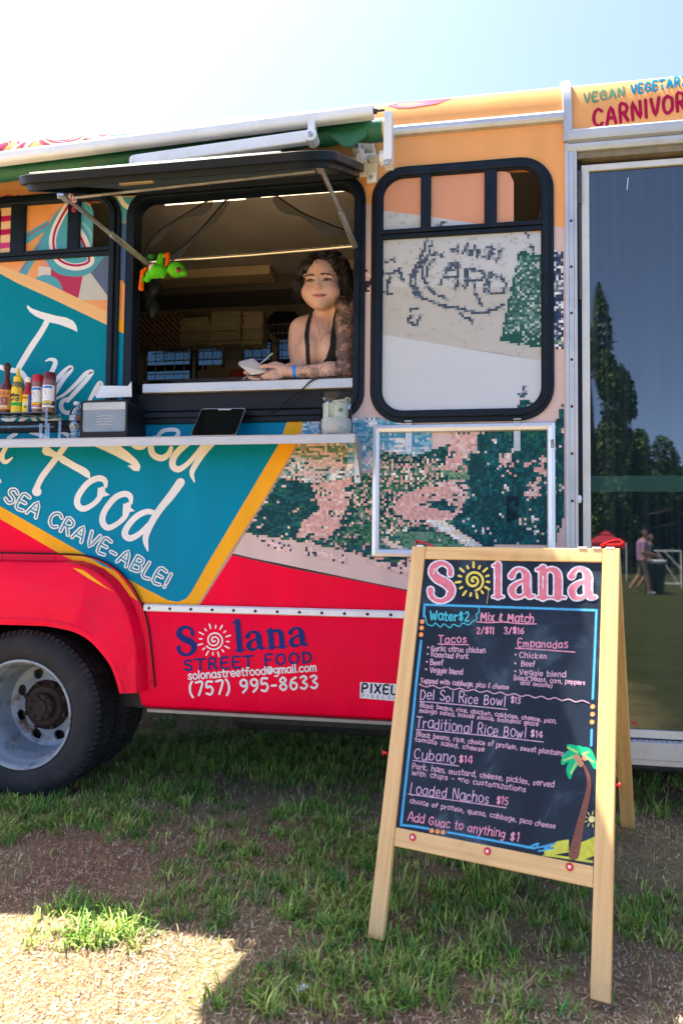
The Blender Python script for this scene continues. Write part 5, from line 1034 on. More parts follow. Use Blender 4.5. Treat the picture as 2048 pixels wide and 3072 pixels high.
for xa, xb_ in ((X0, P(820, 740, 1.3).x), (P(990, 730, 1.3).x, .40)): obj('ceiling_batten', MB().b2(xa, xb_, 1.22, 1.38, 3.03, 3.09), mat('cream_trim', (.55, .42, .27), .6), truck)
cb = [P(820, 735, 1.25), P(880, 741, 1.25), P(960, 736, 1.25), P(995, 728, 1.25)]; obj('cable', MB().tube([Vector(v) for v in catmull(cb, 5)], .006, 6), MATS['cream_trim'], truck)
lamp = bpy.data.materials.new('led_strip'); lamp.use_nodes = True; lb = lamp.node_tree.nodes['Principled BSDF']; lb.inputs['Emission Color'].default_value = (1, .74, .45, 1); lb.inputs['Emission Strength'].default_value = .55; lb.inputs['Base Color'].default_value = (.8, .75, .65, 1)
for px0, px1 in ((495, 735), (782, 1038)):
    A = P(px0, 608 - (px0 - 495) * .083, .14); B = P(px1, 608 - (px1 - 495) * .083 + 2, .14); zz = (A.z + B.z) / 2
    obj('lit_strip_lamp', MB().b2(A.x, B.x, .13, .15, zz - .010, zz + .010), lamp, truck, label='lit strip lamp under the top of the serving window')
# insect netting gathered to the sides
netm = glassmat('black_netting', (.30, .30, .32), .9, 1.0, .10)
for L in ([(640, 592), (560, 640), (470, 700), (432, 760), (428, 820)], [(690, 585), (600, 690), (520, 760), (450, 790), (430, 850)], [(820, 580), (900, 635), (980, 670), (1062, 700)]):
    q = [P(x, y, .05) for x, y in L]; c = catmull(q, 6); mb = MB(); w_ = [Vector((0, .01, .045 + .02 * math.sin(i * .7))) for i in range(len(c))]
    mb.add([Vector(v) for v in c] + [Vector(v) - w for v, w in zip(c, w_)] , [(i, i + 1, len(c) + i + 1, len(c) + i) for i in range(len(c) - 1)]); obj('netting', mb, netm, truck, smooth=60)
    obj('netting_hem', MB().tube([Vector(v) for v in c], .004, 5), M_black, truck)
hng = MB()
for k in range(5): hng.ell(P(450 + 8 * math.sin(k * 2), 840 + k * 22, .12), (.05 - .004 * k, .03, .055))
tag(obj('black_cloth_bag', hng, M_black, None, smooth=60), 'black cloth hanging in the left corner of the serving window', 'cloth')
# wire shelf and paper goods at the back
wire = mat('chrome_wire', (.42, .40, .36), .35, .7)
ys = 1.95
def wirebasket(px0, px1, pyt, pyb, name, label, cat, dy=.26, nw=9, group=None):
    a = P(px0, pyt, ys); b = P(px1, pyb, ys); w = thing(name, label, cat, ((a.x + b.x) / 2, ys + dy / 2, b.z), group); x0, x1, z0, z1 = a.x, b.x, b.z, a.z; s = .02
    rim = MB()
    for z, i in ((z1, 0), ((z0 + z1) / 2, s * .5), (z0, s)): rim.tube([(x0 + i, ys + i, z), (x1 - i, ys + i, z), (x1 - i, ys + dy - i, z), (x0 + i, ys + dy - i, z)], .0032, 5, closed=True)
    obj('rim_wire', rim, wire, w)
    up = MB()
    for k in range(nw + 1):
        x = x0 + (x1 - x0) * k / nw; xi = x0 + s + (x1 - x0 - 2 * s) * k / nw
        up.tube([(x, ys, z1), (xi, ys + s, z0), (xi, ys + dy - s, z0), (x, ys + dy, z1)], .0022, 5)
    obj('upright_wire', up, wire, w); return w, (x0, x1, z0, z1)
paper = mat('napkin_paper', (.68, .57, .42), .85, var=.1, vscale=30, bump=.1); 
wb, bb = wirebasket(448, 790, 1002, 1046, 'wire_basket', 'long wire basket on the rear wall holding stacks of napkins', 'basket', nw=26)
def stack(px0, px1, py0, py1, name, label, cat, m, n=14, jit=.006, group=None, ymid=.13):
    a = P(px0, py0, ys + ymid); b = P(px1, py1, ys + ymid); t = thing(name, label, cat, ((a.x + b.x) / 2, ys + ymid, b.z), group); h = (a.z - b.z) / n
    for k in range(n):
        mb = MB().box(((a.x + b.x) / 2 + random.uniform(-jit, jit), ys + ymid, b.z + (k + .5) * h), ((b.x - a.x) * random.uniform(.96, 1.0), .15, h * .9), Matrix.Rotation(random.uniform(-.03, .03), 3, 'Z')); obj('sheet_bundle', mb, m, t, bevel=.003)
for i, (p0, p1, q0) in enumerate(((552, 638, 962), (642, 730, 936), (738, 796, 944))): stack(p0, p1, q0, 1040, 'napkin_stack', ('low cream napkin stack beside the striped paper bags', 'tall cream napkin stack in the middle of the wire basket', 'cream napkin stack at the right end of the wire basket')[i], 'napkins', paper, 8, group='napkin stacks in the wire basket')
strm = bpy.data.materials.new('striped_paper'); strm.use_nodes = True; N = strm.node_tree.nodes; Lk = strm.node_tree.links; wv = N.new('ShaderNodeTexWave'); wv.inputs['Scale'].default_value = 14; wv.bands_direction = 'DIAGONAL'; wv.inputs['Distortion'].default_value = 3; rp = N.new('ShaderNodeValToRGB'); rp.color_ramp.elements[0].color = (.20, .02, .03, 1); rp.color_ramp.elements[1].color = (.5, .36, .24, 1); rp.color_ramp.elements[0].position = .42; rp.color_ramp.elements[1].position = .5
tcx = N.new('ShaderNodeTexCoord'); Lk.new(tcx.outputs['Object'], wv.inputs['Vector']); Lk.new(wv.outputs[0], rp.inputs[0]); Lk.new(rp.outputs[0], N['Principled BSDF'].inputs['Base Color']); N['Principled BSDF'].inputs['Roughness'].default_value = .8
stack(430, 500, 955, 1046, 'striped_bag_stack', 'red striped paper bags stacked at the left end of the basket', 'paper bags', strm, 7, .012); stack(492, 556, 945, 1046, 'striped_bag_stack', 'second pile of red striped paper bags, beside the napkins', 'paper bags', strm, 7, .012)
w_, bb2 = wirebasket(806, 900, 974, 1022, 'wire_bowl_basket', 'small wire basket right of the napkins behind the vendor', 'basket', nw=7)
c = P(852, 975, ys + .13); tag(obj('round_griddle_lid', MB().lathe([(0, .0), (.10, .0), (.125, .006), (.13, .02), (.125, .03), (0, .034)], c, (.1, -1, .15), 28), mat('blue_black_enamel', (.008, .012, .022), .35), None, smooth=40), 'dark round pan standing in the small wire basket', 'pan')
gr = thing('wire_grid', 'chrome wire grid panel hung before the rear windows', 'grid', (-1.1, 2.1, 1.9)); a = P(440, 1046, 2.12); b = P(905, 1150, 2.12)
for k in range(17): x = a.x + (b.x - a.x) * k / 16; obj('wire', MB().tube([(x, 2.12, b.z), (x, 2.12, a.z + .02)], .0035, 5), wire, gr)
for k in range(4): z = b.z + (a.z - b.z) * k / 3; obj('wire', MB().tube([(a.x, 2.125, z), (b.x, 2.125, z)], .004, 5), wire, gr)
def carton(px0, px1, py0, py1, y, m, label, rot=0.):
    a = P(px0, py0, y); b = P(px1, py1, y); return tag(obj('carton', MB().box(((a.x + b.x) / 2, y + .06, (a.z + b.z) / 2), (b.x - a.x, .12, a.z - b.z), Matrix.Rotation(rot, 3, 'Z')), m, None, bevel=.003), label, 'box')
kraft = mat('kraft_card', (.24, .17, .11), .85, var=.2, vscale=12)
carton(596, 690, 1108, 1150, 1.6, kraft, 'brown carton on the rear worktop left of the notepad'); carton(692, 745, 1108, 1150, 1.55, mat('red_card', (.30, .025, .015), .6, var=.2), 'red carton on the rear worktop behind the notepad')
carton(620, 665, 1094, 1108, 1.62, kraft, 'flat brown carton lying on top of the larger one')
obj('rear_worktop', MB().b2(-3.0, .2, 1.45, 2.2, P(600, 1150, 1.6).z - .04, P(600, 1150, 1.6).z), M_steel, truck)
pan = P(502, 1148, .22); tag(obj('black_bowl', MB().lathe([(.0, -.02), (.07, -.02), (.105, .018), (.115, .02), (.112, .024), (.10, .022), (.065, -.012), (0, -.012)], (pan.x, .24, 2.046), (0, 0, 1), 32), M_black, None, smooth=40), 'black rimmed bowl at the left end of the serving counter', 'bowl')
# ================================================================== implicit-surface sculpting
class SDF:
    "union of soft shapes on a grid, turned into one smooth skin"
    def __init__(s, lo, hi, h):
        s.lo = np.array(lo, float); s.h = h; s.n = np.ceil((np.array(hi) - s.lo) / h).astype(int) + 1; s.d = np.full(s.n, .25, np.float32)
    def _box(s, lo, hi, m):
        a = np.clip(np.floor((np.array(lo) - m - s.lo) / s.h).astype(int), 0, s.n - 1); b = np.clip(np.ceil((np.array(hi) + m - s.lo) / s.h).astype(int) + 1, 1, s.n)
        g = [s.lo[i] + np.arange(a[i], b[i]) * s.h for i in range(3)]; sl = tuple(slice(a[i], b[i]) for i in range(3))
        return sl, g[0][:, None, None], g[1][None, :, None], g[2][None, None, :]
    def _mix(s, sl, q, k, sub=False):
        d = s.d[sl]; q = q.astype(np.float32)
        if sub: q = -q; hh = np.clip(.5 - .5 * (d + (-q) * -1) / k, 0, 1) if False else None
        if sub: hh = np.clip(.5 + .5 * (q - d) / k, 0, 1); s.d[sl] = d * (1 - hh) + q * hh + k * hh * (1 - hh); return
        hh = np.clip(.5 + .5 * (d - q) / k, 0, 1); s.d[sl] = d * (1 - hh) + q * hh - k * hh * (1 - hh)
    def ell(s, c, r, k=.02, rot=None, sub=False):
        c = np.array(c, float); r = np.array(r, float); R = r.max(); sl, x, y, z = s._box(c - R, c + R, k * 2.5 + .01); x = x - c[0]; y = y - c[1]; z = z - c[2]
        if rot is not None:
            Rm = np.array(rot.inverted()); x, y, z = (Rm[0, 0] * x + Rm[0, 1] * y + Rm[0, 2] * z, Rm[1, 0] * x + Rm[1, 1] * y + Rm[1, 2] * z, Rm[2, 0] * x + Rm[2, 1] * y + Rm[2, 2] * z)
        k0 = np.sqrt((x / r[0]) ** 2 + (y / r[1]) ** 2 + (z / r[2]) ** 2); k1 = np.sqrt((x / r[0] ** 2) ** 2 + (y / r[1] ** 2) ** 2 + (z / r[2] ** 2) ** 2) + 1e-6
        s._mix(sl, k0 * (k0 - 1) / k1, k, sub); return s
    def cone(s, a, b, ra, rb, k=.02, sub=False):
        a = np.array(a, float); b = np.array(b, float); m = max(ra, rb); sl, x, y, z = s._box(np.minimum(a, b) - m, np.maximum(a, b) + m, k * 2.5 + .01); ab = b - a; L = ab @ ab + 1e-12
        t = np.clip(((x - a[0]) * ab[0] + (y - a[1]) * ab[1] + (z - a[2]) * ab[2]) / L, 0, 1)
        q = np.sqrt((x - a[0] - t * ab[0]) ** 2 + (y - a[1] - t * ab[1]) ** 2 + (z - a[2] - t * ab[2]) ** 2) - (ra + (rb - ra) * t); s._mix(sl, q, k, sub); return s
    def chain(s, pts, rs, k=.02):
        for i in range(len(pts) - 1): s.cone(pts[i], pts[i + 1], rs[i], rs[i + 1], k)
        return s
    def mesh(s):
        d = s.d; inside = d < 0; n = s.n
        c = np.zeros(tuple(n - 1), np.int8)
        for i in (0, 1):
            for j in (0, 1):
                for k in (0, 1): c += inside[i:n[0] - 1 + i, j:n[1] - 1 + j, k:n[2] - 1 + k]
        act = np.argwhere((c > 0) & (c < 8)); idx = np.full(tuple(n - 1), -1, np.int32); idx[tuple(act.T)] = np.arange(len(act))
        acc = np.zeros((len(act), 3)); cnt = np.zeros(len(act)); cr = [(i, j, k) for i in (0, 1) for j in (0, 1) for k in (0, 1)]
        for p in cr:
            for ax in range(3):
                if p[ax]: continue
                q = list(p); q[ax] = 1; A = act + p; B = act + q; da = d[tuple(A.T)]; db = d[tuple(B.T)]; m = (da < 0) != (db < 0); t = da[m] / (da[m] - db[m])
                acc[m] += A[m] + (B[m] - A[m]) * t[:, None]; cnt[m] += 1
        V = s.lo + acc / np.maximum(cnt, 1)[:, None] * s.h; F = []
        for ax in range(3):
            o = [a for a in range(3) if a != ax]; sl0 = [slice(None)] * 3; sl1 = [slice(None)] * 3; sl0[ax] = slice(0, -1); sl1[ax] = slice(1, None)
            e = np.argwhere(inside[tuple(sl0)] != inside[tuple(sl1)]); e = e[(e[:, o[0]] > 0) & (e[:, o[1]] > 0) & (e[:, o[0]] < n[o[0]] - 1) & (e[:, o[1]] < n[o[1]] - 1)]
            quad = []
            for du, dv in ((1, 1), (0, 1), (0, 0), (1, 0)):
                c2 = e.copy(); c2[:, o[0]] -= du; c2[:, o[1]] -= dv; quad.append(idx[tuple(c2.T)])
            Q = np.stack(quad, 1); fl = inside[tuple(e.T)]
            if ax == 1: fl = ~fl
            Q[~fl] = Q[~fl][:, ::-1]; F.append(Q)
        F = np.concatenate(F); F = F[(F >= 0).all(1)]
        return V, F
def relax(V, F, it=2, lam=.5):
    for _ in range(it):
        S = np.zeros_like(V); N_ = np.zeros(len(V))
        for a, b in ((0, 1), (1, 2), (2, 3), (3, 0)):
            np.add.at(S, F[:, a], V[F[:, b]]); np.add.at(S, F[:, b], V[F[:, a]]); np.add.at(N_, F[:, a], 1); np.add.at(N_, F[:, b], 1)
        V = V + lam * (S / np.maximum(N_, 1)[:, None] - V)
    return V
def npmesh(name, V, F, m, parent=None, vcol=None, smooth=True):
    me = bpy.data.meshes.new(name); me.from_pydata(V.tolist(), [], F.tolist())
    if vcol is not None: at = me.attributes.new('Col', 'FLOAT_COLOR', 'POINT'); at.data.foreach_set('color', np.concatenate([vcol, np.ones((len(V), 1))], 1).ravel().astype(np.float32))
    if smooth: me.shade_smooth()
    me.materials.append(m); o = bpy.data.objects.new(name, me); COL.objects.link(o)
    if parent is not None: setp(o, parent)
    return o
def vnormals(V, F):
    fn = np.cross(V[F[:, 2]] - V[F[:, 0]], V[F[:, 3]] - V[F[:, 1]]); N_ = np.zeros_like(V)
    for k in range(4): np.add.at(N_, F[:, k], fn)
    return N_ / (np.linalg.norm(N_, axis=1, keepdims=True) + 1e-12)
# ================================================================== things on the shelf
SH = 1.731
M_gloss = mat('printed_label', attr='Col', rough=.35, var=.04)
M_acr = glassmat('clear_acrylic', (.93, .96, .96), .0, 1.49, .06)
Zb = lambda x, y: (x / 3.484, 1080 + y / 3.484)
yB = -.115; zs = P(*Zb(300, 567), yB).z
ac = thing('acrylic_stand', 'clear two-step acrylic stand carrying the sauce bottles', 'display stand', (-2.0, -.1, SH))
xr = P(*Zb(640, 580), -.05).x
obj('upper_shelf', MB().b2(-2.75, xr, -.17, -.045, zs - .005, zs), M_acr, ac)
z2 = P(*Zb(400, 690), -.19).z; x2 = P(*Zb(545, 700), -.19).x
obj('lower_shelf', MB().b2(-2.75, x2, -.212, -.172, z2 - .005, z2), M_acr, ac)
for xa, ya, zt in ((xr - .006, -.165, zs + .018), (xr - .006, -.05, zs + .012), (x2 - .006, -.21, z2 + .008), (x2 - .045, -.21, z2 + .008)): obj('stand_leg', MB().b2(xa - .006, xa + .006, ya, ya + .006, SH, zt), M_acr, ac)
def cyl_print(c, r, lift=.0006):
    "drawing units are metres: x round the front of a cylinder, y up"
    return Print(lambda x, y, h: Vector((c[0] + (r + h) * math.sin(x / r), c[1] - (r + h) * math.cos(x / r), c[2] + y)), step=1.5e-5, lift=lift)
def bottle(name, label, px, prof, capprof, bodyc, capc, lab, ybase=yB, group='sauce bottles on the acrylic stand'):
    c = P(px, 1243, ybase); c.z = zs; t = thing(name, label, 'bottle', c, group)
    obj('body', MB().lathe(prof, c, (0, 0, 1), 28), mat('sauce_' + name + str(round(px)), bodyc, .18, var=.08, vscale=30, coat=.3), t, smooth=40)
    obj('cap', MB().lathe(capprof, c, (0, 0, 1), 22), mat('cap_' + name + str(round(px)), capc, .4, var=.05), t, smooth=40)
    if lab: lb = lab(c); obj('label_print', lb.mb, M_gloss, t, fixn=False)
    return t
def rect(g, x0, x1, y0, y1, col):
    n = 10; g.poly([(x0 + (x1 - x0) * k / n, y0) for k in range(n + 1)] + [(x1 - (x1 - x0) * k / n, y1) for k in range(n + 1)], col) if abs(x1 - x0) < .02 else [g.poly([(x0 + (x1 - x0) * k / n, y0), (x0 + (x1 - x0) * (k + 1) / n, y0), (x0 + (x1 - x0) * (k + 1) / n, y1), (x0 + (x1 - x0) * k / n, y1)], col) for k in range(n)]
def wr(g, t, x0, x1, y, h, w, col):
    "upright text on a label"
    sx = (x1 - x0) / text_width(t, .8); x = 0
    for ch in t:
        gw, st = FONT.get(ch, FONT[' '])
        for s_ in st: g.line([(x0 + (x + p[0]) * sx, y + p[1] * h / 6) for p in s_], w, col, smooth=2 if len(s_) > 2 else 0, caps=False)
        x += gw + .8
def lab_a(c):
    g = cyl_print(c, .0325); rect(g, -.045, .045, .02, .118, (.45, .13, .01)); rect(g, -.042, .042, .024, .114, (.62, .30, .02)); rect(g, -.03, .03, .042, .082, (.25, .06, .03)); g.disc(0, .062, .013, (.6, .45, .25)); g.disc(0, .07, .007, (.10, .05, .03)); g.poly([(-.012, .045), (.012, .045), (.008, .060), (-.008, .060)], (.65, .62, .5))
    wr(g, 'CHOLULA', -.043, .034, .094, .016, .0035, (.35, .02, .01)); wr(g, 'HOT SAUCE', -.026, .026, .086, .006, .001, (.3, .03, .01)); wr(g, 'CHIPOTLE', -.034, .024, .030, .010, .002, (.75, .7, .55)); return g
bottle('hot_sauce_bottle', 'dark red hot sauce bottle with round wooden cap and orange label', 18.5, [(0, 0), (.030, 0), (.0325, .004), (.0325, .125), (.030, .14), (.020, .158), (.0135, .175), (.0125, .215), (0, .215)], [(.013, .188), (.0136, .19), (.0136, .212), (.0125, .218), (.016, .224), (.0175, .236), (.016, .248), (.010, .255), (0, .256)], (.10, .012, .008), (.045, .014, .010), lab_a)
def lab_b(c):
    g = cyl_print(c, .0285); rect(g, -.04, .04, .004, .128, (.75, .50, .005)); rect(g, -.04, .04, .038, .056, (.05, .40, .02))
    for k in range(16): a = 2 * math.pi * k / 16; g.line([(.0 + .018 * math.cos(a), .112 + .018 * math.sin(a)), (.025 * math.cos(a), .112 + .023 * math.sin(a))], .005, (.75, .50, .005))
    g.disc(0, .112, .019, (.75, .50, .005)); g.line([(.024 * math.cos(a), .112 + .022 * math.sin(a)) for a in np.linspace(0, 6.3, 26)], .0014, (.01, .01, .01))
    wr(g, 'Yellow', -.032, .028, .082, .018, .0042, (.012, .01, .01)); wr(g, 'bird', -.028, .026, .062, .018, .0042, (.012, .01, .01)); wr(g, 'HABANERO', -.018, .018, .044, .005, .0012, (.02, .2, .02)); return g
bottle('squeeze_bottle', 'yellow squeeze bottle with pointed nozzle and green striped label', 51.5, [(0, 0), (.027, 0), (.0285, .004), (.0285, .135), (.026, .15), (.019, .158), (.0, .16)], [(.0185, .155), (.0195, .158), (.0195, .182), (.016, .186), (.009, .19), (.0045, .222), (.003, .227), (0, .228)], (.16, .15, .06), (.78, .52, .01), lab_b)
def lab_c(c):
    g = cyl_print(c, .024); rect(g, -.036, .036, .006, .092, (.75, .52, .01)); rect(g, .016, .036, .006, .092, (.02, .07, .35)); rect(g, -.03, .015, .07, .084, (.62, .28, .01)); g.disc(-.004, .048, .021, (.72, .68, .66), 18, .013); g.disc(-.004, .048, .018, (.42, .01, .02), 18, .010)
    wr(g, 'El Yucateco', -.021, .013, .045, .008, .0018, (.75, .7, .68)); wr(g, 'SALSA', -.02, .012, .079, .004, .001, (.5, .02, .01)); wr(g, 'HABANERO', -.024, .014, .072, .005, .0012, (.5, .02, .01)); g.disc(.004, .032, .008, (.03, .22, .02), 12, .006); return g
bottle('hot_sauce_bottle', 'small red hot sauce bottle with white cap', 82.5, [(0, 0), (.0225, 0), (.024, .004), (.024, .098), (.02, .112), (.0145, .125), (.0125, .14), (.0125, .17), (0, .17)], [(.0130, .155), (.0142, .157), (.0142, .178), (.0125, .180), (0, .180)], (.36, .012, .012), (.72, .72, .72), lab_c)
def lab_de(col, txt2):
    def f(c):
        g = cyl_print(c, .0285 if col != 'k' else .031); rect(g, -.043, .043, .025, .132, (.70, .70, .70)); g.disc(-.008, .09, .024, (.78, .60, .03), 20, .026)
        g.disc(-.010, .086, .013, (.02, .14, .50), 16, .022)
        c2 = (.50, .01, .02) if col == 'r' else (.012, .01, .015); rect(g, -.043, .043, .034, .056, c2)
        wr(g, 'SECRET AARDVARK', -.05, .030, .116, .011, .0028, (.02, .17, .55)); wr(g, 'AARDVARK', -.034, .032, .044, .010, .0028, (.80, .62, .02)); wr(g, txt2, -.026, .026, .037, .004, .001, (.75, .75, .7)); return g
    return f
bottle('sauce_bottle', 'pink brown sauce bottle with bright red cap', 112.5, [(0, 0), (.027, 0), (.0285, .004), (.0285, .15), (.0272, .158), (0, .158)], [(.027, .157), (.0272, .159), (.0266, .19), (.024, .193), (0, .193)], (.24, .10, .08), (.48, .006, .012), lab_de('r', 'HOT SAUCE'), ybase=-.10)
bottle('sauce_bottle', 'brown sauce bottle with maroon cap, rightmost on the stand', 147, [(0, 0), (.029, 0), (.031, .004), (.031, .152), (.0295, .16), (0, .16)], [(.029, .159), (.0294, .161), (.0285, .194), (.026, .197), (0, .197)], (.21, .09, .07), (.12, .008, .014), lab_de('k', 'DRAGON BBQ SAUCE'), ybase=-.125)
# water bottle
c = P(228, 1310, -.06); c.z = SH; wb = thing('water_bottle', 'small clear water bottle with blue label beside the napkin dispenser', 'bottle', c)
obj('body', MB().lathe([(0, .003), (.026, .0), (.031, .006), (.031, .03), (.0295, .034), (.031, .04), (.029, .05), (.0285, .066), (.031, .075), (.0315, .10), (.031, .104), (.031, .135), (.032, .14), (.030, .152), (.022, .17), (.0135, .18), (.0130, .19)], c, (0, 0, 1), 32), glassmat('pet_plastic', (.90, .94, .97), .03, 1.4, .16), wb, smooth=30)
obj('water', MB().lathe([(0, .004), (.028, .004), (.028, .03), (.027, .06), (.028, .095), (0, .096)], c, (0, 0, 1), 24), glassmat('water_fill', (.82, .88, .92), .0, 1.33, .05), wb, smooth=40)
obj('cap', MB().lathe([(.0138, .186), (.0145, .188), (.0145, .2), (.013, .202), (0, .202)], c, (0, 0, 1), 20), M_white, wb, smooth=40)
g = cyl_print(c, .0318, .0004); rect(g, -.05, .05, .104, .135, (.012, .045, .20)); rect(g, .02, .05, .108, .131, (.35, .20, .06)); wr(g, 'DEER', -.028, .016, .120, .010, .0028, (.75, .75, .75)); wr(g, 'PARK', -.028, .016, .107, .010, .0028, (.75, .75, .75)); obj('label_print', g.mb, M_gloss, wb, fixn=False)
# napkin dispenser
a = P(240, 1309, -.212); b = P(384, 1200, -.212); x0, x1 = a.x, b.x; h = .175
nd = thing('napkin_dispenser', 'black tabletop napkin dispenser with a smoky clear front', 'napkin dispenser', ((x0 + x1) / 2, -.12, SH))
dl = [(x, y, z) for (x, z) in rrect(x0, x1, SH, SH + h, .022, 5) for y in (-.2,)]
obj('housing', MB().prism([(x, -.195, z) for x, z in rrect(x0 + .004, x1 - .004, SH, SH + h - .004, .018, 5)], (0, .185, 0)), M_black, nd, smooth=40, bevel=.003)
obj('front_bezel', MB().ring([(x, -.212, z) for x, z in rrect(x0, x1, SH, SH + h, .02, 5)], [(x, -.212, z) for x, z in rrect(x0 + .010, x1 - .010, SH + .028, SH + h - .008, .012, 5)], (0, .018, 0)), M_black, nd, smooth=40)
obj('clear_front', MB().prism([(x, -.2085, z) for x, z in rrect(x0 + .008, x1 - .008, SH + .022, SH + h - .006, .012, 5)], (0, .003, 0)), mat('smoky_front', (.17, .20, .23), .16, var=.25, vscale=6, coat=.4), nd)
obj('clear_top_band', MB().b2(x0 + .012, x1 - .012, -.2115, -.2088, SH + h - .045, SH + h - .012), mat('clear_band', (.42, .45, .47), .2, var=.15, vscale=8), nd)
for k in range(4): obj('grip_rib', MB().tube([Vector(v) for v in catmull([((x0 + x1) / 2 - .035 + .0 * k, -.2095, SH + .06 + k * .013), ((x0 + x1) / 2 + .005, -.2105, SH + .063 + k * .013), ((x0 + x1) / 2 + .045, -.2095, SH + .06 + k * .013)], 4)], .0016, 5), mat('smoky_rib', (.45, .48, .5), .25), nd)
nv = MB(); q = [P(288, 1194, -.16), P(305, 1157, -.13), P(384, 1158, -.13), P(395, 1144, -.12), P(396, 1190, -.13), P(340, 1192, -.15)]
obj('napkin', nv.add(q, [(0, 1, 2, 5), (2, 3, 4, 5)]), mat('white_paper', (.74, .75, .78), .8, var=.03), nd).modifiers.new('solid', 'SOLIDIFY').thickness = .002
# tablet
BL = P(571, 1303, -.19); BR = P(707, 1301, -.19); TLt = P(605, 1227, -.075); TR = P(737, 1225, -.075)
for v in (BL, BR): v.z = SH + .006
nrm = (BR - BL).cross(TLt - BL).normalized(); nrm = nrm if nrm.y < 0 else -nrm
def quadr(f, lift, r=.08): return [BL.lerp(BR, u).lerp(TLt.lerp(TR, u), v) + nrm * lift for u, v in rrect(f, 1 - f, f, 1 - f, r, 4)]
tb = obj('tablet', MB().prism(quadr(0, 0), -nrm * .009), mat('tablet_shell', (.03, .033, .036), .35, .3), None, smooth=30); tag(tb, 'black tablet propped up at the middle of the shelf', 'tablet')
obj('screen', MB().prism(quadr(.015, .0005), nrm * .0008), mat('tablet_glass', (.004, .005, .006), .05, var=.0, coat=1), tb)
obj('edge_rim', MB().tube(quadr(0, .0), .0016, 5, closed=True), M_steel, tb)
sp = [BL.lerp(BR, u).lerp(TLt.lerp(TR, u), .95) + nrm * .002 for u in (.4, .68)]; obj('speaker_slot', MB().tube(sp, .0018, 5), M_white, tb)
obj('stand', MB().add([BL.lerp(BR, .2) - nrm * .012, BL.lerp(BR, .8) - nrm * .012, TR.lerp(TLt, .2) - nrm * .012, TLt.lerp(TR, .2) - nrm * .012, Vector((BL.x + .05, -.02, SH)), Vector((BR.x - .05, -.02, SH))], [(0, 1, 2, 3), (3, 2, 5, 4)]), M_black, tb)
# tip jar
c = P(1008, 1300, -.12); c.z = SH; jar = thing('tip_jar', 'flared glass tip jar with white rice and dollar bills', 'jar', c)
s_ = .137 / (P(1008, 1297, -.12) - P(1008, 1170, -.12)).length * .0 + (P(1008, 1170, -.12).z - P(1008, 1296, -.12).z)
jp = [(.068, 0), (.0735, .01), (.0745, .05), (.070, .10), (.066, .14), (.067, .16), (.073, .185), (.077, s_)]
obj('glass', MB().lathe([(0, .0)] + jp + [(.0755, s_ + .001), (.0745, s_ - .002)], c, (0, 0, 1), 40), glassmat('jar_glass', (.96, .98, .98), .0, 1.28, .01), jar, smooth=40)
rice = MB().lathe([(0, .008), (.062, .008), (.067, .02), (.069, .055), (.067, .078), (.03, .088), (0, .085)], c, (0, 0, 1), 28); obj('rice', rice, mat('white_rice', (.60, .59, .57), .8, var=.35, vscale=260, bump=.8, bscale=260), jar, smooth=50)
bill = mat('bill_paper', attr='Col', rough=.8)
def banknote(x0, x1, z0, z1, y, curve, name, detail):
    g = Print(lambda u, v, h: Vector((c.x + u, c.y + y - h + curve * (u / .05) ** 2, c.z + v)), step=3e-5, lift=.0)
    n = 8
    for k in range(n): g.poly([(x0 + (x1 - x0) * k / n, z0 + .008 * k / n), (x0 + (x1 - x0) * (k + 1) / n, z0 + .008 * (k + 1) / n), (x0 + (x1 - x0) * (k + 1) / n, z1 + .008 * (k + 1) / n), (x0 + (x1 - x0) * k / n, z1 + .008 * k / n)], (.52, .53, .42))
    g.k += 4
    if detail:
        G_ = (.13, .17, .11); cx, cz = (x0 + x1) / 2 + .004, (z0 + z1) / 2 + .004; g.disc(cx, cz, .011, (.22, .26, .18)); g.disc(cx, cz, .006, G_)
        g.line([(x0 + .004, z0 + .006), (x1 - .004, z0 + .013)], .003, G_); g.line([(x0 + .004, z1 - .004), (x1 - .004, z1 + .004)], .003, G_); g.line([(x0 + .004, z0 + .006), (x0 + .004, z1 - .004)], .002, G_); g.line([(x1 - .003, z0 + .012), (x1 - .003, z1 + .004)], .002, G_)
        for zz in (z0 + .014, z1 - .012): g.disc(x0 + .011, zz, .005, G_); g.disc(x0 + .011, zz, .0028, (.52, .53, .42))
        wr(g, 'THE UNITED', x0 + .022, x1 - .006, z1 - .008, .005, .0012, G_)
    obj(name, g.mb, bill, jar, fixn=False)
banknote(-.008, .056, .063, .155, -.052, .012, 'bill', True); banknote(-.058, -.03, .07, .15, -.03, .01, 'bill', False); banknote(-.03, -.005, .08, .15, -.02, .0, 'bill', False)
cbl = [P(1010, 1130, -.005), P(960, 1133, -.018), P(930, 1145, -.022), P(905, 1170, -.03), P(870, 1195, -.035), P(830, 1230, -.035), P(785, 1246, -.03), P(745, 1240, -.06)]
tag(obj('charging_cable', MB().tube([Vector(v) for v in catmull(cbl, 6)], .0035, 6), M_black, None, smooth=60), 'thin black cable running from the counter to the tablet', 'cable')
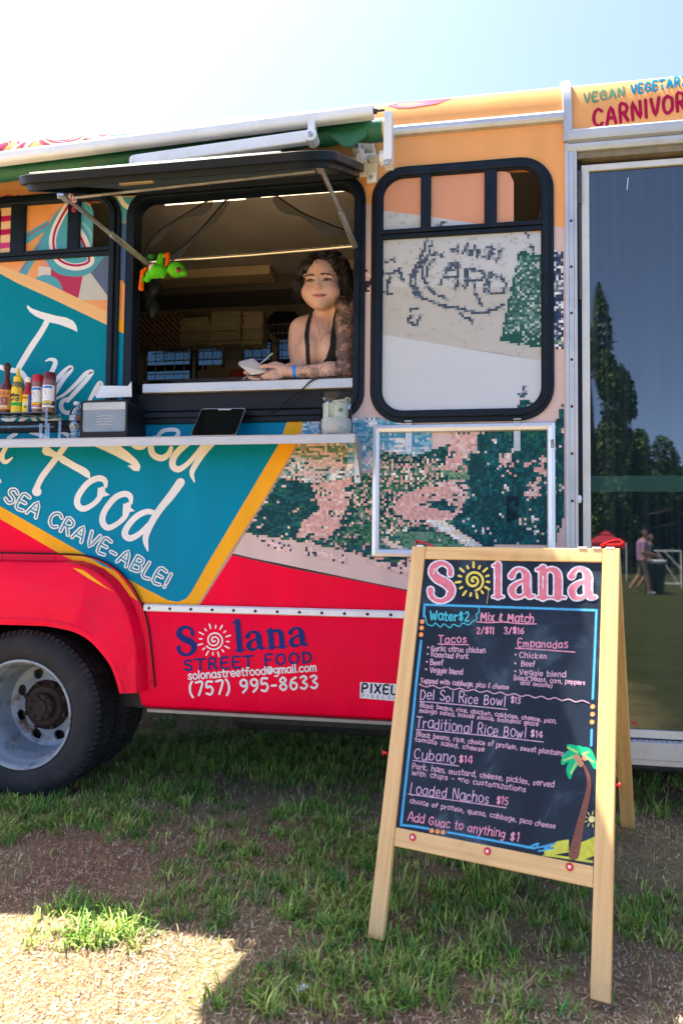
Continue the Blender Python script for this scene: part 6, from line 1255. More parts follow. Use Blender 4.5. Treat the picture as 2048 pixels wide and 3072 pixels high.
# plush frog on the hanging rod
def plush():
    sd = SDF((-1.70, -.16, 2.46), (-1.30, .08, 2.76), .004); q = lambda x, y, d=-.05: P(x / 2.24, 200 + y / 2.24, d)
    lime = (.10, .52, .02); orange = (.75, .13, .005); pale = (.62, .50, .36); dkg = (.03, .28, .04)
    parts = []
    def E(c, r, k, col): sd.ell(c, r, k); parts.append((np.array(c), max(r), col))
    def K(pts, rs, k, col):
        sd.chain(pts, rs, k)
        for a, b in zip(pts[:-1], pts[1:]):
            for t in np.linspace(0, 1, 6): parts.append((np.array(Vector(a).lerp(Vector(b), t)), rs[0], col))
    E(q(1070, 1375), (.042, .036, .030), .012, lime); E(q(1030, 1350, -.062), (.022, .02, .020), .01, pale); E(q(1185, 1365), (.042, .038, .037), .012, lime); E(q(1235, 1390), (.018, .022, .014), .01, lime)
    K([q(1085, 1275), q(1075, 1320), q(1095, 1400)], [.016, .018, .016], .006, lime); K([q(1110, 1270), q(1130, 1262), q(1128, 1310), q(1118, 1335)], [.009, .010, .011, .008], .004, orange)
    K([q(1050, 1400), q(1010, 1395), q(990, 1430)], [.018, .019, .015], .006, lime); K([q(985, 1355), q(960, 1380), q(952, 1450), q(950, 1490)], [.008, .011, .011, .014], .005, orange); E(q(1016, 1278, -.03), (.017, .014, .013), .006, dkg)
    V, F = sd.mesh(); V = relax(V, F, 2); D_ = np.stack([np.linalg.norm(V - c, axis=1) / r for c, r, _ in parts], 1); cl = np.array([p[2] for p in parts])[D_.argmin(1)]
    fr = thing('plush_frog', 'lime green plush frog with orange feet clinging to the rod', 'plush toy', q(1070, 1420)); npmesh('body', V, F, mat('plush_fur', attr='Col', rough=.95, var=.2, vscale=120, bump=.4, bscale=300, spec=.1), fr, cl)
    e = q(1200, 1366, -.088); obj('eye', MB().ell(e, (.0145, .009, .0135)), mat('red_eye', (.30, .008, .012), .2, coat=.6), fr, smooth=60); obj('pupil', MB().ell(e + Vector((.001, -.006, 0)), (.007, .0045, .0075)), M_black, fr, smooth=60)
    ln = [q(1140, 1395, -.07), q(1135, 1360, -.08), q(1140, 1330, -.07)]; obj('seam', MB().tube([Vector(v) for v in catmull(ln, 4)], .0012, 5), mat('frog_orange', (.7, .2, .03), .8), fr)
plush()
# ================================================================== chalkboard A-frame
yaw = -.2849; E_ = Vector((math.cos(yaw), math.sin(yaw), 0)); Nb = Vector((-math.sin(yaw), math.cos(yaw), 0)); lean = .2987
U_ = Vector((0, 0, 1)) * math.cos(lean) + Nb * math.sin(lean); FN = E_.cross(U_); FN = FN if FN.y < 0 else -FN       # front normal
BRc = Vector((.3918, -1.1591, .02)); SW, SL = .7172, 1.2851; BLc = BRc - E_ * SW
sign = thing('chalkboard_sign', 'wooden A-frame chalkboard menu standing on the grass', 'menu board', (.1, -.7, 0))
def sp(a, b, w): return BLc + E_ * a + U_ * b + FN * w
def uv(px, py):
    q = Pl(px, py, BLc, FN) - BLc; return q.dot(E_), q.dot(U_)
woodm = bpy.data.materials.new('pine_wood'); woodm.use_nodes = True; N = woodm.node_tree.nodes; Lk = woodm.node_tree.links; b = N['Principled BSDF']; b.inputs['Roughness'].default_value = .45; b.inputs['Coat Weight'].default_value = .15
tc = N.new('ShaderNodeTexCoord'); mp = N.new('ShaderNodeMapping'); Lk.new(tc.outputs['UV'], mp.inputs[0]); mp.inputs['Scale'].default_value = (1, 1, 1)
wv = N.new('ShaderNodeTexNoise'); wv.inputs['Scale'].default_value = 1.0; wv.inputs['Detail'].default_value = 4; wv.inputs['Distortion'].default_value = .8; m2 = N.new('ShaderNodeMapping'); m2.inputs['Scale'].default_value = (2.2, 55, 1); Lk.new(tc.outputs['UV'], m2.inputs[0]); Lk.new(m2.outputs[0], wv.inputs['Vector'])
rp = N.new('ShaderNodeValToRGB'); rp.color_ramp.elements[0].position = .3; rp.color_ramp.elements[0].color = (.60, .345, .11, 1); rp.color_ramp.elements[1].position = .68; rp.color_ramp.elements[1].color = (.76, .49, .20, 1); Lk.new(wv.outputs[0], rp.inputs[0])
n2 = N.new('ShaderNodeTexNoise'); n2.inputs['Scale'].default_value = 7; n2.inputs['Detail'].default_value = 8; Lk.new(tc.outputs['UV'], n2.inputs['Vector']); mr = N.new('ShaderNodeMapRange'); mr.inputs[1].default_value = .60; mr.inputs[2].default_value = .72; mr.inputs[3].default_value = 0; mr.inputs[4].default_value = .35; Lk.new(n2.outputs[0], mr.inputs[0])
mx = N.new('ShaderNodeMix'); mx.data_type = 'RGBA'; Lk.new(mr.outputs[0], mx.inputs[0]); Lk.new(rp.outputs[0], mx.inputs[6]); mx.inputs[7].default_value = (.30, .15, .05, 1); Lk.new(mx.outputs[2], b.inputs['Base Color'])
def plank(name, a, b, w, t, side, nrm, parent, seed):
    "board from a to b, w wide along side, t thick against nrm, grain along its length"
    a = Vector(a); b = Vector(b); side = Vector(side); nrm = Vector(nrm); p = [q + side * s * w / 2 + nrm * (-t * f) for q in (a, b) for s, f in ((-1, 0), (1, 0), (1, 1), (-1, 1))]
    o = obj(name, MB().hexa(p), woodm, parent, bevel=.003); me = o.data; uvl = me.uv_layers.new(name='UVMap'); d = (b - a).normalized(); off = seed * 3.17
    for pol in me.polygons:
        for li in pol.loop_indices: v = me.vertices[me.loops[li].vertex_index].co - a; uvl.data[li].uv = (v.dot(d) + off, (v.dot(side) + v.dot(nrm) * .7) + off)
    return o
sw = .053; T = .021
plank('stile', sp(sw / 2, 0, 0), sp(sw / 2, SL, 0), sw, T, E_, FN, sign, 1); plank('stile', sp(SW - sw / 2, 0, 0), sp(SW - sw / 2, SL, 0), sw, T, E_, FN, sign, 2)
vt = uv(1500, 1680)[1]; vb0 = uv(1480, 2545)[1]; vb1 = uv(1480, 2600)[1]
plank('top_rail', sp(sw + .0005, (vt + SL) / 2, -.002), sp(SW - sw - .0005, (vt + SL) / 2, -.002), SL - vt, T - .002, U_, FN, sign, 3)
vb0 = (uv(1180, 2488)[1] + uv(1780, 2592)[1]) / 2; vb1 = vb0 - .056
plank('bottom_rail', sp(sw + .0005, (vb0 + vb1) / 2, -.002), sp(SW - sw - .0005, (vb0 + vb1) / 2, -.002), vb0 - vb1, T - .002, U_, FN, sign, 4)
bm_ = bpy.data.materials.new('slate_paint'); bm_.use_nodes = True; N = bm_.node_tree.nodes; Lk = bm_.node_tree.links; b = N['Principled BSDF']; b.inputs['Roughness'].default_value = .5; b.inputs['Specular IOR Level'].default_value = .16
tc = N.new('ShaderNodeTexCoord'); nz = N.new('ShaderNodeTexNoise'); nz.inputs['Scale'].default_value = 3.3; nz.inputs['Detail'].default_value = 7; nz.inputs['Distortion'].default_value = 1.4; nz.inputs['Roughness'].default_value = .6; Lk.new(tc.outputs['Object'], nz.inputs['Vector'])
rp = N.new('ShaderNodeValToRGB'); e = rp.color_ramp.elements; e[0].position = .40; e[0].color = (.010, .017, .030, 1); e[1].position = .78; e[1].color = (.07, .11, .15, 1); e.new(.56).color = (.016, .027, .044, 1); Lk.new(nz.outputs[0], rp.inputs[0]); Lk.new(rp.outputs[0], b.inputs['Base Color'])
board = obj('board', MB().hexa([sp(x, y, w) for w in (-.016, -.009) for x, y in ((sw - .005, vb0 - .01), (SW - sw + .005, vb0 - .01), (SW - sw + .005, vt + .01), (sw - .005, vt + .01))]), bm_, sign)
bp_ = lambda px, py, h: (lambda q: sp(q[0], q[1], -.009 + h))(uv(px, py))
M_chalk = mat('chalk_marker', attr='Col', rough=.8, var=.16, vscale=70)
Z8 = lambda x, y: (1150 + x / 1.96, 1600 + y / 1.96)
Zc = lambda x, y: (1080 + x / 1.802, 2100 + y / 1.802)
PKc = (.66, .26, .36); LPK = (.58, .34, .44); BLc_ = (.06, .36, .62); ORc = (.78, .30, .10); YLc = (.72, .58, .10); WHc = (.74, .72, .76)
def chalk(name, fn, label=None): g = Print(bp_, lift=.0003, mod=120); fn(g); return obj(name, g.mb, M_chalk, board, fixn=False, label=label)
def f_title(g):
    for col, fat in ((WHc, 11.5), ((.66, .17, .22), 0)):
        g.layer()
        for ch, x, y, ux, uy in (('S', 262, 398, 20.5, 19.5), ('l', 634, 374, 16.5, 15.2), ('a', 728, 377, 21.0, 22), ('n', 893, 380, 21.8, 23), ('a', 1080, 383, 22.5, 23)):
            serif(g, ch, Z8(x, y), np.array((1, .01)) * ux, np.array((-.05, -1.0)) * uy, col, fat * .62) if False else [g.line([np.array(Z8(x, y)) + np.array((ux, 0)) * p[0] + np.array((0, -uy)) * p[1] for p in pts], [w * ux * .92 + fat * .8 for w in ws], col) for pts, ws in SER[ch][1]]
    g.layer()
    for a, b in (((290, 235), (300, 205)), ((330, 300), (375, 340)), ((655, 250), (650, 300)), ((860, 260), (858, 320)), ((935, 250), (933, 320)), ((1050, 260), (1050, 310)), ((1120, 240), (1150, 215)), ((1222, 270), (1222, 330)), ((775, 240), (800, 215))): g.line([Z8(*a), Z8(*b)], 3.2, WHc)
    sun_mark(g, Z8(527, 275), 31, (.70, .56, .10), 7.5, turns=1.9, a0=2.0, rays=15)
    g.line([Z8(615, 320), Z8(612, 360), Z8(605, 410)], 2.5, (.4, .3, .15))
chalk('title_lettering', f_title, 'pink chalk title with a yellow spiral sun')
def f_border(g):
    def seg(pts, w=6): 
        for ww, c in ((w + 4, (.012, .075, .15)), (w, BLc_)): g.line(pts, ww, c, 3)
    seg([Z8(232, 485), Z8(236, 415), Z8(240, 415)]); seg([Z8(236, 416), Z8(740, 432), Z8(1250, 449)]); seg([Z8(1248, 449), Z8(1238, 700), Z8(1226, 970)]); seg([Z8(216, 630), Z8(185, 900), Z8(165, 1100), Zc(215, 678)]); seg([Zc(215, 676), Zc(290, 684), Zc(365, 697)]); seg([Zc(468, 716), Zc(700, 758), Zc(940, 803)]); seg([Zc(1248, 160), Zc(1245, 245)])
    for x, y in ((222, 516), (219, 553), (216, 593), (1226, 1017), (1225, 1062), (1222, 1108)): g.disc(*Z8(x, y), 7, ORc)
    for x, y in ((382, 707), (413, 712), (443, 716)): g.disc(*Zc(x, y), 7, ORc)
    g.line([Zc(900, 800), Zc(960, 775), Zc(950, 800), Zc(1050, 775), Zc(990, 800), Zc(1045, 800), Zc(960, 818)], 5, BLc_)
chalk('border_lines', f_border)
def f_head(g):
    tl = (.05, .42, .50); write(g, 'Water$2', Z8(268, 506), Z8(505, 512), 27, 5.0, tl, jit=.3); g.line([Z8(240, 482), Z8(252, 530), Z8(285, 540), Z8(300, 525), Z8(330, 548), Z8(350, 530), Z8(385, 552), Z8(405, 532), Z8(440, 545), Z8(460, 525), Z8(495, 535), Z8(520, 515), Z8(545, 500), Z8(540, 475), Z8(556, 460), Z8(556, 435)], 3.4, tl)
    write(g, 'Mix & Match', Z8(566, 508), Z8(885, 522), 25, 4.2, PKc, jit=.3); g.line([Z8(545, 518), Z8(620, 522), Z8(700, 518), Z8(780, 527), Z8(895, 530)], 3.6, PKc); write(g, '2/$11', Z8(543, 584), Z8(650, 588), 19, 3.6, PKc, jit=.3); write(g, '3/$16', Z8(703, 586), Z8(828, 588), 19, 3.6, PKc, jit=.3)
chalk('price_heading', f_head)
def ln(g, t, a, b, h, w, col=LPK, Zf=Z8, jit=.45): write(g, t, Zf(*a), Zf(*b), h, w * .84, col, jit=jit)
def f_lists(g):
    ln(g, 'Tacos', (318, 638), (492, 640), 24, 4.0, PKc); g.line([Z8(315, 648), Z8(400, 650), Z8(497, 652)], 3.2, PKc)
    for t, a, b in (('Garlic citrus chicken', (275, 688), (598, 700)), ('Roasted Pork', (275, 722), (498, 736)), ('Beef', (268, 772), (350, 775)), ('Veggie blend', (268, 816), (464, 828))): ln(g, t, a, b, 16, 3.1)
    for x, y in ((258, 668), (255, 707), (250, 753), (245, 797), (772, 710), (770, 762), (770, 808)): g.disc(*Z8(x, y), 3, LPK)
    ln(g, 'Empanadas', (784, 664), (1085, 672), 23, 4.0, PKc); g.line([Z8(770, 673), Z8(930, 682), Z8(1120, 696)], 3.2, PKc)
    for t, a, b in (('Chicken', (794, 728), (962, 735)), ('Beef', (804, 778), (890, 783)), ('Veggie blend', (794, 828), (1072, 845))): ln(g, t, a, b, 17, 3.3)
    ln(g, '(black beans, corn, peppers', (760, 858), (1184, 890), 14, 2.8); ln(g, 'and onions)', (800, 886), (992, 906), 13, 2.8); ln(g, 'Topped with cabbage, pico & cheese', (212, 876), (736, 916), 15, 3.0)
    g.line([Z8(205 + k * 40, 891 + k * 4.0 + (6 if k % 2 else -6)) for k in range(26)], 3.0, LPK)
chalk('filling_lists', f_lists)
def f_dishes(g):
    T_ = (.52, .34, .48)
    ln(g, 'Del Sol Rice Bowl', (208, 974), (718, 1016), 30, 3.8, T_); ln(g, '$13', (742, 994), (806, 999), 19, 3.4); g.line([Z8(208, 986), Z8(460, 1008), Z8(722, 1034)], 3, T_); ln(g, 'Black beans, rice, chicken, cabbage, cheese, pico,', (208, 1020), (1016, 1116), 13, 2.8); ln(g, 'mango salsa, house sauce, balsamic glaze', (205, 1050), (908, 1131), 13, 2.8)
    z = Zc; ln(g, 'Traditional Rice Bowl', (296, 145), (898, 207), 32, 3.8, T_, z); ln(g, '$14', (916, 200), (988, 206), 21, 3.8, LPK, z); g.line([z(300, 158), z(640, 188), z(985, 226)], 3, T_); ln(g, 'Black beans, rice, choice of protein, sweet plantains', (298, 194), (1098, 302), 15, 2.9, LPK, z); ln(g, 'tomato salad, cheese', (290, 222), (670, 279), 14, 2.9, LPK, z)
    ln(g, 'Cubano', (284, 314), (514, 342), 32, 3.6, T_, z); ln(g, '$14', (528, 334), (608, 341), 22, 3.8, PKc, z); g.line([z(280, 326), z(400, 340), z(528, 356)], 3, T_); ln(g, 'Pork, ham, mustard, cheese, pickles, served', (275, 370), (1046, 472), 17, 3.0, LPK, z); ln(g, 'with chips - *no customizations', (274, 403), (894, 497), 16, 3.0, LPK, z)
    ln(g, 'Loaded Nachos', (264, 505), (696, 562), 32, 3.8, T_, z); ln(g, '$15', (731, 560), (800, 567), 22, 3.6, PKc, z); g.line([z(255, 508), z(520, 545), z(785, 583)], 3, LPK); ln(g, 'choice of protein, queso, cabbage, pico cheese', (262, 556), (1054, 697), 15, 2.9, LPK, z); ln(g, 'Add Guac to anything', (250, 650), (782, 748), 26, 3.8, PKc, z); ln(g, '$1', (803, 760), (860, 770), 28, 4.2, PKc, z)
chalk('dish_lettering', f_dishes)
def f_palm(g):
    gn = (.0, .42, .17); yg = (.30, .62, .18); br = (.20, .075, .05); z = lambda l: [Zc(x, y) for x, y in l]
    for k in range(16):
        y = 760 + 6 * k; g.line(z([(985 + max(0, 60 - k * 9) + random.uniform(0, 14), y + 22), (1060, y + 10), (1120, y + 2 + random.uniform(-4, 4))] if k < 11 else [(1000, 826 + k), (1080, 836 + k), (1250, 862 + k)]), 5, (.55, .55, .06)); g.line(z([(1180, y + 18), (1220, y + 4), (1265, y - 16 + random.uniform(-4, 4))]), 5, (.55, .55, .06))
    g.line(z([(1150, 838), (1168, 760), (1190, 660), (1215, 560), (1233, 470), (1228, 410), (1206, 355)]), [33, 27, 22, 18, 13, 11, 8], br)
    for k in range(15): t = k / 15; x = 1152 + 80 * t - 10 * t * t; y = 825 - 400 * t; g.line(z([(x - 14 + 9 * t, y), (x + 16 - 9 * t, y + 4)]), 2, (.10, .035, .03))
    for leaf in ([(1180, 290), (1160, 245), (1110, 242), (1130, 262), (1090, 300), (1085, 350), (1130, 330), (1180, 300)], [(1185, 300), (1130, 330), (1110, 380), (1130, 430), (1150, 385), (1175, 350)], [(1190, 295), (1200, 255), (1240, 262), (1262, 300), (1278, 360), (1262, 372), (1235, 330), (1200, 305)], [(1180, 285), (1150, 250), (1190, 248), (1215, 275), (1195, 300)]):
        g.poly(z(leaf), gn, smooth=4)
    for l in ([(1120, 256), (1170, 282)], [(1098, 325), (1165, 300)], [(1135, 395), (1165, 340)], [(1258, 335), (1205, 298)], [(1232, 280), (1200, 290)]): g.line(z(l), 7, yg)
    for x, y in ((1165, 308), (1188, 345), (1210, 312), (1178, 325)): g.disc(*Zc(x, y), 9, (.55, .26, .14))
    g.disc(*Zc(1248, 645), 10, (.72, .70, .30))
    for k in range(9): a = k * 2 * math.pi / 9; cx, cy = Zc(1248, 645); g.line([(cx + 15 * math.cos(a), cy + 15 * math.sin(a)), (cx + 25 * math.cos(a) * .9, cy + 24 * math.sin(a))], 2.6, (.72, .66, .2))
chalk('palm_drawing', f_palm, 'chalk palm tree drawing in the lower right corner')
redm = mat('red_plastic', (.62, .010, .014), .35, var=.05)
for x, y in ((282, 742), (686, 818), (1130, 902)):
    q = uv(*Zc(x, y)); c = sp(q[0], q[1], -.002); s1 = obj('screw_cap', MB().lathe([(0, .004), (.006, .004), (.0105, .003), (.0115, 0)], c, FN, 18), redm, sign, smooth=40); obj('cap_centre', MB().lathe([(0, .005), (.0042, .0048), (.005, .0035)], c, FN, 12), M_white, s1, smooth=40)
# rear frame
bf = Vector((.70, -.068, .075)); topR = sp(SW, SL, -.012); topL = sp(0, SL, -.012); bfl = bf - E_ * SW
dR = (topR - bf).normalized(); rn = E_.cross(dR).normalized(); rn = rn if rn.y > 0 else -rn
for s_, base, t_ in ((-1, bf, topR), (1, bfl, topL)): plank('rear_leg', base + E_ * s_ * sw / 2, t_ + E_ * s_ * sw / 2 - dR * .02, sw, T, E_, rn, sign, 5 + s_)
def rp_(f): return bf.lerp(topR, f)
for f in (.26, .955): plank('rear_rail', rp_(f) - E_ * (sw + .001), rp_(f) - E_ * (SW - sw - .001), .055, T - .003, dR, rn, sign, 9)
obj('rear_board', MB().hexa([rp_(f) - E_ * x - rn * w for w in (.009, .016) for x, f in ((sw, .28), (SW - sw, .28), (SW - sw, .94), (sw, .94))]), bm_, sign)
for px, py, n_, off in ((1157, 2259, -1, 0), (1843, 2353, 1, 0)):
    q = uv(px, py); c = sp(q[0], q[1], -.010); obj('side_pin', MB().tube([c, c + E_ * n_ * .012], .005, 10).tube([c + E_ * n_ * .010, c + E_ * n_ * .014], .008, 10), redm, sign, smooth=40)
c = Pl(1895, 2168, topR, E_); obj('side_pin', MB().tube([c, c + E_ * .012], .005, 10).tube([c + E_ * .010, c + E_ * .014], .008, 10), redm, sign, smooth=40)
# red strap tags and hinges on the top edge
for a0, pts in ((.0, [(1248, 1640), (1249, 1622), (1275, 1628), (1300, 1637)]), (1, [(1800, 1636), (1830, 1624), (1858, 1619), (1870, 1630), (1862, 1636), (1820, 1638)])):
    q = [Pl(px, py, sp(0, SL, -.012), FN) for px, py in pts]; mb = MB(); k = len(q); mb.add([v + FN * .012 for v in q] + [v - FN * .012 for v in q], [(i, i + 1, k + i + 1, k + i) for i in range(k - 1)]); o_ = obj('red_strap', mb, redm, sign); o_.modifiers.new('solid', 'SOLIDIFY').thickness = .0035
for x in (.03, .60, .645, SW - .03): obj('hinge', MB().hexa([sp(x + dx, SL + dz, w) for w in (.001, -.02) for dx, dz in ((-.013, -.001), (.013, -.001), (.013, .004), (-.013, .004))]), M_white, sign)
# litter on the grass
c = Gd(902, 2983); tag(obj('paper_scrap', MB().add([c + Vector(v) for v in ((-.02, -.012, .012), (.0, -.016, .018), (.022, .012, .016), (.004, .014, .022))], [(0, 1, 2, 3)]), mat('litter_paper', (.65, .70, .8), .7), None), 'small pale scrap of paper on the grass in front of the sign', 'litter')
# ================================================================== the vendor leaning on the counter
def biggest(V, F):
    "keep the largest connected skin"
    lab = np.arange(len(V))
    for _ in range(400):
        m = lab[F].min(1); new = lab.copy()
        for k in range(4): np.minimum.at(new, F[:, k], m)
        new = new[new]
        if (new == lab).all(): break
        lab = new
    ids, cnt = np.unique(lab, return_counts=True); print('components', len(ids), sorted(cnt)[-5:]); k = lab == ids[cnt.argmax()]; rem = np.full(len(V), -1); rem[k] = np.arange(k.sum()); return V[k], rem[F[k[F[:, 0]]]]
def vendor():
    q = lambda x, y, d: np.array(P(700 + x / 3.92, 740 + y / 3.92, d))
    lo = np.array((-1.36, -.06, 1.86)); hi = np.array((-.47, .46, 2.80)); sd = SDF(lo, hi, .0036)
    # torso
    hip = q(1040, 1900, .36); chest = q(1030, 1180, .27); upper = q(1040, 930, .25)
    sd.cone(hip, chest, .155, .15, .03); sd.ell(chest, (.165, .11, .15), .04); sd.ell(q(1035, 1010, .26), (.15, .08, .085), .05)
    sd.cone(q(835, 965, .23), q(1040, 885, .245), .038, .038, .035); sd.cone(q(1310, 745, .215), q(1085, 890, .24), .048, .044, .035)   # shoulder girdle
    sd.cone(q(860, 905, .185), q(1010, 925, .175), .010, .009, .02); sd.cone(q(1120, 915, .175), q(1240, 850, .175), .009, .010, .02)   # collarbones
    sd.cone(q(1085, 900, .235), q(1075, 620, .195), .054, .052, .025)                   # neck
    sd.ell(q(905, 1240, .165), (.064, .080, .098), .016); sd.ell(q(1135, 1240, .165), (.066, .082, .098), .005)
    # her right arm (left in the picture)
    sh = q(800, 985, .22); el = q(770, 1440, .17); sd.cone(sh, el, .047, .040, .035); sd.ell(q(802, 985, .22), (.048, .055, .056), .035)
    wr_ = q(420, 1520, .12); sd.cone(el, wr_, .044, .030, .02)
    # her left, tattooed arm
    sh2 = q(1318, 715, .20); el2 = q(1330, 1440, .085); sd.ell(sh2, (.058, .06, .06), .035); sd.cone(sh2, q(1322, 1000, .15), .050, .046, .025); sd.cone(q(1322, 1000, .15), el2, .046, .041, .025)
    wr2 = q(730, 1475, .05); sd.cone(el2, q(1120, 1462, .062), .042, .041, .02); sd.cone(q(1120, 1462, .062), wr2, .040, .0265, .02)
    # her left hand: palm and five fingers round the pad
    pm = q(590, 1462, .045); sd.cone(wr2, pm, .0265, .029, .012); sd.ell(q(575, 1455, .042), (.036, .018, .027), .012)
    F = []
    F.append(([q(525, 1412, .035), q(455, 1408, .020), q(390, 1402, .014), q(318, 1414, .013)], [.0115, .0105, .0098, .0085]))      # index
    F.append(([q(520, 1462, .032), q(455, 1475, .016), q(400, 1500, .012), q(348, 1528, .014)], [.0115, .0108, .0100, .0085]))      # middle
    F.append(([q(530, 1500, .034), q(470, 1520, .018), q(420, 1535, .015), q(372, 1550, .018)], [.0110, .0102, .0095, .008]))       # ring
    F.append(([q(560, 1528, .038), q(510, 1545, .024), q(470, 1552, .02), q(430, 1556, .022)], [.0098, .0092, .0085, .0075]))       # little
    F.append(([q(580, 1405, .055), q(500, 1378, .065), q(430, 1385, .068)], [.013, .011, .009]))                                    # thumb behind the pad
    # her right hand behind the pad
    p2 = q(360, 1535, .105); sd.cone(wr_, p2, .028, .026, .012); sd.ell(p2, (.032, .022, .024), .012)
    F.append(([q(310, 1500, .10), q(250, 1478, .085), q(205, 1486, .060), q(140, 1480, .052)], [.012, .0112, .0108, .0095]))        # thumb over the edge
    F.append(([q(320, 1530, .09), q(270, 1548, .06), q(215, 1545, .045), q(190, 1540, .045)], [.011, .0105, .010, .009]))
    F.append(([q(340, 1545, .085), q(300, 1562, .055), q(260, 1560, .043), q(225, 1556, .042)], [.0108, .0100, .0095, .0088]))
    F.append(([q(360, 1550, .08), q(335, 1566, .055), q(305, 1565, .044), q(285, 1562, .044)], [.0102, .0095, .009, .008]))
    for pts, rs in F: sd.chain(pts, rs, .0035)
    # head: skull, full cheeks, jaw, features; tilted a little
    rot = Matrix.Rotation(math.radians(-4), 3, 'Y') @ Matrix.Rotation(math.radians(7), 3, 'X')
    hc = q(1050, 400, .135); sd.ell(hc, (.088, .104, .112), .02, rot); jc = q(1030, 560, .105); sd.ell(jc, (.080, .080, .076), .030, rot)
    for x, y in ((890, 540), (1165, 535)): sd.ell(q(x, y, .085), (.036, .04, .036), .03)
    sd.ell(q(1010, 670, .070), (.034, .034, .026), .03)
    fy = .028
    for x, y in ((905, 392), (1098, 384)): sd.ell(q(x, y, fy - .012), (.022, .016, .014), .016, sub=True); sd.ell(q(x, y, fy + .022), (.0155, .013, .0105), .006)
    sd.cone(q(992, 370, fy + .010), q(994, 468, fy - .006), .008, .0105, .012); sd.ell(q(993, 482, fy - .004), (.0135, .014, .0115), .008)
    for x in (960, 1030): sd.ell(q(x, 490, fy + .006), (.009, .010, .0075), .008)
    sd.ell(q(1010, 566, fy + .006), (.026, .010, .0052), .006); sd.ell(q(1010, 584, fy + .008), (.024, .010, .006), .006); sd.cone(q(945, 574, fy + .004), q(1080, 572, fy + .006), .0022, .0022, .004, sub=True)
    for a, b in (((845, 345), (940, 335)), ((1040, 322), (1165, 332))): sd.cone(q(*a, fy + .026), q(*b, fy + .020), .010, .010, .014)
    sd.ell(q(1302, 470, .125), (.012, .022, .032), .008)
    V, Fc = sd.mesh(); V, Fc = biggest(V, Fc); V = relax(V, Fc, 2, .5); Nn = vnormals(V, Fc)
    u, v = proj(V[:, 0], V[:, 1], V[:, 2]); X = (u - 700) * 3.92; Y = (v - 740) * 3.92
    col = np.tile(np.array((.60, .36, .27)), (len(V), 1)); col *= (1 + .10 * (vnoise(X, Y, .012, 21) - .5))[:, None]
    front = V[:, 1] < .12
    def blend(mask, c, a): 
        a = np.where(mask, a, 0)[:, None]; col[:] = col * (1 - a) + np.array(c) * a
    def near(pts):
        d = np.full(len(V), 1e9)
        for a, b in zip(pts[:-1], pts[1:]):
            a = np.array(a, float); b = np.array(b, float); ab = b - a; t = np.clip(((X - a[0]) * ab[0] + (Y - a[1]) * ab[1]) / (ab @ ab + 1e-9), 0, 1); d = np.minimum(d, np.hypot(X - a[0] - t * ab[0], Y - a[1] - t * ab[1]))
        return d
    face = front & (Y < 740) & (X > 800) & (X < 1330)
    for cx, cy, r in ((880, 500, 75), (1170, 495, 80), (1000, 490, 45)): d = np.hypot(X - cx, Y - cy); blend(face & (d < r), (.62, .20, .15), .45 * np.clip(1 - d / r, 0, 1))
    blend(face & (near([(932, 570), (985, 563), (1010, 567), (1035, 563), (1090, 568)]) < 8), (.40, .085, .075), .9); blend(face & (near([(960, 582), (1010, 590), (1062, 582)]) < 10), (.46, .11, .10), .9); blend(face & (near([(926, 566), (950, 572), (1010, 577), (1070, 571), (1096, 562)]) < 4.5), (.12, .02, .02), .9)
    for br in ([(838, 350), (870, 335), (910, 330), (945, 335)], [(1035, 322), (1080, 316), (1130, 324), (1172, 338)]): blend(face & (near(br) < 12), (.028, .014, .010), .95)
    for e in ((905, 398), (1098, 388)):
        dx = X - e[0]; dy = Y - e[1]; blend(face & ((dx / 48) ** 2 + (dy / 26) ** 2 < 1), (.30, .14, .09), .5); blend(face & ((dx / 40) ** 2 + ((dy) / 14) ** 2 < 1), (.42, .33, .28), .95); blend(face & (np.hypot(dx + 4, dy) < 15), (.028, .014, .008), 1.0); blend(face & (near([(e[0] - 44, e[1] + 10), (e[0] - 22, e[1] - 9), (e[0] + 8, e[1] - 14), (e[0] + 44, e[1] - 2)]) < 8), (.015, .008, .006), 1.0); blend(face & (near([(e[0] - 36, e[1] + 12), (e[0], e[1] + 15), (e[0] + 38, e[1] + 8)]) < 4), (.16, .07, .05), .7)
    blend(face & ((np.hypot(X - 972, Y - 500) < 8) | (np.hypot(X - 1026, Y - 500) < 8)), (.10, .03, .02), .7)
    # tattoos
    r = np.random.default_rng(4); sleeve = (X > 1190) & (Y > 590) & (Y < 1530) & (V[:, 0] > sh2[0] - .075); fore = (X > 765) & (X < 1300) & (Y > 1405) & (V[:, 1] < .11)
    cells = np.stack([r.uniform(740, 1460, 190), r.uniform(560, 1560, 190)], 1); D_ = np.sort(np.hypot(X[:, None] - cells[None, :, 0], Y[:, None] - cells[None, :, 1]), 1)[:, :2]; edge = D_[:, 1] - D_[:, 0]
    pet = np.sin(D_[:, 0] * .38); ink = np.clip(1.25 - edge / 7.5, 0, 1) * .85; ink = np.maximum(ink, np.where((pet > .45) & (D_[:, 0] < 30), .45, 0)); ink = np.maximum(ink, .34 + .34 * (vnoise(X, Y, .02, 31) > .5))
    blend(sleeve, (.035, .033, .038), np.clip(ink * 1.12, 0, .93)); ff = np.clip(1.2 - edge / 6, 0, 1) * .8 * (vnoise(X, Y, .012, 33) > .30); ff = np.maximum(ff, .55 * (np.hypot((X - 960) / 55, (Y - 1475) / 55) < 1)); ff = np.maximum(ff, .6 * (np.hypot((X - 810) / 45, (Y - 1505) / 18) < 1)); blend(fore & ~sleeve, (.06, .055, .06), ff)
    for x, y in ((725, 1162), (727, 1190)): blend(front | True, (.25, .07, .05), np.where(np.hypot(X - x, Y - y) < 7, .8, 0))
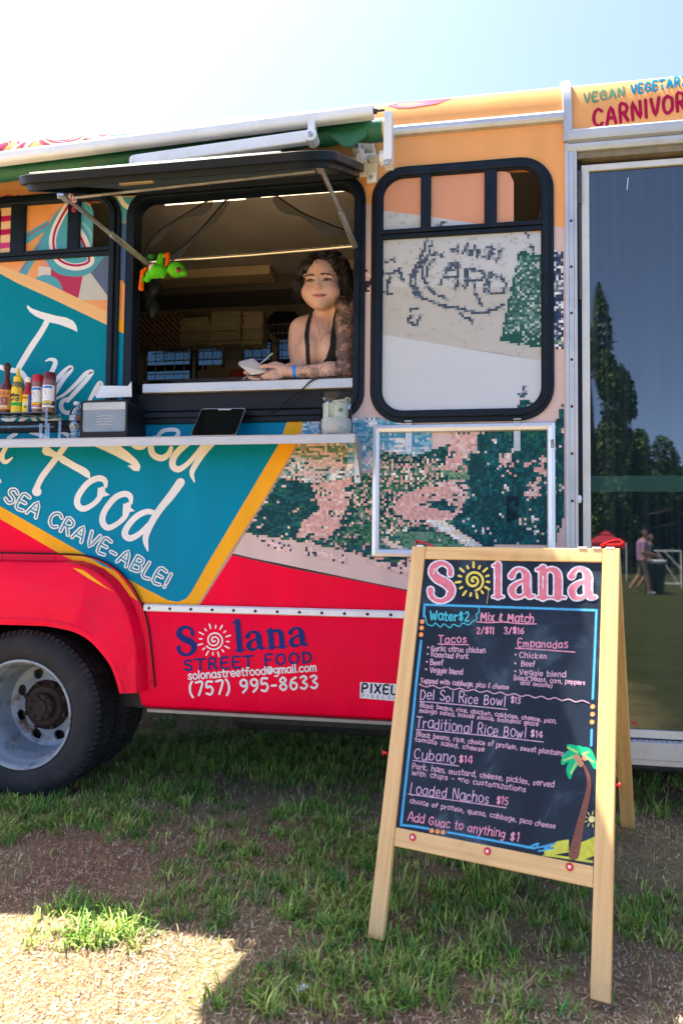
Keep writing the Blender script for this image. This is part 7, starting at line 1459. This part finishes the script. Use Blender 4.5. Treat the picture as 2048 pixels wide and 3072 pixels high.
    body = npmesh('person', V, Fc, mat('skin', attr='Col', rough=.48, var=.06, vscale=60, sss=.12, spec=.35), None, col)
    tag(body, 'woman in a black tank top with tattooed arm leaning on the serving counter', 'person')
    # tank top: cloth offset from the skin where the top covers it
    cen = V[Fc].mean(1); cu, cv = proj(cen[:, 0], cen[:, 1], cen[:, 2]); cX = (cu - 700) * 3.92; cY = (cv - 740) * 3.92
    strapL = [(915, 740), (945, 745), (905, 880), (885, 1040), (895, 1200), (905, 1420), (860, 1420), (850, 1180), (838, 1060), (860, 900)]
    strapR = [(1215, 740), (1235, 760), (1205, 900), (1225, 1000), (1245, 1060), (1250, 1600), (980, 1600), (1020, 1410), (1090, 1310), (1130, 1190), (1145, 1030), (1165, 900), (1190, 800)]
    low = [(860, 1420), (1250, 1420), (1280, 2600), (760, 2600), (780, 1420)]
    def segd(a, b): ab = b - a; t = np.clip(((cen - a) @ ab) / (ab @ ab), 0, 1); return np.linalg.norm(cen - a - t[:, None] * ab, axis=1)
    torso_only = (segd(sh, el) > .056) & (np.minimum(segd(sh2, q(1318, 1000, .15)), segd(q(1318, 1000, .15), el2)) > .052) & (cen[:, 1] > .07) & (segd(el, wr_) > .05) & (segd(el2, wr2) > .046)
    keep = (inpoly(cX, cY, strapL) | inpoly(cX, cY, strapR) | inpoly(cX, cY, low)) & torso_only & (cY > 735)
    keep |= (cen[:, 2] < 2.10) & (cen[:, 1] > .15) & torso_only
    keep |= (Nn[Fc].mean(1)[:, 1] > .3) & torso_only & (cY > 900)
    Fk = Fc[keep]; ids = np.unique(Fk); rem = np.full(len(V), -1); rem[ids] = np.arange(len(ids)); Vk = V[ids] + Nn[ids] * .004
    top = npmesh('tank_top', Vk, rem[Fk], mat('black_jersey', (.010, .010, .012), .85, var=.2, vscale=80), body); md = top.modifiers.new('solid', 'SOLIDIFY'); md.thickness = .003
    # trousers and legs down to the kitchen floor, hidden by the counter
    s2 = SDF((-1.15, .1, .98), (-.55, .62, 2.0), .012); h3 = Vector(hip); s2.ell((h3.x, h3.y, 1.84), (.17, .13, .14), .03)
    for s_ in (-1, 1): s2.chain([(h3.x + s_ * .08, h3.y + .02, 1.82), (h3.x + s_ * .10, h3.y + .03, 1.42), (h3.x + s_ * .11, h3.y + .05, 1.06)], [.09, .065, .05], .02); s2.ell((h3.x + s_ * .11, h3.y, 1.03), (.045, .11, .035), .02)
    V2, F2 = s2.mesh(); npmesh('trousers', relax(V2, F2, 2), F2, mat('dark_denim', (.02, .025, .035), .85), body)
    # hair: a cap hugging the skull plus loose curls
    hs = SDF((-1.0, .0, 2.42), (-.50, .34, 2.82), .005); hs.ell(hc + np.array((0, .018, .012)), (.098, .105, .122), .02, rot)
    for x, y, d, rr in ((800, 330, .12, .030), (775, 420, .12, .034), (775, 500, .12, .028), (880, 215, .09, .034), (960, 130, .10, .035), (1080, 95, .11, .036), (1190, 130, .11, .036), (1270, 210, .10, .036), (1310, 300, .12, .036), (1325, 400, .14, .036), (1320, 500, .16, .034), (1340, 560, .18, .028), (1010, 260, .22, .08), (830, 275, .10, .028), (870, 255, .075, .018), (905, 205, .065, .016), (1220, 240, .075, .018), (1150, 148, .07, .018), (1050, 130, .072, .018)): hs.ell(q(x, y, d), (rr, rr, rr), .02)
    hs.ell(q(1035, 420, -.005), (.070, .085, .094), .008, rot, sub=True); hs.ell(q(1030, 580, .06), (.080, .10, .09), .008, sub=True)
    Vh, Fh = hs.mesh(); nh = vnormals(Vh, Fh); Vh = relax(Vh, Fh, 1) + nh * (.0022 * np.sin(Vh[:, [0]] * 330 + 5 * np.sin(Vh[:, [2]] * 38))); hm = mat('dark_brown_hair', (.008, .005, .004), .5, var=.4, vscale=90, spec=.4, stretch=(1, 1, .3))
    npmesh('hair', Vh, Fh, hm, body)
    r = random.Random(3); cur = MB(); roots = [(790, 300), (760, 380), (745, 450), (750, 510), (780, 540), (840, 260), (900, 180), (980, 105), (1080, 75), (1190, 100), (1270, 180), (1330, 280), (1360, 380), (1350, 480), (1350, 560), (1250, 240), (1210, 190), (860, 290), (930, 210)]
    for x, y in roots:
        for k in range(8):
            a = q(x + r.uniform(-30, 30), y + r.uniform(-30, 30), r.uniform(.055, .17)); ph = r.uniform(0, 6.28); ln_ = r.uniform(.04, .085); rad = r.uniform(.003, .009); dr = np.array(((x - 1050) / 900 * .5, r.uniform(-.3, .2), -.8))
            cur.tube([Vector(a + dr * ln_ * t + np.array((math.cos(ph + t * 3.6), math.sin(ph + t * 3.6) * .6, 0)) * rad) for t in np.linspace(0, 1, 9)], [.0016 * (1 - .75 * t) + .0004 for t in np.linspace(0, 1, 9)], 5)
    for L in ([(700, 470), (690, 500), (720, 540), (790, 555)], [(720, 440), (705, 470), (735, 500), (760, 470)], [(735, 515), (760, 545), (800, 540)]): cur.tube([Vector(v) for v in catmull([q(x, y, .11) for x, y in L], 5)], .0022, 5)
    obj('curls', cur, hm, body, smooth=60, kind='stuff')
    nk = [q(950, 800, .15), q(985, 900, .115), q(1010, 1000, .105), q(1045, 1170, .095), q(1070, 1080, .10), q(1105, 980, .115), q(1130, 860, .15)]
    gold = mat('gold_chain', (.75, .50, .2), .25, .9); obj('necklace', MB().tube([Vector(v) for v in catmull(nk, 5)], .0011, 5), gold, body)
    wbp = MB(); c0 = q(720, 1475, .05); ax = Vector(el2 - wr2).normalized(); wbp.lathe([(.0305, -.0085), (.0305, .0085), (.0295, .0085), (.0295, -.0085)], c0, ax, 26, closed=True); obj('wristband', wbp, mat('blue_wristband', (.01, .22, .72), .45), body, smooth=30)
    # pad and pen in her hands
    A, B, C, D = q(62, 1392, .028), q(232, 1352, .062), q(392, 1478, .030), q(214, 1512, .018); t = np.array((-.004, .012, .013))
    pad = obj('notepad', MB().hexa([Vector(v) for v in (A, B, C, D)] + [Vector(v + t) for v in (A, B, C, D)]), mat('pad_card', (.62, .56, .50), .8, var=.05), None, bevel=.001); tag(pad, 'small order pad held in the hands of the vendor', 'notepad')
    obj('page_block', MB().hexa([Vector(v + t * 1.02) for v in (A, B, C, D)] + [Vector(v + t * 1.7) for v in (A, B, C, D)]), mat('pink_pages', (.66, .45, .47), .85, var=.12, vscale=200), pad)
    tag(obj('pen', MB().tube([Vector(q(112, 1568, .10)), Vector(q(300, 1395, .085)), Vector(q(462, 1252, .075))], .0042, 10), mat('grey_pen', (.35, .37, .38), .35), None, smooth=40), 'grey pen tucked behind the order pad', 'pen')
vendor()
# ================================================================== the field behind the camera, seen mirrored in the door
MY = 2 * DY
def R(px, py, yv): p = P(px, py, yv); return Vector((p.x, MY - yv, p.z))       # where a reflected pixel stands at mirrored depth yv
def leaf_cloud(c, rad, n, size, seed, cols, cone=0.):
    r = np.random.default_rng(seed); k = 26; cl = r.normal(size=(k, 3)); cl /= np.linalg.norm(cl, axis=1, keepdims=True); cl *= r.uniform(.35, 1.0, (k, 1)) ** .6; cr = r.uniform(.16, .34, k)
    w = r.integers(0, k, n); d = r.normal(size=(n, 3)); d /= np.linalg.norm(d, axis=1, keepdims=True); p = cl[w] + d * cr[w][:, None] * r.uniform(.3, 1, (n, 1)) ** .5
    if cone: sc = np.clip(1 - cone * (p[:, [2]] * .5 + .15), .12, 1.3); p[:, :2] *= sc
    p = p * np.array(rad) + np.array(c); nrm = r.normal(size=(n, 3)); nrm[:, 2] += .6; nrm /= np.linalg.norm(nrm, axis=1, keepdims=True); t = np.cross(nrm, r.normal(size=(n, 3))); t /= np.linalg.norm(t, axis=1, keepdims=True); b = np.cross(nrm, t); s = size * r.uniform(.6, 1.4, (n, 1))
    V = np.stack([p - t * s, p + b * s * .55, p + t * s, p - b * s * .55], 1).reshape(-1, 3); F = np.arange(4 * n).reshape(-1, 4); cc = np.array(cols)[r.integers(0, len(cols), n)] * r.uniform(.7, 1.3, (n, 1))
    return V, F, np.repeat(cc, 4, 0)
LEAF = [(.035, .085, .02), (.05, .11, .025), (.028, .065, .022), (.075, .13, .03)]
M_leaf = mat('tree_leaf', attr='Col', rough=.55, var=.1, spec=.3); M_bark = mat('bark', (.07, .05, .035), .9, var=.3, vscale=5, bump=.5, bscale=8)
def tree(x, y, h, cr, label, seed, n=9000, crown0=.25, cols=LEAF, group=None, leaf=.16, cone=0.):
    r = random.Random(seed); t = thing('tree', label, 'tree', (x, y, 0), group); tr = MB(); top = Vector((x + r.uniform(-.3, .3), y, h * .9)); tr.tube([(x, y, -.1), (x + .1, y, h * .3), (x, y + .1, h * .6), top], [h * .022, h * .017, h * .010, h * .003], 9)
    for k in range(9):
        z = h * (crown0 + (.9 - crown0) * k / 9); a = r.uniform(0, 6.28); L = cr * (1.0 - .55 * k / 9); tr.tube([(x, y, z), (x + math.cos(a) * L * .5, y + math.sin(a) * L * .5, z + L * .25), (x + math.cos(a) * L, y + math.sin(a) * L, z + L * .35)], [h * .008, h * .005, h * .001], 6)
    obj('trunk', tr, M_bark, t, smooth=60); V, F, c = leaf_cloud((x, y, h * (crown0 + 1) / 2), (cr, cr, h * (1 - crown0) / 2), n, leaf, seed, cols, cone); npmesh('crown', V, F, M_leaf, t, c, smooth=False)
q0 = R(1790, 1640, 34); tree(q0.x - .3, q0.y, R(1800, 900, 34).z, 2.7, 'tall slender tree reflected at the left of the door glass', 1, 26000, .05, leaf=.12, cone=.9)
q0 = R(1880, 1640, 40); tree(q0.x, q0.y, R(1905, 1235, 40).z, 2.9, 'middling broadleaf tree reflected beside the tall one', 2, 18000, .1, leaf=.12, cone=.7)
for k, (px, yv, tp, lb) in enumerate(((1775, 47, 1330, 'low tree at the left end of the reflected wood'), (1840, 52, 1395, 'tree of the reflected wood above the red canopy'), (1925, 50, 1405, 'tree of the reflected wood behind the walking man'), (1985, 48, 1400, 'dark tree of the reflected wood left of the pines'), (2035, 54, 1370, 'flat topped tree at the right end of the reflected wood'), (2110, 50, 1380, 'tree of the reflected wood beyond the right picture edge'), (1710, 50, 1350, 'tree of the reflected wood beyond the left door edge'))):
    q0 = R(px, 1640, yv); tree(q0.x, q0.y, R(px, tp, yv).z, 4.2, lb, 10 + k, 7000, .02, [(.018, .045, .014), (.03, .065, .018), (.04, .08, .02)], 'trees of the wood behind the field', .24)
V, F, c = leaf_cloud((12, -62, 3.2), (26, 3, 3.4), 16000, .4, 77, [(.014, .03, .012), (.022, .045, .015)]); wd_ = npmesh('woodland', V, F, M_leaf, None, c, smooth=False); wd_['kind'] = 'stuff'; tag(wd_, 'dark undergrowth of the wood at the far side of the field', 'woodland')
# red canopy tent
yv = 26; cA = R(1815, 1600, yv); tt = thing('canopy_tent', 'red pop-up canopy tent reflected low in the door glass', 'tent', (cA.x, cA.y, 0)); zt = R(1810, 1592, yv).z; ze = R(1810, 1628, yv).z; hw = .62 * (R(1868, 1630, yv).x - R(1765, 1630, yv).x) * .8; M_tent = mat('red_canopy', (.42, .012, .03), .7, var=.1)
cs = [(cA.x + sx * hw, cA.y + sy * hw, ze) for sx, sy in ((-1, -1), (1, -1), (1, 1), (-1, 1))]; c1 = [(cA.x + sx * hw * .3, cA.y + sy * hw * .3, ze + (zt - ze) * .62) for sx, sy in ((-1, -1), (1, -1), (1, 1), (-1, 1))]; c2 = [(cA.x + sx * hw * .34, cA.y + sy * hw * .34, ze + (zt - ze) * .70) for sx, sy in ((-1, -1), (1, -1), (1, 1), (-1, 1))]
obj('canopy', MB().add(cs + c1, [(i, (i + 1) % 4, 4 + (i + 1) % 4, 4 + i) for i in range(4)]), M_tent, tt); obj('canopy_cap', MB().add(c2 + [(cA.x, cA.y, zt)], [(i, (i + 1) % 4, 4) for i in range(4)]), M_tent, tt)
obj('valance', MB().add(cs + [(x, y, z - .22) for x, y, z in cs], [(i, (i + 1) % 4, 4 + (i + 1) % 4, 4 + i) for i in range(4)]), M_tent, tt)
for x, y, z in cs: obj('tent_leg', MB().tube([(x, y, 0), (x, y, z)], .022, 6), M_white, tt)
# walking people
def walker(px_feet, py_feet, ht, shirt, shorts, skin, hairc, label, face, arm=True, hat=False):
    v = Gd(px_feet, py_feet); x, y = v.x, MY - v.y; s = ht / 1.75; d = face
    sd = SDF((x - .6, y - .4, -.02), (x + .6, y + .4, ht + .08), .014); A = lambda dx, dy, z: (x + d * dx * s, y + dy * s, z * s)
    ft1, ft2 = A(.20, .05, .05), A(-.30, -.05, .16)
    sd.chain([A(.0, .07, .92), A(.10, .08, .52), A(.16, .06, .09)], [.085 * s, .060 * s, .040 * s], .02); sd.chain([A(0, -.07, .92), A(-.04, -.08, .52), A(-.27, -.06, .20)], [.085 * s, .060 * s, .040 * s], .02); sd.cone(A(.15, .06, .05), A(.30, .06, .04), .042, .034, .02); sd.cone(A(-.29, -.06, .17), A(-.22, -.06, .05), .042, .034, .02)
    sd.cone(A(0, 0, .95), A(.01, 0, 1.33), .135 * s, .15 * s, .04); sd.cone(A(0, -.14, 1.38), A(0, .14, 1.38), .065 * s, .065 * s, .04); sd.cone(A(.02, 0, 1.40), A(.05, 0, 1.56), .052 * s, .05 * s, .03); sd.ell(A(.06, 0, 1.63), (.095 * s, .078 * s, .115 * s), .02); sd.cone(A(.15, 0, 1.61), A(.165, 0, 1.60), .012, .012, .01)
    for sy in (-1, 1): sd.chain([A(0, sy * .19, 1.37), A(-.02, sy * .23, 1.12), A(.22, sy * .16, 1.06)], [.055 * s, .043 * s, .030 * s], .02); sd.ell(A(.27, sy * .15, 1.06), (.045 * s, .03 * s, .035 * s), .015)
    V, F = sd.mesh(); V = relax(V, F, 2); z = V[:, 2] / s; dx = (V[:, 0] - x) * d / s; dy = np.abs(V[:, 1] - y) / s; col = np.tile(np.array(skin), (len(V), 1))
    col[(z < 1.44) & (z > .88) & ~((dy > .13) & (z < 1.20))] = shirt; col[(z > 1.20) & (z < 1.44)] = shirt; col[(z <= .90) & (z > .52) & (dy < .2)] = shorts; col[z < .07] = (.5, .5, .5)
    hr = (z > 1.52) & ((z > 1.68) | (dx < .02)); col[hr] = hairc
    o = npmesh('person', V, F, mat('walker_cloth', attr='Col', rough=.8), None, col); return tag(o, label, 'person')
walker(1925, 1783, 1.78, (.36, .20, .36), (.16, .14, .11), (.40, .22, .15), (.012, .014, .022), 'man in a mauve shirt and khaki shorts walking, reflected in the door', 1)
walker(1945, 1778, 1.66, (.05, .06, .08), (.20, .18, .17), (.30, .17, .12), (.10, .06, .035), 'person in dark top walking just beyond the man in mauve', 1)
# barrier fence and bin
yv = 20.6; fb = thing('barrier_fence', 'white metal crowd barrier reflected at the right of the door', 'fence', R(2000, 1760, yv)); x0 = R(1958, 1700, yv).x; x1 = R(2042, 1700, yv).x; z1 = R(2000, 1653, yv).z; z0 = R(2000, 1751, yv).z; yb2 = MY - yv
for nm, a, b in (('rail', (x0, z1), (x1, z1)), ('rail', (x0, z0), (x1, z0)), ('post', (x1, 0), (x1, z1)), ('post', (x0, 0), (x0, z1)), ('brace', (x0 + .1, z1), (x1 - .1, z0)), ('brace', (x0 + (x1 - x0) * .38, z1), (x1, z0 + .45)), ('brace', (x0, z0 + .5), (x0 + .35, z0))): obj(nm, MB().tube([(a[0], yb2, a[1]), (b[0], yb2, b[1])], .022, 7), M_white, fb)
fb2 = copy_tree(fb); fb2.location.x += (x1 - x0) + .05; fb2['label'] = 'next white crowd barrier beyond the picture edge'
for o_ in (fb, fb2): o_['group'] = 'white crowd barriers on the field'
b0 = Gd(1962, 1782); bn = thing('litter_bin', 'dark litter bin with white liner beside the barrier', 'bin', (b0.x, MY - b0.y, 0)); obj('bin_body', MB().lathe([(0, .02), (.24, .02), (.29, .85), (.30, .9), (.28, .9), (.0, .8)], (b0.x, MY - b0.y, 0), (0, 0, 1), 20), mat('bin_green', (.012, .03, .03), .5), bn, smooth=40); obj('bin_liner', MB().lathe([(.295, .84), (.306, .86), (.31, .91), (.29, .93), (.25, .90)], (b0.x, MY - b0.y, 0), (0, 0, 1), 20), M_white, bn, smooth=40)
